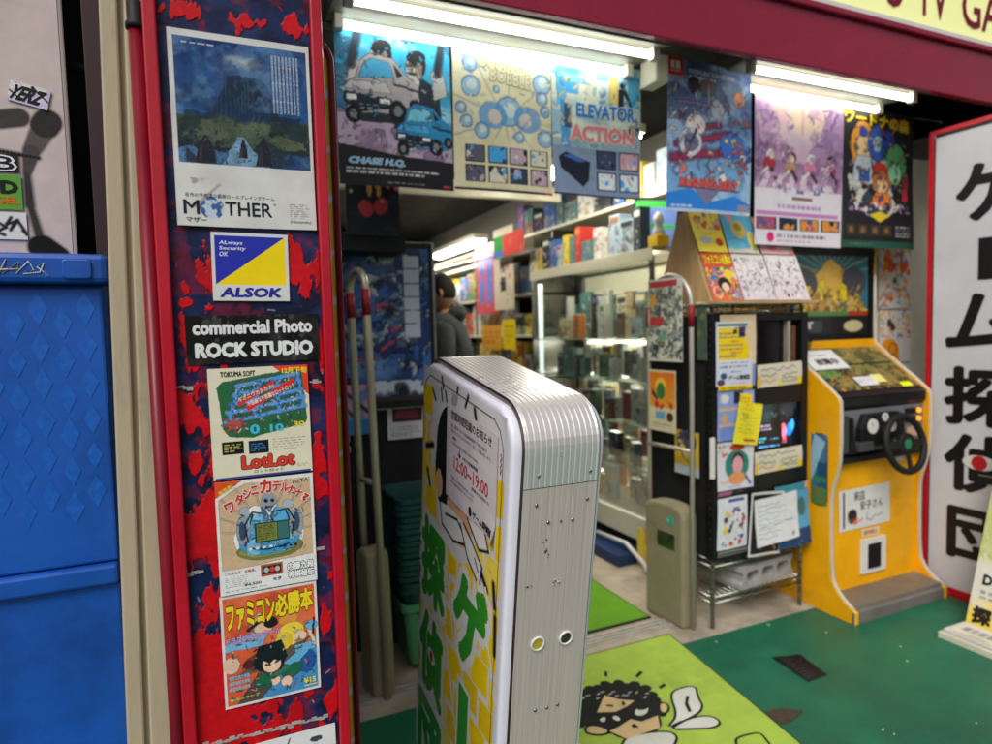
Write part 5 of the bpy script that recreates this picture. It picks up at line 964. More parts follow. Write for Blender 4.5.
# ================================================================== BLACK GAME RACK
rk = thing('wire_rack', 'chrome wire rack with four posts carrying the black game machine', 'rack', (2.24, 2.37, .006))
RX, RY = .268, .215
for sx in (-1, 1):
    for sy in (-1, 1):
        p = MB().tube([(sx*RX, sy*RY, 0), (sx*RX, sy*RY, 1.455)], .0095, 12)
        for k in range(40): z = .1+k*.034; p.tube([(sx*RX, sy*RY, z), (sx*RX, sy*RY, z+.006)], .0108, 10, False)
        p.build('post', M['chrome'], rk)
for z in (.14, .305, 1.435):
    s = MB()
    for sy in (-1, 1): s.tube([(-RX, sy*RY, z), (RX, sy*RY, z)], .004, 6).tube([(-RX, sy*RY, z-.028), (RX, sy*RY, z-.028)], .0035, 6)
    for sx in (-1, 1): s.tube([(sx*RX, -RY, z), (sx*RX, RY, z)], .004, 6).tube([(sx*RX, -RY, z-.028), (sx*RX, RY, z-.028)], .0035, 6)
    n = 22
    for sy in (-1, 1):
        s.tube([(-RX+2*RX*i/n, sy*RY, z-.028*(i % 2)) for i in range(n+1)], .0025, 6)
    for i in range(1, 18): s.tube([(-RX+2*RX*i/18, -RY, z), (-RX+2*RX*i/18, RY, z)], .0022, 6)
    s.build('wire_shelf', M['chrome'], rk)
gm = thing('game_machine', 'black upright game machine on the wire rack with a lit screen and taped flyers', 'game machine', (2.245, 2.16, .312))
MB().box(-.275, .03, .0, .285, .44, 1.085).build('body', M['blackm'], gm, .005)
fr = MB().box(-.283, -.02, -.0, -.02, .028, 1.09).box(.25, -.02, .0, .292, .028, 1.09).box(-.019, -.02, 1.055, .249, .028, 1.09).box(-.019, -.02, .675, .249, .028, .855).box(-.019, -.02, .0, .249, .028, .46)
fr.build('front_panel', M['black'], gm, .003)
MB().box(-.018, .01, .86, .248, .026, 1.05).build('dark_monitor', mat('dark_glass', (12, 13, 17), .12), gm); MB().box(.165, -.016, .86, .18, .008, 1.052).build('monitor_trim', M['gold'], gm); MB().box(.19, -.01, .86, .222, .008, 1.03).build('speaker_strip', M['rust'], gm)
MB().box(-.02, -.024, .85, .25, -.0205, .857).build('monitor_lip', M['steel'], gm)
sc_ = CV(.268, .21, (14, 16, 24), 80)
sc_.noise((40, 56, 64), 4, .5, .2, 4, .7, (.1, .6, 1, 1)); sc_.clutter(.15, .70, .85, .82, 14, [(90, 110, 120), (40, 60, 66), (20, 24, 30)], 3, .07)
sc_.ell(.70, .36, .05, .14, (240, 130, 160)); sc_.ell(.68, .5, .035, .04, (250, 110, 110)); sc_.ell(.84, .42, .08, .13, (40, 130, 255), 1, 0, -.4); sc_.ell(.9, .5, .04, .1, (60, 170, 255)); sc_.rect(.66, .1, .69, .25, (200, 80, 90)); sc_.rect(.72, .1, .75, .25, (200, 80, 90))
sc_.dashes(.1, .42, .45, .56, 2, (190, 160, 200), 1, 2, .5, .3); sc_.dashes(.05, .15, .3, .28, 2, (110, 210, 240), 1, 3, .5, .3); sc_.dashes(.38, .2, .6, .26, 1, (110, 210, 255), 1, 4, .5, .3); sc_.dashes(.05, .04, .85, .11, 1, (110, 200, 255), 1, 5, .6, .3)
sc_.build('lit_screen', 'screen', gm, loc=(-.019, .006, .462), back=False)
MB().box(-.02, -.023, .455, .25, -.0205, .462).build('screen_lip', M['black'], gm)
def onK(name, label, x0, z0, x1, z1, draw, n=60, rot=0, cat='flyer', y=2.137, amp=.003, seed=1):
    c = CV(x1-x0, z1-z0, WHITE, n); draw(c); return c.build(name, 'print', None, (x0, y, z0), (0, rot, 0), label, cat, None, wavy(seed, amp))
def d_k1(c):
    c.rect(0, 0, 1, 1, (206, 212, 226)); c.rect(.04, .93, .96, .965, (60, 90, 80)); c.rect(.06, .40, .94, .90, (240, 206, 20)); c.rect(.06, .78, .55, .90, (240, 206, 20)); c.rect(.64, .76, .96, .92, (40, 40, 70)); c.clutter(.66, .77, .95, .91, 12, [(160, 60, 50), (60, 70, 130), (90, 50, 70)], 2, .06); c.clutter(.4, .80, .6, .92, 5, [(40, 80, 60), (30, 40, 60)], 9, .06)
    for i, (z, q) in enumerate(((.82, (60, 60, 130)), (.76, (60, 60, 130)), (.70, (200, 60, 50)), (.64, (70, 60, 130)), (.58, (50, 50, 120)), (.52, (200, 60, 50)), (.47, (70, 60, 130)), (.37, (60, 60, 120)), (.31, (60, 60, 130)))): c.dashes(.08 if i not in (2, 5) else .4, z-.02, .85, z+.015, 1, q, .95, i, .8, .05)
    c.rect(.06, .27, .9, .40, (214, 220, 232)); c.dashes(.08, .34, .9, .38, 1, (60, 60, 130), .9, 31, .8); c.dashes(.08, .28, .9, .32, 1, (60, 60, 130), .9, 32, .8); c.ell(.2, .16, .09, .07, (60, 80, 120)); c.ell(.13, .06, .1, .07, (90, 60, 90)); c.text('ゲーム探偵団', .33, .09, .93, .17, (44, 44, 54), .05); c.dashes(.4, .2, .9, .24, 1, (60, 60, 60), .9, 6, .8); c.dashes(.4, .03, .9, .055, 1, (210, 110, 130), .9, 7, .8)
onK('flyer', 'cream edged flyer behind the tall yellow and blue shop flyer on the black machine', 2.0, 1.08, 2.205, 1.395, lambda c: (c.rect(0, 0, 1, 1, (220, 196, 160)), c.dashes(.1, .94, .6, .98, 1, (150, 110, 60)), c.rect(.9, 0, 1, .3, (130, 140, 190))), 40, y=2.139)
onK('flyer', 'tall shop flyer with yellow blocks and navy lines, upper left of the black machine', 1.975, 1.085, 2.18, 1.365, d_k1, 80, y=2.1345, seed=3)
onK('strip', 'narrow yellow strip under the shop flyer on the black machine', 1.982, 1.066, 2.175, 1.088, lambda c: (c.rect(0, 0, 1, 1, (240, 206, 20)), c.dashes(.1, .2, .9, .8, 1, (120, 100, 30), .9, 3)), 20, y=2.131, cat='paper strip')
onK('flyer', 'pale blue flyer with orange lines partly under the yellow memo', 1.985, .845, 2.195, 1.062, lambda c: (c.rect(0, 0, 1, 1, (140, 160, 214)), c.ell(.2, .85, .12, .1, (220, 214, 206)), c.rect(.45, .75, .7, .98, (40, 50, 70)), c.rect(.05, .62, .9, .65, (226, 180, 100)), c.rect(.05, .3, .9, .33, (226, 180, 100)), c.ell(.2, .45, .08, .1, (220, 160, 90)), c.clutter(0, 0, 1, .28, 6, [(90, 150, 210), (120, 140, 206)], 3, .2)), 40, y=2.1385)
onK('flyer', 'white flyer with a round green portrait of a person below the pale blue one', 1.982, .625, 2.19, .838, lambda c: (c.rect(0, 0, 1, 1, (216, 212, 220)), c.ell(.55, .5, .33, .33, (50, 130, 116)), c.ell(.58, .55, .17, .22, (60, 40, 50)), c.ell(.58, .50, .14, .19, (222, 160, 170)), c.ell(.56, .22, .24, .14, (220, 150, 100)), c.ell(.55, .88, .2, .08, (210, 80, 50)), c.clutter(.02, .5, .35, .95, 12, [(90, 90, 96), (214, 110, 100), (60, 130, 120)], 2, .06), c.line(.8, .25, .92, .08, .06, (50, 80, 150)), c.dashes(.1, .12, .6, .22, 1, (214, 100, 90)), c.dashes(.3, .02, .9, .1, 1, (80, 110, 180))), 60, seed=5)
onK('strip', 'magenta and black paper strip between two white flyers on the black machine', 1.985, .600, 2.13, .617, lambda c: (c.rect(0, 0, .55, 1, (170, 90, 130)), c.rect(.55, 0, 1, 1, (40, 40, 50))), 20, y=2.136, cat='paper strip')
onK('flyer', 'white flyer crowded with yellow haired figures at the lower left of the black machine', 1.982, .36, 2.155, .592, lambda c: (c.rect(0, 0, 1, 1, (216, 218, 224)), c.clutter(.05, .3, .95, .8, 50, [(226, 196, 80), (120, 90, 80), (60, 60, 90), (230, 200, 170), (196, 80, 60), (90, 120, 190)], 3, .09), c.rect(.35, .9, .9, .96, (60, 80, 150)), c.clutter(.05, .05, .95, .25, 16, [(70, 130, 200), (206, 80, 70), (60, 70, 120)], 4, .1)), 50, seed=6)
onK('strip', 'two thin grey strips of paper at the foot of the black machine', 1.985, .330, 2.19, .350, lambda c: (c.rect(0, 0, 1, 1, (150, 150, 150)), c.rect(0, .4, 1, .6, (30, 30, 30)), c.dashes(0, 0, 1, 1, 2, (80, 80, 80))), 20, y=2.139, cat='paper strip')
onK('flyer', 'black photo flyer with a white border tilted at the foot of the machine', 2.145, .31, 2.345, .60, lambda c: (c.rect(.05, .04, .95, .96, (34, 30, 30)), c.clutter(.08, .06, .92, .94, 26, [(90, 60, 50), (60, 50, 50), (196, 120, 90), (120, 150, 170), (30, 26, 28)], 3, .14)), 50, R(4), y=2.128, amp=.006, seed=7)
onK('flyer', 'pale blue and navy flyer at the lower right corner of the black machine', 2.33, .31, 2.535, .605, lambda c: (c.rect(0, 0, 1, 1, (90, 160, 200)), c.rect(.1, .3, .6, .86, (206, 220, 226)), c.ell(.75, .62, .14, .22, (70, 110, 110)), c.rect(0, 0, 1, .28, (36, 70, 110)), c.clutter(0, .02, 1, .26, 20, [(60, 110, 150), (30, 50, 90), (170, 190, 200)], 3, .05), c.rect(0, .88, 1, 1, (60, 140, 160)), c.rect(.88, .9, 1, 1, (226, 160, 120))), 50, R(-3), y=2.125, amp=.007, seed=8)
onK('memo', 'white sheet of blue handwriting taped over the black and blue flyers', 2.195, .345, 2.455, .565, lambda c: (c.rect(0, 0, 1, 1, (222, 222, 226)), [c.pl([(.06+.08*i+random.uniform(-.02, .02), .85-.10*j+random.uniform(-.03, .03)) for i in range(random.randint(6, 11))], .008, (80, 84, 110), .8) for j in range(8)], c.line(.05, .38, .95, .42, .008, (90, 90, 100)), c.ell(.85, .12, .04, .04, (150, 150, 160))), 90, R(-4), cat='memo', y=2.118, amp=.006, seed=9)
YM = (236, 220, 50)
onK('memo', 'bright yellow handwritten memo hanging tilted on the black machine', 2.055, .835, 2.20, 1.02, lambda c: (c.rect(0, 0, 1, 1, YM), c.text('T.O.', .2, .62, .5, .74, (60, 60, 60), .02), [c.pl([(.1+.1*i, .55-.09*j+random.uniform(-.02, .02)) for i in range(8)], .012, (120, 120, 60), .8) for j in range(4)], c.line(.15, .58, .9, .66, .012, (80, 80, 70)), c.dashes(.2, .8, .8, .9, 2, (150, 140, 50), .8, 2), c.rect(.4, .08, .9, .13, (190, 80, 50))), 50, R(9), cat='memo', y=2.122, amp=.006, seed=10)
onK('memo', 'small yellow note stuck above the tilted yellow memo', 2.085, .985, 2.155, 1.055, lambda c: (c.rect(0, 0, 1, 1, (240, 206, 40)), c.dashes(.1, .2, .9, .8, 3, (190, 140, 50), .8, 2)), 20, R(8), cat='memo', y=2.117)
def d_price(a):
    def f(c):
        c.rect(0, 0, 1, 1, (214, 206, 180)); c.rect(0, 0, .08, .5, (226, 190, 90)); c.rect(.9, 0, 1, .3, (240, 206, 30)); c.rect(.48, 0, .56, .2, (240, 206, 30)); rr = random.Random(a)
        for j, q in ((.78, (70, 80, 160)), (.5, (70, 90, 90)), (.25, (210, 90, 80))): c.pl([(.08+.07*i, j+rr.uniform(-.09, .09)) for i in range(6 if j < .7 else 12)], .016, q, .9)
        for j in (.48, .32, .18): c.pl([(.55+.05*i, j+rr.uniform(-.06, .06)) for i in range(8)], .014, (80, 90, 90), .9)
    return f
onK('price_card', 'cream handwritten price card under the dark upper monitor', 2.215, 1.065, 2.49, 1.168, d_price(3), 70, R(-2), cat='price card')
onK('price_card', 'cream handwritten price card under the lit lower screen', 2.20, .675, 2.495, .775, d_price(8), 70, R(-2), cat='price card')

# concrete block
blkt = thing('concrete_block', 'grey hollow concrete block lying on the lowest wire shelf', 'concrete block', (2.32, 2.17, .149), (0, 0, R(7)))
cb = MB(); W_, H_, D_ = .37, .10, .19
def holeplate(y0, y1):
    outer = [(-.185, 0), (.185, 0), (.185, .02), (.172, .035), (.172, .065), (.185, .08), (.185, .10), (-.185, .10), (-.185, .08), (-.172, .065), (-.172, .035), (-.185, .02)]
    holes = [list(reversed(rrect(cx-.042, .024, cx+.042, .076, .02, 4))) for cx in (-.108, 0, .108)]
    polys = [outer]+holes; tr = tessellate_polygon([[Vector((x, z, 0)) for x, z in p] for p in polys]); fl = [q for p in polys for q in p]; n = len(fl)
    v = [(x, y0, z) for x, z in fl]+[(x, y1, z) for x, z in fl]; f = [tuple(t) for t in tr]+[tuple(i+n for i in reversed(t)) for t in tr]; b = 0
    for p in polys:
        m_ = len(p); f += [(b+i, b+(i+1) % m_, b+(i+1) % m_+n, b+i+n) for i in range(m_)]; b += m_
    return v, f
cb.add(*holeplate(0, D_)); cb.build('block_body', M['concrete'], blkt)
MB().prism([(-.165, .02), (.165, .02), (.165, .08), (-.165, .08)], 'Y', .16, .165).build('hole_backs', M['rust'], blkt)

# wooden flyer display on top
wd = thing('flyer_display', 'pale plywood wedge display for flyers standing on top of the wire rack', 'display stand', (2.24, 2.13, 1.455))
sl = math.atan2(.15, .40)
MB().prism([(0, 0), (.17, .40), (.20, .40), (.36, 0)], 'X', -.295, -.275).build('side_board', M['wood'], wd); MB().prism([(0, 0), (.17, .40), (.20, .40), (.36, 0)], 'X', .285, .305).build('side_board', M['wood'], wd)
MB().prism([(.004, 0), (.016, 0), (.176, .40), (.164, .40)], 'X', -.274, .284).build('sloping_board', M['wood'], wd); MB().box(-.3, -.035, -.012, .31, .02, 0).build('front_ledge', M['wood'], wd)
def onroof(name, label, u0, v0, w, h, draw, n=60, cat='magazine', seed=1):
    c = CV(w, h, WHITE, n); draw(c); q = math.atan2(.16, .40)
    o = c.build(name, 'print', None, (2.24-.285+u0, 2.13+.002-.012+v0*math.sin(q), 1.457+v0*math.cos(q)), (-q, 0, 0), label, cat, 'magazines on the sloping display', wavy(seed, .002)); return o
def d_cover(c):
    c.rect(0, 0, 1, 1, (222, 96, 66)); c.noise((150, 60, 150), 3, .5, .2, 3, .8, (0, .4, 1, .8)); c.clutter(0, .05, 1, .7, 24, [(226, 190, 50), (40, 44, 50), (236, 200, 170), (40, 110, 90), (70, 130, 200), (200, 60, 60)], 6, .16); c.busy((0, .03, 1, .68), 160, [(226, 190, 50), (40, 44, 50), (236, 200, 170), (40, 110, 90), (70, 130, 200)], 3, .08); c.ell(.5, .34, .2, .2, (40, 34, 36)); c.ell(.52, .28, .12, .12, (236, 200, 170)); c.ell(.72, .55, .16, .14, (236, 200, 60)); c.rect(0, .70, 1, 1, (216, 80, 50)); c.text('ファミコン必勝本', .04, .74, .96, .98, (240, 212, 40), .05, out=.1, outc=(60, 30, 20))
onroof('magazine', 'yellow lettered game magazine on the lower left of the plywood display', .0, .0, .165, .225, d_cover, 60, seed=2)
def d_manga(sd):
    def f(c):
        c.rect(0, 0, 1, 1, (222, 214, 214)); c.rect(0, 0, 1, .5, (214, 200, 206)); rr = random.Random(sd); c.clutter(.06, .05, .94, .92, 46, [(50, 44, 50), (90, 84, 90), (150, 140, 146), (226, 220, 220), (226, 220, 220)], sd, .06)
        for j in (.33, .62): c.line(.05, j, .95, j+.02, .006, (60, 56, 60))
        c.busy((.04, .04, .96, .94), 160, [(50, 44, 50), (120, 112, 118), (226, 220, 220), (226, 220, 220)], sd, .05)
    return f
onroof('comic_page', 'black and white comic page in the middle of the plywood display', .17, .0, .19, .225, d_manga(4), 60, 'comic page', 3)
onroof('comic_page', 'black and white comic page at the right end of the plywood display', .365, .0, .205, .225, d_manga(9), 60, 'comic page', 4)
def d_yel(c): c.rect(0, 0, 1, 1, (240, 214, 70)); c.clutter(0, .55, 1, 1, 26, [(90, 70, 90), (170, 110, 110), (200, 90, 70), (120, 110, 140), (200, 160, 140)], 3, .14); c.ell(.35, .3, .22, .12, (190, 190, 190)); c.ell(.8, .25, .12, .12, (190, 60, 40)); c.dashes(.1, .42, .9, .52, 2, (150, 110, 40), .8, 2)
onroof('magazine', 'yellow magazine with a grey device, upper left of the plywood display', -.005, .232, .165, .20, d_yel, 50, seed=5)
onroof('magazine', 'sky blue magazine with a gold figure, upper middle of the plywood display', .17, .232, .18, .20, lambda c: (c.rect(0, 0, 1, 1, (90, 176, 220)), c.ell(.5, .6, .24, .26, (206, 186, 90)), c.ell(.5, .66, .12, .12, (160, 140, 60)), c.ell(.85, .3, .12, .3, (240, 214, 90)), c.rect(0, 0, 1, .12, (220, 214, 190)), c.ell(.3, .2, .3, .14, (120, 200, 226)), c.ell(.3, .95, .1, .2, (226, 150, 150))), 50, seed=6)
onroof('magazine', 'pink and green magazine, upper right of the plywood display', .36, .232, .20, .18, lambda c: (c.rect(0, 0, 1, 1, (226, 170, 170)), c.clutter(0, 0, 1, 1, 20, [(120, 190, 140), (240, 180, 120), (226, 120, 130), (236, 220, 180)], 3, .2)), 40, seed=7)

# ================================================================== YELLOW DRIVING CABINET
dc = thing('driving_cabinet', 'yellow arcade driving cabinet with a black steering wheel and painted backglass', 'arcade cabinet', (2.88, 2.0, 0))
SP = [(-.10, .0), (-.10, .055), (-.045, .085), (.0, .125), (.03, .18), (.035, .5), (.03, .58), (.0, .68), (-.012, .74), (-.012, .985), (.0, 1.015), (.27, 1.225), (.285, 1.27), (.29, 1.70), (.26, 1.76), (.75, 1.76), (.75, 0)]
for sx, nm in ((-.325, 'side_panel'), (.302, 'side_panel')): MB().prism(SP, 'X', sx, sx+.022).build(nm, M['yellow'], dc, .002)
for x in (-.314, .313):
    MB().tube([(x, y-.001, z) for y, z in smooth_poly(SP[1:14], 1)[:-2]], .009, 8).build('edge_moulding', M['moulding'], dc)
MB().box(-.302, .045, .09, .301, .08, .70).build('front_panel', M['yellow'], dc)
MB().prism([(-.09, .05), (-.085, .078), (.045, .092), (.045, .05)], 'X', -.302, .301).build('kick_plate', M['kick'], dc, .003)
MB().prism([(-.098, .0), (-.098, .052), (-.088, .060), (-.086, 0)], 'X', -.33, .332).build('kick_edge', M['kickedge'], dc, .002)
MB().box(-.302, .3, 1.2, .301, .74, 1.745).box(-.302, .1, .09, .301, .74, .7).build('inner_case', M['blackm'], dc)
# instrument panel
ip = MB().prism([(.012, .70), (.05, .70), (.05, 1.0), (.004, .985), (.004, .965), (.024, .94), (.03, .74), (.012, .725)], 'X', -.302, .301); ip.build('dash_frame', M['black'], dc)
MB().prism([(.020, .745), (.03, .745), (.024, .945), (.014, .945)], 'X', -.30, .299).build('dash_plate', mat('grey_dash', (124, 126, 134), .4, .3, var=.1), dc, .002)
MB().box(-.30, .002, .75, -.245, .018, .925).build('speaker_grille', mat('dark_grille', (66, 70, 76), .5, .3), dc)
MB().prism([(-.24, .745), (-.235, .90), (-.225, .915), (-.215, .90), (-.205, .78), (-.175, .745)], 'Y', -.002, .016).build('black_trim', M['black'], dc)
pod = MB().prism([(-.185, .80), (-.185, .86), (-.155, .925), (.08, .925), (.115, .88), (.12, .80), (.06, .77), (-.1, .77)], 'Y', -.018, .016).build('gauge_pod', M['black'], dc, .006)
for gx, gz, gr2 in ((-.115, .868, .034), (-.03, .905, .02), (.02, .86, .026)):
    gg = MB().tube([(gx, -.0182, gz), (gx, -.024, gz)], gr2, 24).build('gauge', M['white'], dc)
    MB().tube([(gx, -.0242, gz), (gx-gr2*.4, -.0245, gz+gr2*.6)], .0015, 6).build('needle', M['black'], gg)
MB().prism([(-.2, .755), (-.195, .80), (-.11, .80), (-.10, .755)], 'Y', -.022, .012).build('button_block', mat('steel_block', (80, 82, 88), .4, .4), dc, .004)
for z in (.875, .915): ls = MB().box(.16, .004, z-.014, .235, .014, z+.014).build('lamp_slot', M['black'], dc, .002); MB().tube([(.25, .012, z), (.25, -.002, z)], .011, 14).build('orange_lamp', M['led'], ls)
MB().box(.17, .006, .79, .27, .0132, .835).build('decal', mat('peach_decal', (200, 160, 130), .5, var=.3, scale=40), dc); MB().box(.12, .035, .668, .19, .0425, .69).build('small_label', M['white'], dc)
MB().tube([(.018, .03, .785), (.018, -.075, .785)], .022, 16).build('steering_column', M['black'], dc)
tilt = R(12); cwx, cwy, cwz = .018, -.085, .785
def WP(a, r, d=0): x = r*math.cos(a); z = r*math.sin(a); return (cwx+x, cwy+z*math.sin(tilt)-d, cwz+z*math.cos(tilt))
wr = MB().tube([WP(a, .128) for a in np.linspace(0, 2*PI, 49)], .0155, 12, False).build('steering_wheel_rim', M['rubber'], dc)
sp = MB()
for a0, a1, w_ in ((150, 210, .05), (-30, 30, .05), (255, 285, .04)):
    sp.add([WP(R(a0), .04, .0), WP(R(a1), .04, .0), WP(R((a0+a1)/2+6), .125, .0), WP(R((a0+a1)/2-6), .125, .0), WP(R(a0), .04, .008), WP(R(a1), .04, .008), WP(R((a0+a1)/2+6), .125, .008), WP(R((a0+a1)/2-6), .125, .008)], [(0, 1, 2, 3), (7, 6, 5, 4), (0, 4, 5, 1), (1, 5, 6, 2), (2, 6, 7, 3), (3, 7, 4, 0)])
sp.tube([WP(0, 0, -.01), WP(0, 0, .012)], .05, 20); sp.build('steering_spokes', M['rubber'], wr)
MB().tube([WP(0, 0, .0125), WP(0, 0, .015)], .024, 18).build('hub_badge', mat('badge', (40, 120, 90), .4), wr)
# playfield glass and backglass
pf = CV(.60, .345, (66, 60, 44), 80)
pf.noise((120, 100, 60), 5, .55, .1, 3, .8); pf.rect(0, .38, .24, .62, (70, 130, 70)); pf.rect(.45, .45, 1, 1, (90, 84, 50)); pf.noise((150, 140, 80), 7, .55, .1, 6, .6, (.4, .3, 1, 1)); pf.rect(.15, .2, .8, .36, (150, 124, 70)); pf.clutter(0, .12, .4, .25, 12, [(190, 140, 60), (90, 80, 50)], 3, .04); pf.busy((0, .1, 1, 1), 300, [(120, 100, 60), (80, 76, 50), (150, 140, 80), (50, 60, 40), (170, 130, 60)], 3, .04); pf.rect(0, 0, 1, .12, (26, 26, 28)); pf.rect(.3, .62, 1, .66, (50, 60, 40))
pf.build('playfield_glass', 'glossy', dc, loc=(-.301, .0, 1.008), rot=(-math.atan2(.27, .212), 0, 0), back=False)
MB().prism([(.002, .985), (.002, 1.003), (.265, 1.208), (.29, 1.208), (.29, .985)], 'X', -.300, .300).build('playfield_box', M['black'], dc)
MB().box(-.30, .283, 1.21, .30, .30, 1.275).build('vent_strip', M['yellow'], dc, .002)
v_ = MB()
for k in range(4): v_.obox((-.20+.004*k, .281, 1.226+.011*k), (.075, .003, .005))
v_.build('vent_slots', M['black'], dc)
bgc = CV(.60, .43, (56, 116, 130), 130)
for k in range(13): a = R(10+13.5*k); bgc.poly([(.5, .72), (.5+1.2*math.cos(a), .72+1.2*math.sin(a)), (.5+1.2*math.cos(a+.1), .72+1.2*math.sin(a+.1))], (150, 176, 150), .6)
bgc.poly([(.02, .25), (.24, .62), (.42, .88), (.50, .93), (.60, .84), (.78, .55), (.98, .28)], (214, 172, 76)); bgc.noise((170, 126, 60), 8, .55, .08, 4, .7, (.1, .25, .9, .8)); bgc.ell(.2, .62, .14, .12, (80, 80, 84)); bgc.ell(.78, .66, .15, .12, (74, 78, 86)); bgc.poly([(.10, .25), (.2, .6), (.26, .6), (.22, .25)], (220, 196, 50)); bgc.poly([(.33, .45), (.36, .68), (.42, .68), (.42, .42)], (224, 200, 40)); bgc.poly([(.6, .45), (.62, .66), (.68, .62), (.72, .42)], (224, 200, 40)); bgc.clutter(.15, .28, .9, .5, 40, [(170, 120, 60), (206, 150, 80), (130, 80, 50), (200, 180, 120), (60, 120, 120)], 4, .05)
bgc.busy((.15, .28, .85, .6), 130, [(200, 160, 70), (160, 116, 50), (226, 196, 80), (110, 90, 60), (206, 170, 100)], 5, .025); bgc.warp(.012, 8, 3); bgc.ink(.4, .08); bgc.rect(0, .25, 1, .31, (84, 130, 70)); bgc.rect(.72, .25, 1, .31, (170, 60, 44)); bgc.rect(0, 0, 1, .25, (36, 38, 38)); bgc.rect(.04, .06, .40, .20, (60, 66, 70)); bgc.clutter(.05, .07, .4, .19, 12, [(190, 110, 100), (200, 200, 190), (80, 90, 96)], 7, .035); bgc.ell(.78, .13, .12, .05, (196, 186, 140)); bgc.rect(0, .005, 1, .02, (150, 140, 60))
bgc.build('backglass', 'glossy', dc, loc=(-.30, .2965, 1.275), back=False)
MB().box(-.302, .280, 1.690, .302, .30, 1.745).box(-.302, .282, 1.262, .302, .2955, 1.290).box(-.302, .283, 1.291, -.275, .2955, 1.689).box(.275, .283, 1.291, .302, .2955, 1.689).build('backglass_frame', M['black'], dc)
MB().prism(rrect(.045, .50, .135, .84, .03, 4), 'X', -.3265, -.3255).build('side_art_border', M['black'], dc)
sa = CV(.085, .33, (60, 110, 150), 30); sa.poly([(0, .3), (.9, .9), (.2, 1), (0, .8)], (150, 190, 206)); sa.rect(0, 0, 1, .25, (110, 110, 60)); sa.rect(.4, .25, 1, .6, (40, 80, 120)); sa.noise((60, 130, 70), 3, .55, .1, 4, .9, (0, 0, 1, .4))
sa.build('side_art', 'glossy', dc, loc=(-.3275, .133, .505), rot=(0, 0, FR), back=False)
cdo = MB().prism(rrect(-.105, .145, .07, .315, .006, 3), 'Y', .034, .0445).build('coin_door', M['white'], dc, .002); MB().box(-.062, .030, .168, .028, .0335, .288).build('coin_slot', M['black'], cdo, .002)
def onC(name, label, x0, z0, x1, z1, draw, n=60, rot=0, cat='notice', y=2.0435):
    c = CV(x1-x0, z1-z0, WHITE, n); draw(c); return c.build(name, 'print', None, (x0, y, z0), (0, rot, 0), label, cat, None, wavy(3, .001))
onC('notice', 'white signed card with black brush writing on the front of the yellow cabinet', 2.63, .37, 2.985, .565, lambda c: (c.rect(.07, .08, .11, .95, (40, 40, 44)), c.text('来店', .28, .68, .50, .92, (60, 56, 60), .02), c.text('安子さん', .40, .44, .86, .66, (60, 56, 60), .02), c.ell(.25, .32, .09, .10, (110, 80, 60)), c.ell(.25, .38, .09, .07, (50, 40, 40)), c.pl([(.25, .15), (.35, .25), (.30, .12), (.45, .22)], .02, (210, 80, 70)), c.pl([(.55, .35), (.52, .2), (.62, .14), (.68, .24), (.75, .22), (.85, .26)], .012, (90, 100, 110))), 90, R(-1))
onC('label', 'small cream label with red letters above the white coin door', 2.785, .325, 2.91, .362, lambda c: (c.rect(0, 0, 1, 1, (222, 206, 170)), c.text('使用禁止', .1, .2, .9, .8, (190, 60, 50), .03)), 30, cat='label')
qs = math.atan2(.212, .27)
def onP(label, x, s, w, h, draw, rz=0, name='notice', n=50):
    c = CV(w, h, WHITE, n); draw(c); return c.build(name, 'print', None, (x, 2.0+s*math.cos(qs)-.004, 1.013+s*math.sin(qs)), (-(PI/2-qs), 0, 0), label, 'notice', None, lambda u, v: 0*u-.002+0*v)
onP('white out of order notice lying on the sloping glass of the yellow cabinet', 2.585, .185, .24, .14, lambda c: (c.dashes(.15, .66, .8, .80, 1, (120, 120, 120), .8, 3, .7, .2), c.text('故障中', .22, .2, .85, .55, (40, 40, 44), .04)))
onP('small white slip at the front edge of the sloping glass', 2.77, .06, .13, .06, lambda c: c.dashes(.05, .2, .95, .8, 3, (100, 110, 160), .8, 3), name='paper_slip', n=30)
onP('small pale yellow slip next to the white slip on the sloping glass', 2.90, .075, .07, .055, lambda c: c.rect(0, 0, 1, 1, (226, 220, 130)), name='paper_slip', n=12)
onP('fluorescent yellow tag at the right front corner of the sloping glass', 3.04, .035, .075, .03, lambda c: c.rect(0, 0, 1, 1, (226, 240, 30)), name='paper_slip', n=12)

# panel with orange posters between cabinet and white sign
fb = thing('flyer_board', 'tall narrow white board with orange posters between yellow cabinet and white sign', 'display board', (3.45, 2.37, 0))
MB().box(-.14, 0, .0, .32, .03, 2.25).build('board', M['offwhite'], fb, .003)
hung('flyer', 'flyer with an orange explosion and coloured titles on the tall narrow board', 3.325, 1.42, .27, .34, lambda c: (c.rect(0, 0, 1, 1, (222, 216, 206)), c.busy((.03, .03, .97, .97), 130, [(240, 190, 50), (236, 150, 40), (70, 120, 170), (226, 220, 206), (214, 90, 50)], 4, .09), c.clutter(.05, .55, .95, .97, 26, [(236, 130, 30), (240, 180, 40), (226, 90, 40), (60, 90, 150)], 3, .14), c.clutter(.05, .05, .95, .5, 22, [(60, 110, 170), (230, 140, 60), (60, 130, 90), (222, 216, 206), (210, 80, 60)], 5, .08)), y=2.36, n=50, seed=5, amp=.002, cat='flyer')
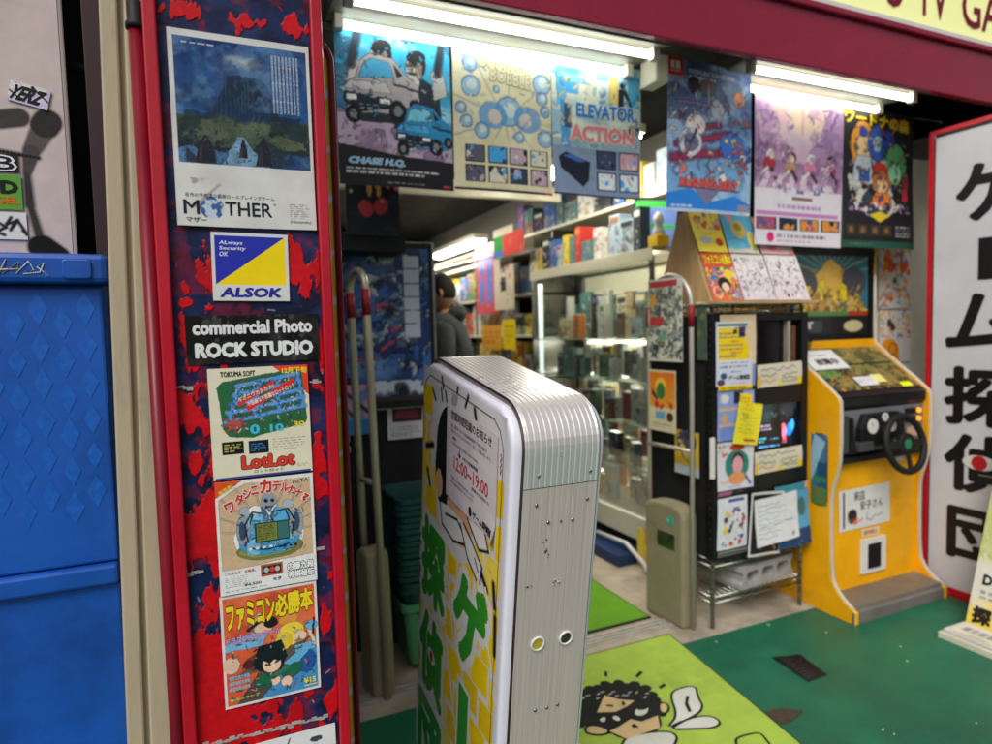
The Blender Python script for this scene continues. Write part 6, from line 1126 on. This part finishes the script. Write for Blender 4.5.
hung('flyer', 'flyer with an orange round faced shape on the tall narrow board', 3.335, 1.12, .27, .29, lambda c: (c.rect(0, 0, 1, 1, (222, 218, 212)), c.busy((.03, .45, .97, .97), 80, [(240, 190, 70), (226, 150, 70), (90, 90, 150), (222, 218, 212)], 4, .08), c.clutter(.1, .55, .95, .95, 16, [(226, 150, 70), (90, 90, 150), (60, 60, 80), (226, 200, 120)], 3, .09), c.ell(.3, .18, .32, .3, (234, 150, 30)), c.poly([(0, 0), (.65, 0), (.6, .3), (0, .36)], (234, 150, 30)), c.ring(.42, .26, .12, .012, (90, 50, 20)), c.ell(.12, .2, .03, .03, (60, 30, 20)), c.ell(.2, .2, .03, .03, (60, 30, 20))), y=2.36, n=50, seed=6, amp=.002, cat='flyer')
hung('flyer', 'pale sheet with a small red dressed figure at the foot of the tall board', 3.345, .85, .27, .26, lambda c: (c.rect(0, 0, 1, 1, (214, 212, 212)), c.ell(.72, .74, .12, .12, (50, 40, 40)), c.ell(.72, .66, .09, .08, (226, 180, 150)), c.poly([(.62, .35), (.66, .58), (.8, .58), (.84, .35)], (196, 60, 50)), c.rect(.68, .1, .71, .35, (226, 180, 150)), c.rect(.75, .1, .78, .35, (226, 180, 150))), y=2.36, n=50, seed=7, amp=.002, cat='flyer')
hung('flyer', 'strip of small coloured flyers high on the tall narrow board', 3.36, 1.80, .24, .36, lambda c: (c.rect(0, 0, 1, 1, (206, 196, 170)), c.clutter(.05, .05, .95, .9, 22, [(60, 120, 90), (226, 140, 60), (60, 70, 110), (190, 170, 130)], 3, .16)), y=2.36, n=40, seed=8, amp=.002, cat='flyer')

# white vertical shop sign
ws = thing('vertical_sign', 'white vertical sign in a red frame with large black Japanese characters', 'sign', (3.235, 2.045, 0))
MB().box(.006, -.72, .03, .16, -.002, 2.255).build('panel_case', mat('sign_white', (206, 206, 212), .35, var=.04), ws)
fm = MB().box(0, -.024, .0, .17, 0, 2.262).box(0, -.74, .0, .17, -.716, 2.262).box(0, -.716, 2.238, .17, -.024, 2.262).box(0, -.716, .0, .17, -.024, .045); fm.build('red_frame', mat('sign_red', (190, 22, 34), .35, var=.12, dirt=(220, 190, 190), dirtthr=.66, dirtscale=6), ws, .003)
MB().box(.0035, -.716, 2.226, .0058, -.03, 2.238).box(.0035, -.03, .045, .0058, -.0245, 2.226).build('black_line', M['black'], ws)
def signchar(ch, z0, z1, w=.30, yc=1.755, bold=.036, mt='black'):
    v, fc = glyphs(ch, 0, 3); lo, hi = v.min(0)-bold, v.max(0)+bold; Y0 = 2.045; vs_ = []; fs_ = []
    for i in range(9):
        dx, dz = (0, 0) if i == 8 else (bold*math.cos(i*PI/4), bold*math.sin(i*PI/4)); q = (v+np.array([dx, dz])-lo)/(hi-lo); n = len(vs_)
        vs_ += [(.0045-.00012*i, (yc+w/2-a*w)-Y0, z0+b*(z1-z0)) for a, b in q]; fs_ += [[t+n for t in p] for p in fc]
    me = bpy.data.meshes.new('character'); me.from_pydata(vs_, [], fs_); me.materials.append(M[mt]); o = bpy.data.objects.new('character', me); link(o); o.parent = ws
signchar('ゲ', 1.80, 2.08, .29, 1.775); signchar('ム', 1.20, 1.47, .31, 1.80); signchar('探', .85, 1.13, .33, 1.79); signchar('偵', .53, .81, .32, 1.79); signchar('団', .20, .455, .28, 1.79)
MB().box(.0035, 1.755-.05-2.045, 1.53, .0055, 1.755+.06-2.045, 1.72).build('character', M['black'], ws)
e_ = MB().tube([(.0040, 1.79-2.045+.0, .68), (.0022, 1.79-2.045, .68)], .082, 24); e_.v = [(x, (y+.255)*.9-.255, (z-.68)*.42+.68) for x, y, z in e_.v]; e_.build('eye_white', M['white'], ws)
MB().tube([(.0021, 1.79-2.045, .68), (.0006, 1.79-2.045, .68)], .034, 20).build('eye_red', M['red'], ws)

# floor stand with flyers bottom right
fs = thing('flyer_stand', 'leaning floor stand of pale flyers in front of the white sign at right edge', 'flyer stand', (2.93, 1.66, 0))
MB().box(-.165, -.55, .0, .05, .015, .028).build('base_tray', M['offwhite'], fs, .003)
MB().box(-.15, -.54, .03, -.01, .0, .045).build('paper_stack', M['white'], fs, .003)
lean = MB().box(0, -.55, .03, .012, .0, .95); lean.v = [(x+.30*(z-.03), y, z) for x, y, z in lean.v]; lean.build('leaning_board', M['offwhite'], fs)
MB().tube([(.28, -.5, .9), (.34, -.5, 0)], .008, 8).build('leg', M['steel'], fs); MB().tube([(.28, -.05, .9), (.34, -.05, 0)], .008, 8).build('leg', M['steel'], fs)
fl = CV(.55, .93, (222, 214, 170), 110); fl.rect(0, .1, 1, .30, (224, 220, 206)); fl.noise((236, 206, 70), 3, .5, .2, 4, .9, (0, 0, 1, .14)); fl.noise((180, 196, 110), 5, .5, .2, 7, .8, (0, .32, 1, 1)); fl.clutter(0, .32, 1, 1, 60, [(206, 180, 70), (90, 130, 70), (120, 90, 60), (226, 222, 200), (180, 60, 50)], 5, .05)
fl.text('探', .03, .02, .17, .10, (40, 36, 30), .06); fl.text('偵', .19, .02, .33, .10, (40, 36, 30), .06); fl.text('団', .35, .02, .49, .10, (40, 36, 30), .06); fl.text('D', .06, .20, .13, .25, (40, 40, 40), .06); fl.dashes(.06, .13, .3, .18, 2, (70, 70, 70), .8, 3)
fl.build('flyer_sheet', 'print', fs, loc=(-.0015, 0, .03), rot=(0, 0, 0)); o = bpy.data.objects['flyer_sheet']
o.matrix_local = Matrix.Translation((-.002, 0, .03)) @ Matrix.Rotation(math.atan(.30), 4, 'Y') @ Matrix.Rotation(FR, 4, 'Z')
tt = CV(.50, .13, (222, 216, 196), 60); tt.dashes(.05, .2, .95, .8, 1, (70, 90, 120), .9, 3, .6, .3); tt.noise((190, 180, 150), 5, .6, .1, 3, .7)
tt.build('tray_flyer', 'print', fs, loc=(-.145, -.02, .047), rot=(-PI/2, 0, FR), back=False)
# ================================================================== GLASS SHOWCASE AND SHOP INTERIOR
gs = thing('glass_showcase', 'long glass showcase with aluminium edges full of boxed games', 'showcase', (2.17, 2.82, .004))
L_ = 1.42; DP = .46; TOP = 1.76
MB().box(.03, 0, .0, DP, L_, .12).build('plinth', M['blackm'], gs); MB().prism([(.0, .13), (-.012, .27), (.02, .28), (DP, .28), (DP, .13)], 'Y', 0, L_).build('base', M['offwhite'], gs, .003)
for (x, y) in ((0, 0), (0, L_-.02), (DP-.02, 0), (DP-.02, L_-.02)): MB().box(x, y, .28, x+.02, y+.02, TOP-.03).build('corner_post', M['steel'], gs)
MB().box(-.004, -.01, TOP-.004, DP, L_+.01, TOP+.012).box(-.004, -.01, TOP-.052, .002, L_+.01, TOP-.0045).build('top_rim', M['offwhite'], gs)
MB().box(.003, .021, .28, .008, L_-.021, TOP-.03).build('front_glass', M['glass'], gs); MB().box(.021, .003, .28, DP-.021, .008, TOP-.03).build('end_glass', M['glass'], gs)
MB().box(DP-.008, .021, .28, DP-.002, L_-.021, TOP-.03).build('back_panel', M['offwhite'], gs)
SZ_ = [.29, .53, .78, 1.03, 1.28]
for z in SZ_[1:]:
    MB().box(.03, .02, z-.008, DP-.02, L_-.02, z).build('glass_shelf', M['shelfglass'], gs); MB().box(.026, .02, z-.008, .030, L_-.02, z).build('shelf_edge', M['glassedge'], gs)
for z in SZ_[1:]: MB().tube([(DP-.03, .05, z-.016), (DP-.03, L_-.05, z-.016)], .005, 8).build('added_fill_tube', M['tube3'], gs)  # added glowing tubes, tucked behind the boxes to brighten the case from the back
MB().tube([(.024, .04, TOP-.022), (.024, L_-.04, TOP-.022)], .010, 10).build('case_light', M['tube3'], gs); MB().tube([(.06, L_-.03, .35), (.06, L_-.03, TOP-.08)], .016, 10).build('case_light', M['tube4'], gs)
BOXC = [('white', (214, 214, 208)), ('pale blue', (166, 186, 200)), ('red', (190, 60, 54)), ('orange', (214, 130, 60)), ('yellow', (220, 196, 70)), ('green', (96, 134, 104)), ('grey', (130, 134, 136)), ('black', (44, 46, 52)), ('brown', (140, 100, 70)), ('blue', (60, 100, 170)), ('pink', (214, 150, 160)), ('cream', (214, 200, 160)), ('teal', (84, 126, 124)), ('purple', (120, 90, 150))]
def game_box(w, h, d, seed, ci, loc, rz, label, group, cat='game box', name='game_box', amp=.55):
    rr = random.Random(seed); base = BOXC[ci][1]; c = CV(w, h, base, 18)
    pal = [BOXC[rr.randrange(14)][1] for _ in range(4)]+[base, base, (220, 220, 214), (60, 60, 66)]
    c.busy((0, .05, 1, .95), 26, pal, seed, .22); c.ink(.3, .1); c.rect(.06, .80, .94, .93, rr.choice(pal)) if rr.random() < .6 else None
    v, cc, f = c.arrays(None, .0004, False)
    n = len(v); v = np.concatenate([v, [[x, y, z] for x in (0, w) for y in (0.0002, d) for z in (0, h)]]); cc = np.concatenate([cc, np.tile(np.array(lin(base))*.9, (8, 1))])
    f += [[n+i for i in q] for q in ((0, 1, 3, 2), (4, 6, 7, 5), (2, 3, 7, 6), (0, 2, 6, 4), (1, 5, 7, 3))]
    me = bpy.data.meshes.new(name); me.from_pydata(v.tolist(), [], f); at = me.color_attributes.new('Col', 'FLOAT_COLOR', 'POINT'); at.data.foreach_set('color', np.concatenate([cc, np.ones((len(cc), 1))], 1).ravel().astype(np.float32))
    me.materials.append(M['boxprint']); o = bpy.data.objects.new(name, me); link(o); o.location = loc; o.rotation_euler = (0, 0, rz); return tag(o, label, cat, group)
ONES = ['', 'first', 'second', 'third', 'fourth', 'fifth', 'sixth', 'seventh', 'eighth', 'ninth']
ORD = ['first', 'second', 'third', 'fourth', 'fifth', 'sixth', 'seventh', 'eighth', 'ninth', 'tenth', 'eleventh', 'twelfth', 'thirteenth', 'fourteenth', 'fifteenth', 'sixteenth', 'seventeenth', 'eighteenth', 'nineteenth', 'twentieth']+['twenty-'+o for o in ONES[1:]]+['thirtieth']+['thirty-'+o for o in ONES[1:]]
LV = ['lowest', 'second lowest', 'middle', 'second highest', 'highest']
rr = random.Random(12)
for li, z in enumerate(SZ_):
    y = 2.86; k = 0
    while y < 2.82+L_-.14:
        w = rr.uniform(.035, .105) if li else rr.uniform(.08, .16); h = min(rr.uniform(.10, .22), (SZ_[li+1]-z-.03) if li < 4 else .40)
        h = min(h*1.15, rr.uniform(.09, .24))
        if li == 4: h = rr.uniform(.12, .30)
        ci = rr.choice([0, 0, 1, 6, 11, 6, 0, 0, 11, 1, 6, 0, 2, 3, 4, 5, 7, 8, 9, 12])
        game_box(w, h, .05, 100+li*20+k, ci, (2.17+rr.uniform(.06, .2), y+w, .004+z+.001), FR+rr.uniform(-.3, .3), f'{BOXC[ci][0]} box on the {LV[li]} shelf of the showcase, {ORD[k]} from its near end', 'boxed games inside the glass showcase')
        y += w+rr.uniform(.004, .02); k += 1
for li, z in enumerate(SZ_):
    y = 2.86; k = 0
    while y < 2.82+L_-.10:
        w = rr.uniform(.06, .13); h = (SZ_[li+1]-z-.035 if li < 4 else .34)*rr.uniform(.72, 1); ci = rr.choice([0, 0, 11, 6, 1, 0, 6, 8, 12, 10, 3, 4])
        game_box(w, h, .04, 900+li*20+k, ci, (2.17+rr.uniform(.28, .33), y+w, .004+z+.001), FR+rr.uniform(-.1, .1), f'{BOXC[ci][0]} box at the back of the {LV[li]} showcase shelf, {ORD[k]} from its near end', 'boxed games inside the glass showcase')
        y += w+rr.uniform(.01, .05); k += 1
y = 2.95; k = 0
while y < 4.2:
    w = rr.uniform(.05, .13); h = rr.uniform(.12, .29); ci = rr.choice([0, 1, 6, 11, 0, 12, 9, 4, 3, 7, 2])
    game_box(w, h, .14, 300+k, ci, (2.2, y+w, TOP+.0165), FR+rr.uniform(-.1, .1), f'{BOXC[ci][0]} wrapped box on top of the glass showcase, {ORD[k]} from the leaning television', 'wrapped boxes on top of the glass showcase')
    y += w+rr.uniform(.003, .02); k += 1
# screen on the case
tv = thing('television', 'flat television leaning on top of the showcase showing blue and green stripes', 'television', (2.26, 2.96, TOP+.02), (0, R(10), FR+R(10)))
MB().prism(rrect(-.16, 0, .19, .29, .008), 'Y', 0, .03).build('bezel', M['black'], tv)
tvc = CV(.31, .25, (96, 116, 170), 30); tvc.rect(0, .86, 1, 1, (60, 150, 70)); tvc.rect(0, .40, 1, .50, (60, 150, 70)); tvc.rect(0, 0, 1, .03, (30, 40, 60)); tvc.build('display', emis('tv_display', (0, 0, 0), .55, True), tv, loc=(-.14, -.002, .02), back=False)
og = thing('ornament', 'small white figurine on a yellow block on top of the showcase', 'figurine', (2.19, 2.80, TOP+.017)); MB().box(-.02, -.03, 0, .06, .05, .06).build('yellow_block', mat('ornament_yellow', (226, 190, 40), .5), og, .003)
MB().tube([(.02, .01, .06), (.02, .01, .09), (.02, .01, .12), (.02, .01, .135), (.02, .01, .165), (.02, .01, .185)], [.035, .03, .018, .028, .026, .008], 14).build('white_figure', M['white'], og)
for k, (lab, yy, q) in enumerate((('orange flyer stack leaning on the near foot of the showcase', 2.76, (230, 160, 50)), ('yellow and blue flyer leaning beside the orange stack', 2.84, (226, 200, 70)))):
    onX('flyer', lab, 2.135+.01*k, yy, .01, .10, .22, (lambda q: lambda c: (c.rect(0, 0, 1, 1, q), c.clutter(0, 0, 1, 1, 14, [(60, 120, 150), (230, 130, 40), (240, 210, 90), (220, 220, 210)], 3+k, .2)))(q), 20)
tag(MB().box(-.2, -.35, 0, .1, .35, .06).build('blue_tray', M['crate'], None, .006, loc=(2.22, 3.3, .012), rot=(0, 0, 0)), 'flat blue tray pushed under the glass showcase', 'tray')
tag(MB().tube([(2.11, 3.3, .10), (2.11, 3.0, .12), (2.10, 2.82, .06), (2.10, 2.78, .02)], .012, 10).build('white_hose', M['white']), 'white hose running along the foot of the showcase', 'hose')

# side wall clutter above and beyond the case
WP_ = 'boxes on the far wall shelving'
us = thing('wall_shelf', 'high shelf loaded with games above the glass showcase', 'shelf', (2.45, 2.9, 2.12)); MB().box(-.02, .05, 0, .3, 4.5, .02).build('shelf_board', M['offwhite'], us); [MB().box(0, y, -.12, .28, y+.015, 0).build('shelf_bracket', M['steel'], us) for y in (.1, 1.5, 3.0)]
y = 2.98; k = 0
while y < 5.0 and k < 14:
    w = rr.uniform(.10, .22); h = rr.uniform(.14, .28); ci = rr.randrange(14)
    game_box(w, h, .1, 400+k, ci, (2.47, y+w, 2.1405), FR, f'{BOXC[ci][0]} box on the high shelf above the showcase, {ORD[k]} from its near end', 'boxes on the high shelf above the showcase'); y += w+.02; k += 1
s2 = thing('tall_shelving', 'tall grey shelving beyond the showcase filled with small coloured boxes', 'shelving', (2.28, 4.4, .004))
MB().box(.36, 0, 0, .38, 3.6, 2.05).build('back_panel', M['blackm'], s2)
for k in range(6): MB().box(0, 0, .3+.33*k, .36, 3.6, .32+.33*k).build('shelf_board', M['offwhite'], s2)
for y in (0, 1.2, 2.4, 3.58): MB().box(0, y, 0, .36, y+.02, 2.05).build('upright', M['steel'], s2)
cnt = 0
for lv in range(2, 6):
    y = 4.45; k = 0
    while y < 7.9 and k < 16:
        w = rr.uniform(.12, .3); h = rr.uniform(.16, .29); ci = rr.choice([4, 2, 0, 9, 11, 3, 5, 7, 4, 0, 12])
        game_box(w, h, .08, 500+lv*20+k, ci, (2.30, y+w, .004+.321+.33*(lv-1)+.33-.33), FR, f'{BOXC[ci][0]} box in row {["", "", "one", "two", "three", "four"][lv]} of the tall shelving, {ORD[k]} from the showcase', WP_); y += w+.02; k += 1
# hanging display sheets
onX('poster', 'red and blue striped sheet hanging beyond the showcase', 2.20, 4.95, 1.50, .42, .60, lambda c: (c.rect(0, 0, 1, 1, (196, 80, 90)), c.rect(.15, .15, .45, .85, (90, 110, 180)), c.rect(.55, .15, .85, .85, (90, 110, 180)), c.clutter(.1, .1, .9, .9, 12, [(90, 110, 180), (196, 80, 90), (220, 200, 190)], 3, .08)), 40, 'poster')
onX('poster', 'pale sheet with black writing hanging next to the striped one', 2.18, 4.55, 1.52, .38, .66, lambda c: (c.rect(0, 0, 1, 1, (206, 196, 176)), c.vtext('大特価', .3, .2, .6, .9, (50, 44, 44), .05), c.clutter(.6, .1, .95, .9, 12, [(150, 130, 110), (190, 100, 80), (206, 196, 176)], 3, .1)), 40, 'poster')
onX('poster', 'yellow sheet hanging under the pale sheet beyond the showcase', 2.16, 4.5, 1.20, .24, .24, lambda c: (c.rect(0, 0, 1, 1, (232, 204, 20)), c.dashes(.1, .2, .9, .85, 4, (150, 120, 30), .8, 3)), 24, 'poster')
onX('poster', 'orange sheet hanging left of the yellow sheet beyond the showcase', 2.17, 4.78, 1.20, .42, .20, lambda c: (c.rect(0, 0, 1, 1, (222, 160, 60)), c.dashes(.1, .2, .9, .85, 3, (150, 90, 30), .8, 3)), 24, 'poster')
onX('sign', 'small red and green hanging banner near the interior lights', 2.10, 4.2, 1.93, .55, .16, lambda c: (c.rect(0, 0, 1, 1, (214, 70, 60)), c.rect(0, 0, .32, 1, (50, 150, 70)), c.rect(0, 0, .32, .35, (60, 110, 190)), c.clutter(.35, .1, .95, .9, 8, [(230, 150, 140), (214, 70, 60)], 3, .08)), 24, 'banner')
tag(MB().tube([(2.16, 4.35, 1.96), (2.14, 5.6, 1.98), (2.14, 7.6, 2.02)], .012, 8).build('hanging_rail', M['steel']), 'long metal rail that the display sheets hang from', 'rail')
bgp = MB().tube([(0, 0, 0), (0, 0, .05), (0, 0, .18), (0, 0, .30), (0, 0, .34)], [.05, .11, .13, .08, .02], 14); bgp.v = [(x*.6, y, z) for x, y, z in bgp.v]
tag(bgp.build('black_bag', M['bag'], loc=(2.12, 5.75, 1.32)), 'black bag hanging on the shelving right of the person', 'bag')
# interior tube lights
def inner_light(lab, x, y0, y1, z):
    t = thing('tube_light', lab, 'tube light', (x, y0, z), group='lit tubes in the shop'); MB().box(-.07, 0, .03, .07, y1-y0, .075).build('housing', M['offwhite'], t, .004)
    for dx in (-.04, .04): MB().tube([(dx, .02, .012), (dx, y1-y0-.02, .012)], .014, 10).build('tube', M['tube2'], t)
inner_light('bright tube light running into the shop above the far shelving', 2.12, 5.05, 6.3, 2.10)
inner_light('bright tube light furthest inside the shop above the far shelving', 2.12, 6.45, 7.7, 2.12)
inner_light('tube light over the near end of the showcase behind the elevator poster', 2.02, 2.75, 3.75, 2.32)
inner_light('added tube light in the middle of the shop ceiling above the person', 1.3, 4.3, 5.4, 2.5)  # unseen lamp, added to lift the dark interior and kept behind the posters
tag(MB().box(.5, 4.0, 2.25, 2.3, 4.06, 2.35).build('ceiling_beam', M['offwhite'], None, .004), 'cream beam crossing the ceiling behind the hanging posters', 'beam')
bs = thing('back_shelving', 'dark shelving across the back of the shop full of small boxes', 'shelving', (1.2, 7.7, .004)); MB().box(-.8, .3, 0, .95, .32, 2.5).build('back_panel', M['blackm'], bs)
for k in range(7): MB().box(-.8, 0, .3+.34*k, .95, .3, .32+.34*k).build('shelf_board', M['blackm'], bs)
for lv in range(3, 7):
    x = .45; k = 0
    while x < 2.0:
        w = rr.uniform(.12, .3); ci = rr.choice([6, 7, 8, 11, 5, 12, 6])
        game_box(w, rr.uniform(.14, .26), .08, 700+lv*20+k, ci, (x, 7.72, .325+.34*(lv-0)-.0), 0, f'{BOXC[ci][0]} box on row {["", "", "", "one", "two", "three", "four"][lv]} of the back shelving, {ORD[k]} from the left', 'boxes on the back shelving'); x += w+.02; k += 1

# ------------------------------------------------------------------ person (back three quarter, facing left)
def skinned(name, verts, edges, radii, m, parent=None, root=0, sub=2, loc=None):
    me = bpy.data.meshes.new(name); me.from_pydata(verts, edges, []); o = bpy.data.objects.new(name, me); link(o); s = o.modifiers.new('skin', 'SKIN')
    for i, r in enumerate(radii): me.skin_vertices[0].data[i].radius = r if isinstance(r, tuple) else (r, r)
    me.skin_vertices[0].data[root].use_root = True
    s.use_smooth_shade = True; b = o.modifiers.new('sub', 'SUBSURF'); b.levels = b.render_levels = sub
    me.materials.append(m)
    if parent: o.parent = parent
    return o
pr = thing('person', 'person in a grey fleece with short dark hair seen from behind, facing left', 'person', (1.31, 3.72, .024), (0, 0, R(152)))
# local: faces +X, left is +Y; standing height 1.66
BV = [(0, 0, .90), (-.005, 0, 1.03), (.0, 0, 1.18), (.005, 0, 1.33), (.0, 0, 1.42), (.02, 0, 1.47),
      (0, .17, 1.37), (-.02, .215, 1.12), (.10, .19, .95), (.17, .16, .93), (0, -.17, 1.37), (-.02, -.215, 1.12), (.10, -.19, .95), (.17, -.16, .93),
      (0, .095, .84), (.015, .10, .47), (0, .105, .08), (.14, .115, .035), (0, -.095, .84), (.02, -.10, .47), (0, -.105, .08), (.14, -.115, .035)]
BE = [(0, 1), (1, 2), (2, 3), (3, 4), (4, 5), (3, 6), (6, 7), (7, 8), (8, 9), (3, 10), (10, 11), (11, 12), (12, 13), (0, 14), (14, 15), (15, 16), (16, 17), (0, 18), (18, 19), (19, 20), (20, 21)]
BR = [(.13, .16), (.115, .15), (.115, .16), (.11, .165), (.05, .05), (.052, .055), .04, .036, .036, .03, .04, .036, .036, .03, .085, .06, .042, .035, .085, .06, .042, .035]
skinned('body', BV, BE, BR, M['skin'], pr)
CVt = [(0, 0, .86), (-.01, 0, 1.03), (0, 0, 1.18), (0, 0, 1.34), (0, 0, 1.415), (0, .18, 1.375), (-.02, .23, 1.12), (.09, .20, .965), (0, -.18, 1.375), (-.02, -.23, 1.12), (.09, -.20, .965)]
skinned('fleece_jacket', CVt, [(0, 1), (1, 2), (2, 3), (3, 4), (3, 5), (5, 6), (6, 7), (3, 8), (8, 9), (9, 10)], [(.16, .19), (.145, .18), (.145, .19), (.14, .195), (.09, .10), .098, .075, .055, .098, .075, .055], M['jacket'], pr)
skinned('hood', [(-.02, -.09, 1.43), (-.085, -.05, 1.44), (-.11, 0, 1.43), (-.085, .05, 1.44), (-.02, .09, 1.43)], [(0, 1), (1, 2), (2, 3), (3, 4)], [.035, .045, .055, .045, .035], M['jacket'], pr, 2)
skinned('trousers', [(0, 0, .93), (0, .095, .82), (.015, .10, .47), (0, .105, .09), (0, -.095, .82), (.02, -.10, .47), (0, -.105, .09)], [(0, 1), (1, 2), (2, 3), (0, 4), (4, 5), (5, 6)], [(.15, .17), .10, .078, .062, .10, .078, .062], M['jeans'], pr)
for sy in (-1, 1):
    skinned('shoe', [(-.05, sy*.105, .05), (.06, sy*.11, .045), (.17, sy*.117, .035)], [(0, 1), (1, 2)], [.052, .05, .04], M['shoe'], pr, 1)
    hv = [(.17, sy*.16, .93), (.22, sy*.155, .915), (.25, sy*.15, .91)]; he = [(0, 1), (1, 2)]; hr = [(.02, .028), (.018, .036), (.014, .034)]
    hnd = skinned('hand', hv, he, hr, M['skin'], pr)
    for k, (dy, ln) in enumerate(((-.026, .062), (-.009, .075), (.009, .07), (.026, .052))):
        skinned('finger', [(.25, sy*.15+dy, .91), (.25+ln*.5, sy*.15+dy, .900), (.25+ln*.85, sy*.15+dy, .878)], [(0, 1), (1, 2)], [.0095, .0085, .007], M['skin'], hnd)
    skinned('thumb', [(.19, sy*.125, .925), (.225, sy*.10, .915), (.25, sy*.095, .905)], [(0, 1), (1, 2)], [.013, .011, .009], M['skin'], hnd)
def sphere_mesh(name, fn, m, parent, nu=28, nv=20):
    v = []; f = []
    for j in range(nv+1):
        for i in range(nu):
            th = PI*j/nv; ph = 2*PI*i/nu; v.append(fn(math.sin(th)*math.cos(ph), math.sin(th)*math.sin(ph), math.cos(th)))
    for j in range(nv):
        for i in range(nu): f.append((j*nu+i, j*nu+(i+1) % nu, (j+1)*nu+(i+1) % nu, (j+1)*nu+i))
    return MB().add(v, f, True).build(name, m, parent)
def headf(x, y, z, s=1):
    w = .074*(1-.22*max(0, -z)); d = .094-.012*max(0, -z)*(1 if x < 0 else .2)
    X_ = x*d+(.010*max(0, -z) if x > 0 else .02*z*0); nose = .022*math.exp(-((z+.12)**2)/.02-(y*y)/.03) if x > 0 else 0; brow = .006*math.exp(-((z-.18)**2)/.01) if x > .3 else 0; eye = -.010*math.exp(-((z-.05)**2)/.008-((abs(y)-.42)**2)/.02) if x > .3 else 0
    lip = .006*math.exp(-((z+.42)**2)/.004-(y*y)/.06) if x > .3 else 0
    return (.025+X_*s+nose+brow+eye+lip, y*w*s, 1.565+z*.118*s)
hd = sphere_mesh('head', headf, M['skin'], pr)
def hairf(x, y, z):
    p = headf(x, y, z, 1.0); k = math.tanh(((z-(-.30+.62/(1+math.exp(-9*(x-.15)))))*9))
    c = Vector((.025, 0, 1.565)); q = Vector(p)-c; q *= .995+.055*k; return tuple(c+q)
sphere_mesh('hair', hairf, M['hair'], hd, 44, 34)
for sy in (-1, 1):
    skinned('ear', [(.012, sy*.074, 1.535), (.004, sy*.083, 1.555), (.008, sy*.084, 1.58), (.02, sy*.078, 1.583)], [(0, 1), (1, 2), (2, 3)], [(.008, .005), (.011, .006), (.010, .005), (.006, .004)], M['skin'], hd)
    sphere_mesh('eye', lambda x, y, z: (.098+x*.011, sy*.031+y*.011, 1.572+z*.009), M['white'], hd, 10, 8)
SKY=.085; SUN=1.85; EXPO=0.12
# ================================================================== LIGHT, SKY, CAMERA
w = bpy.data.worlds.new('World'); SC.world = w; w.use_nodes = True; nt = w.node_tree; bg = nt.nodes['Background']
sky = nt.nodes.new('ShaderNodeTexSky'); sky.sky_type = 'NISHITA'; sky.sun_disc = False
SE, SRX = R(46), R(221)
sky.sun_elevation = SE; sky.sun_rotation = SRX; sky.air_density = 1.0; sky.dust_density = 4
hs = nt.nodes.new('ShaderNodeHueSaturation'); hs.inputs['Saturation'].default_value = .45
nt.links.new(sky.outputs[0], hs.inputs['Color']); nt.links.new(hs.outputs[0], bg.inputs[0]); bg.inputs[1].default_value = SKY
sun = bpy.data.lights.new('sun', 'SUN'); sun.energy = SUN; sun.angle = R(30); sun.color = (1, .97, .93)
so = bpy.data.objects.new('sun', sun); link(so)
az = SRX      # sky rotation is clockwise from +Y
dirv = Vector((math.sin(az)*math.cos(SE), math.cos(az)*math.cos(SE), math.sin(SE)))
so.rotation_euler = dirv.to_track_quat('Z', 'Y').to_euler()
cam = bpy.data.cameras.new('camera'); co = bpy.data.objects.new('camera', cam); link(co); SC.camera = co
cam.sensor_width = 36; cam.lens = 36*640/992; cam.clip_start = .02; cam.clip_end = 500
yaw, pitch, roll = R(23.8), R(-3.66), R(1.43)
F = Vector((math.sin(yaw)*math.cos(pitch), math.cos(yaw)*math.cos(pitch), math.sin(pitch)))
R0 = Vector((math.cos(yaw), -math.sin(yaw), 0)); U0 = R0.cross(F)
Rv = math.cos(roll)*R0-math.sin(roll)*U0; Uv = math.cos(roll)*U0+math.sin(roll)*R0
mx = Matrix((Rv, Uv, -F)).transposed().to_4x4(); mx.translation = (0, 0, 1.35); co.matrix_world = mx
cam.dof.use_dof = True; cam.dof.focus_distance = 1.12; cam.dof.aperture_fstop = 3.1
SC.render.engine = 'CYCLES'; SC.cycles.use_denoising = True; SC.cycles.max_bounces = 8; SC.cycles.transparent_max_bounces = 12
SC.render.resolution_x = 1024; SC.render.resolution_y = 768
vs = SC.view_settings; vs.view_transform = 'Standard'; vs.look = 'None'; vs.gamma = 1; vs.exposure = EXPO; vs.use_curve_mapping = False
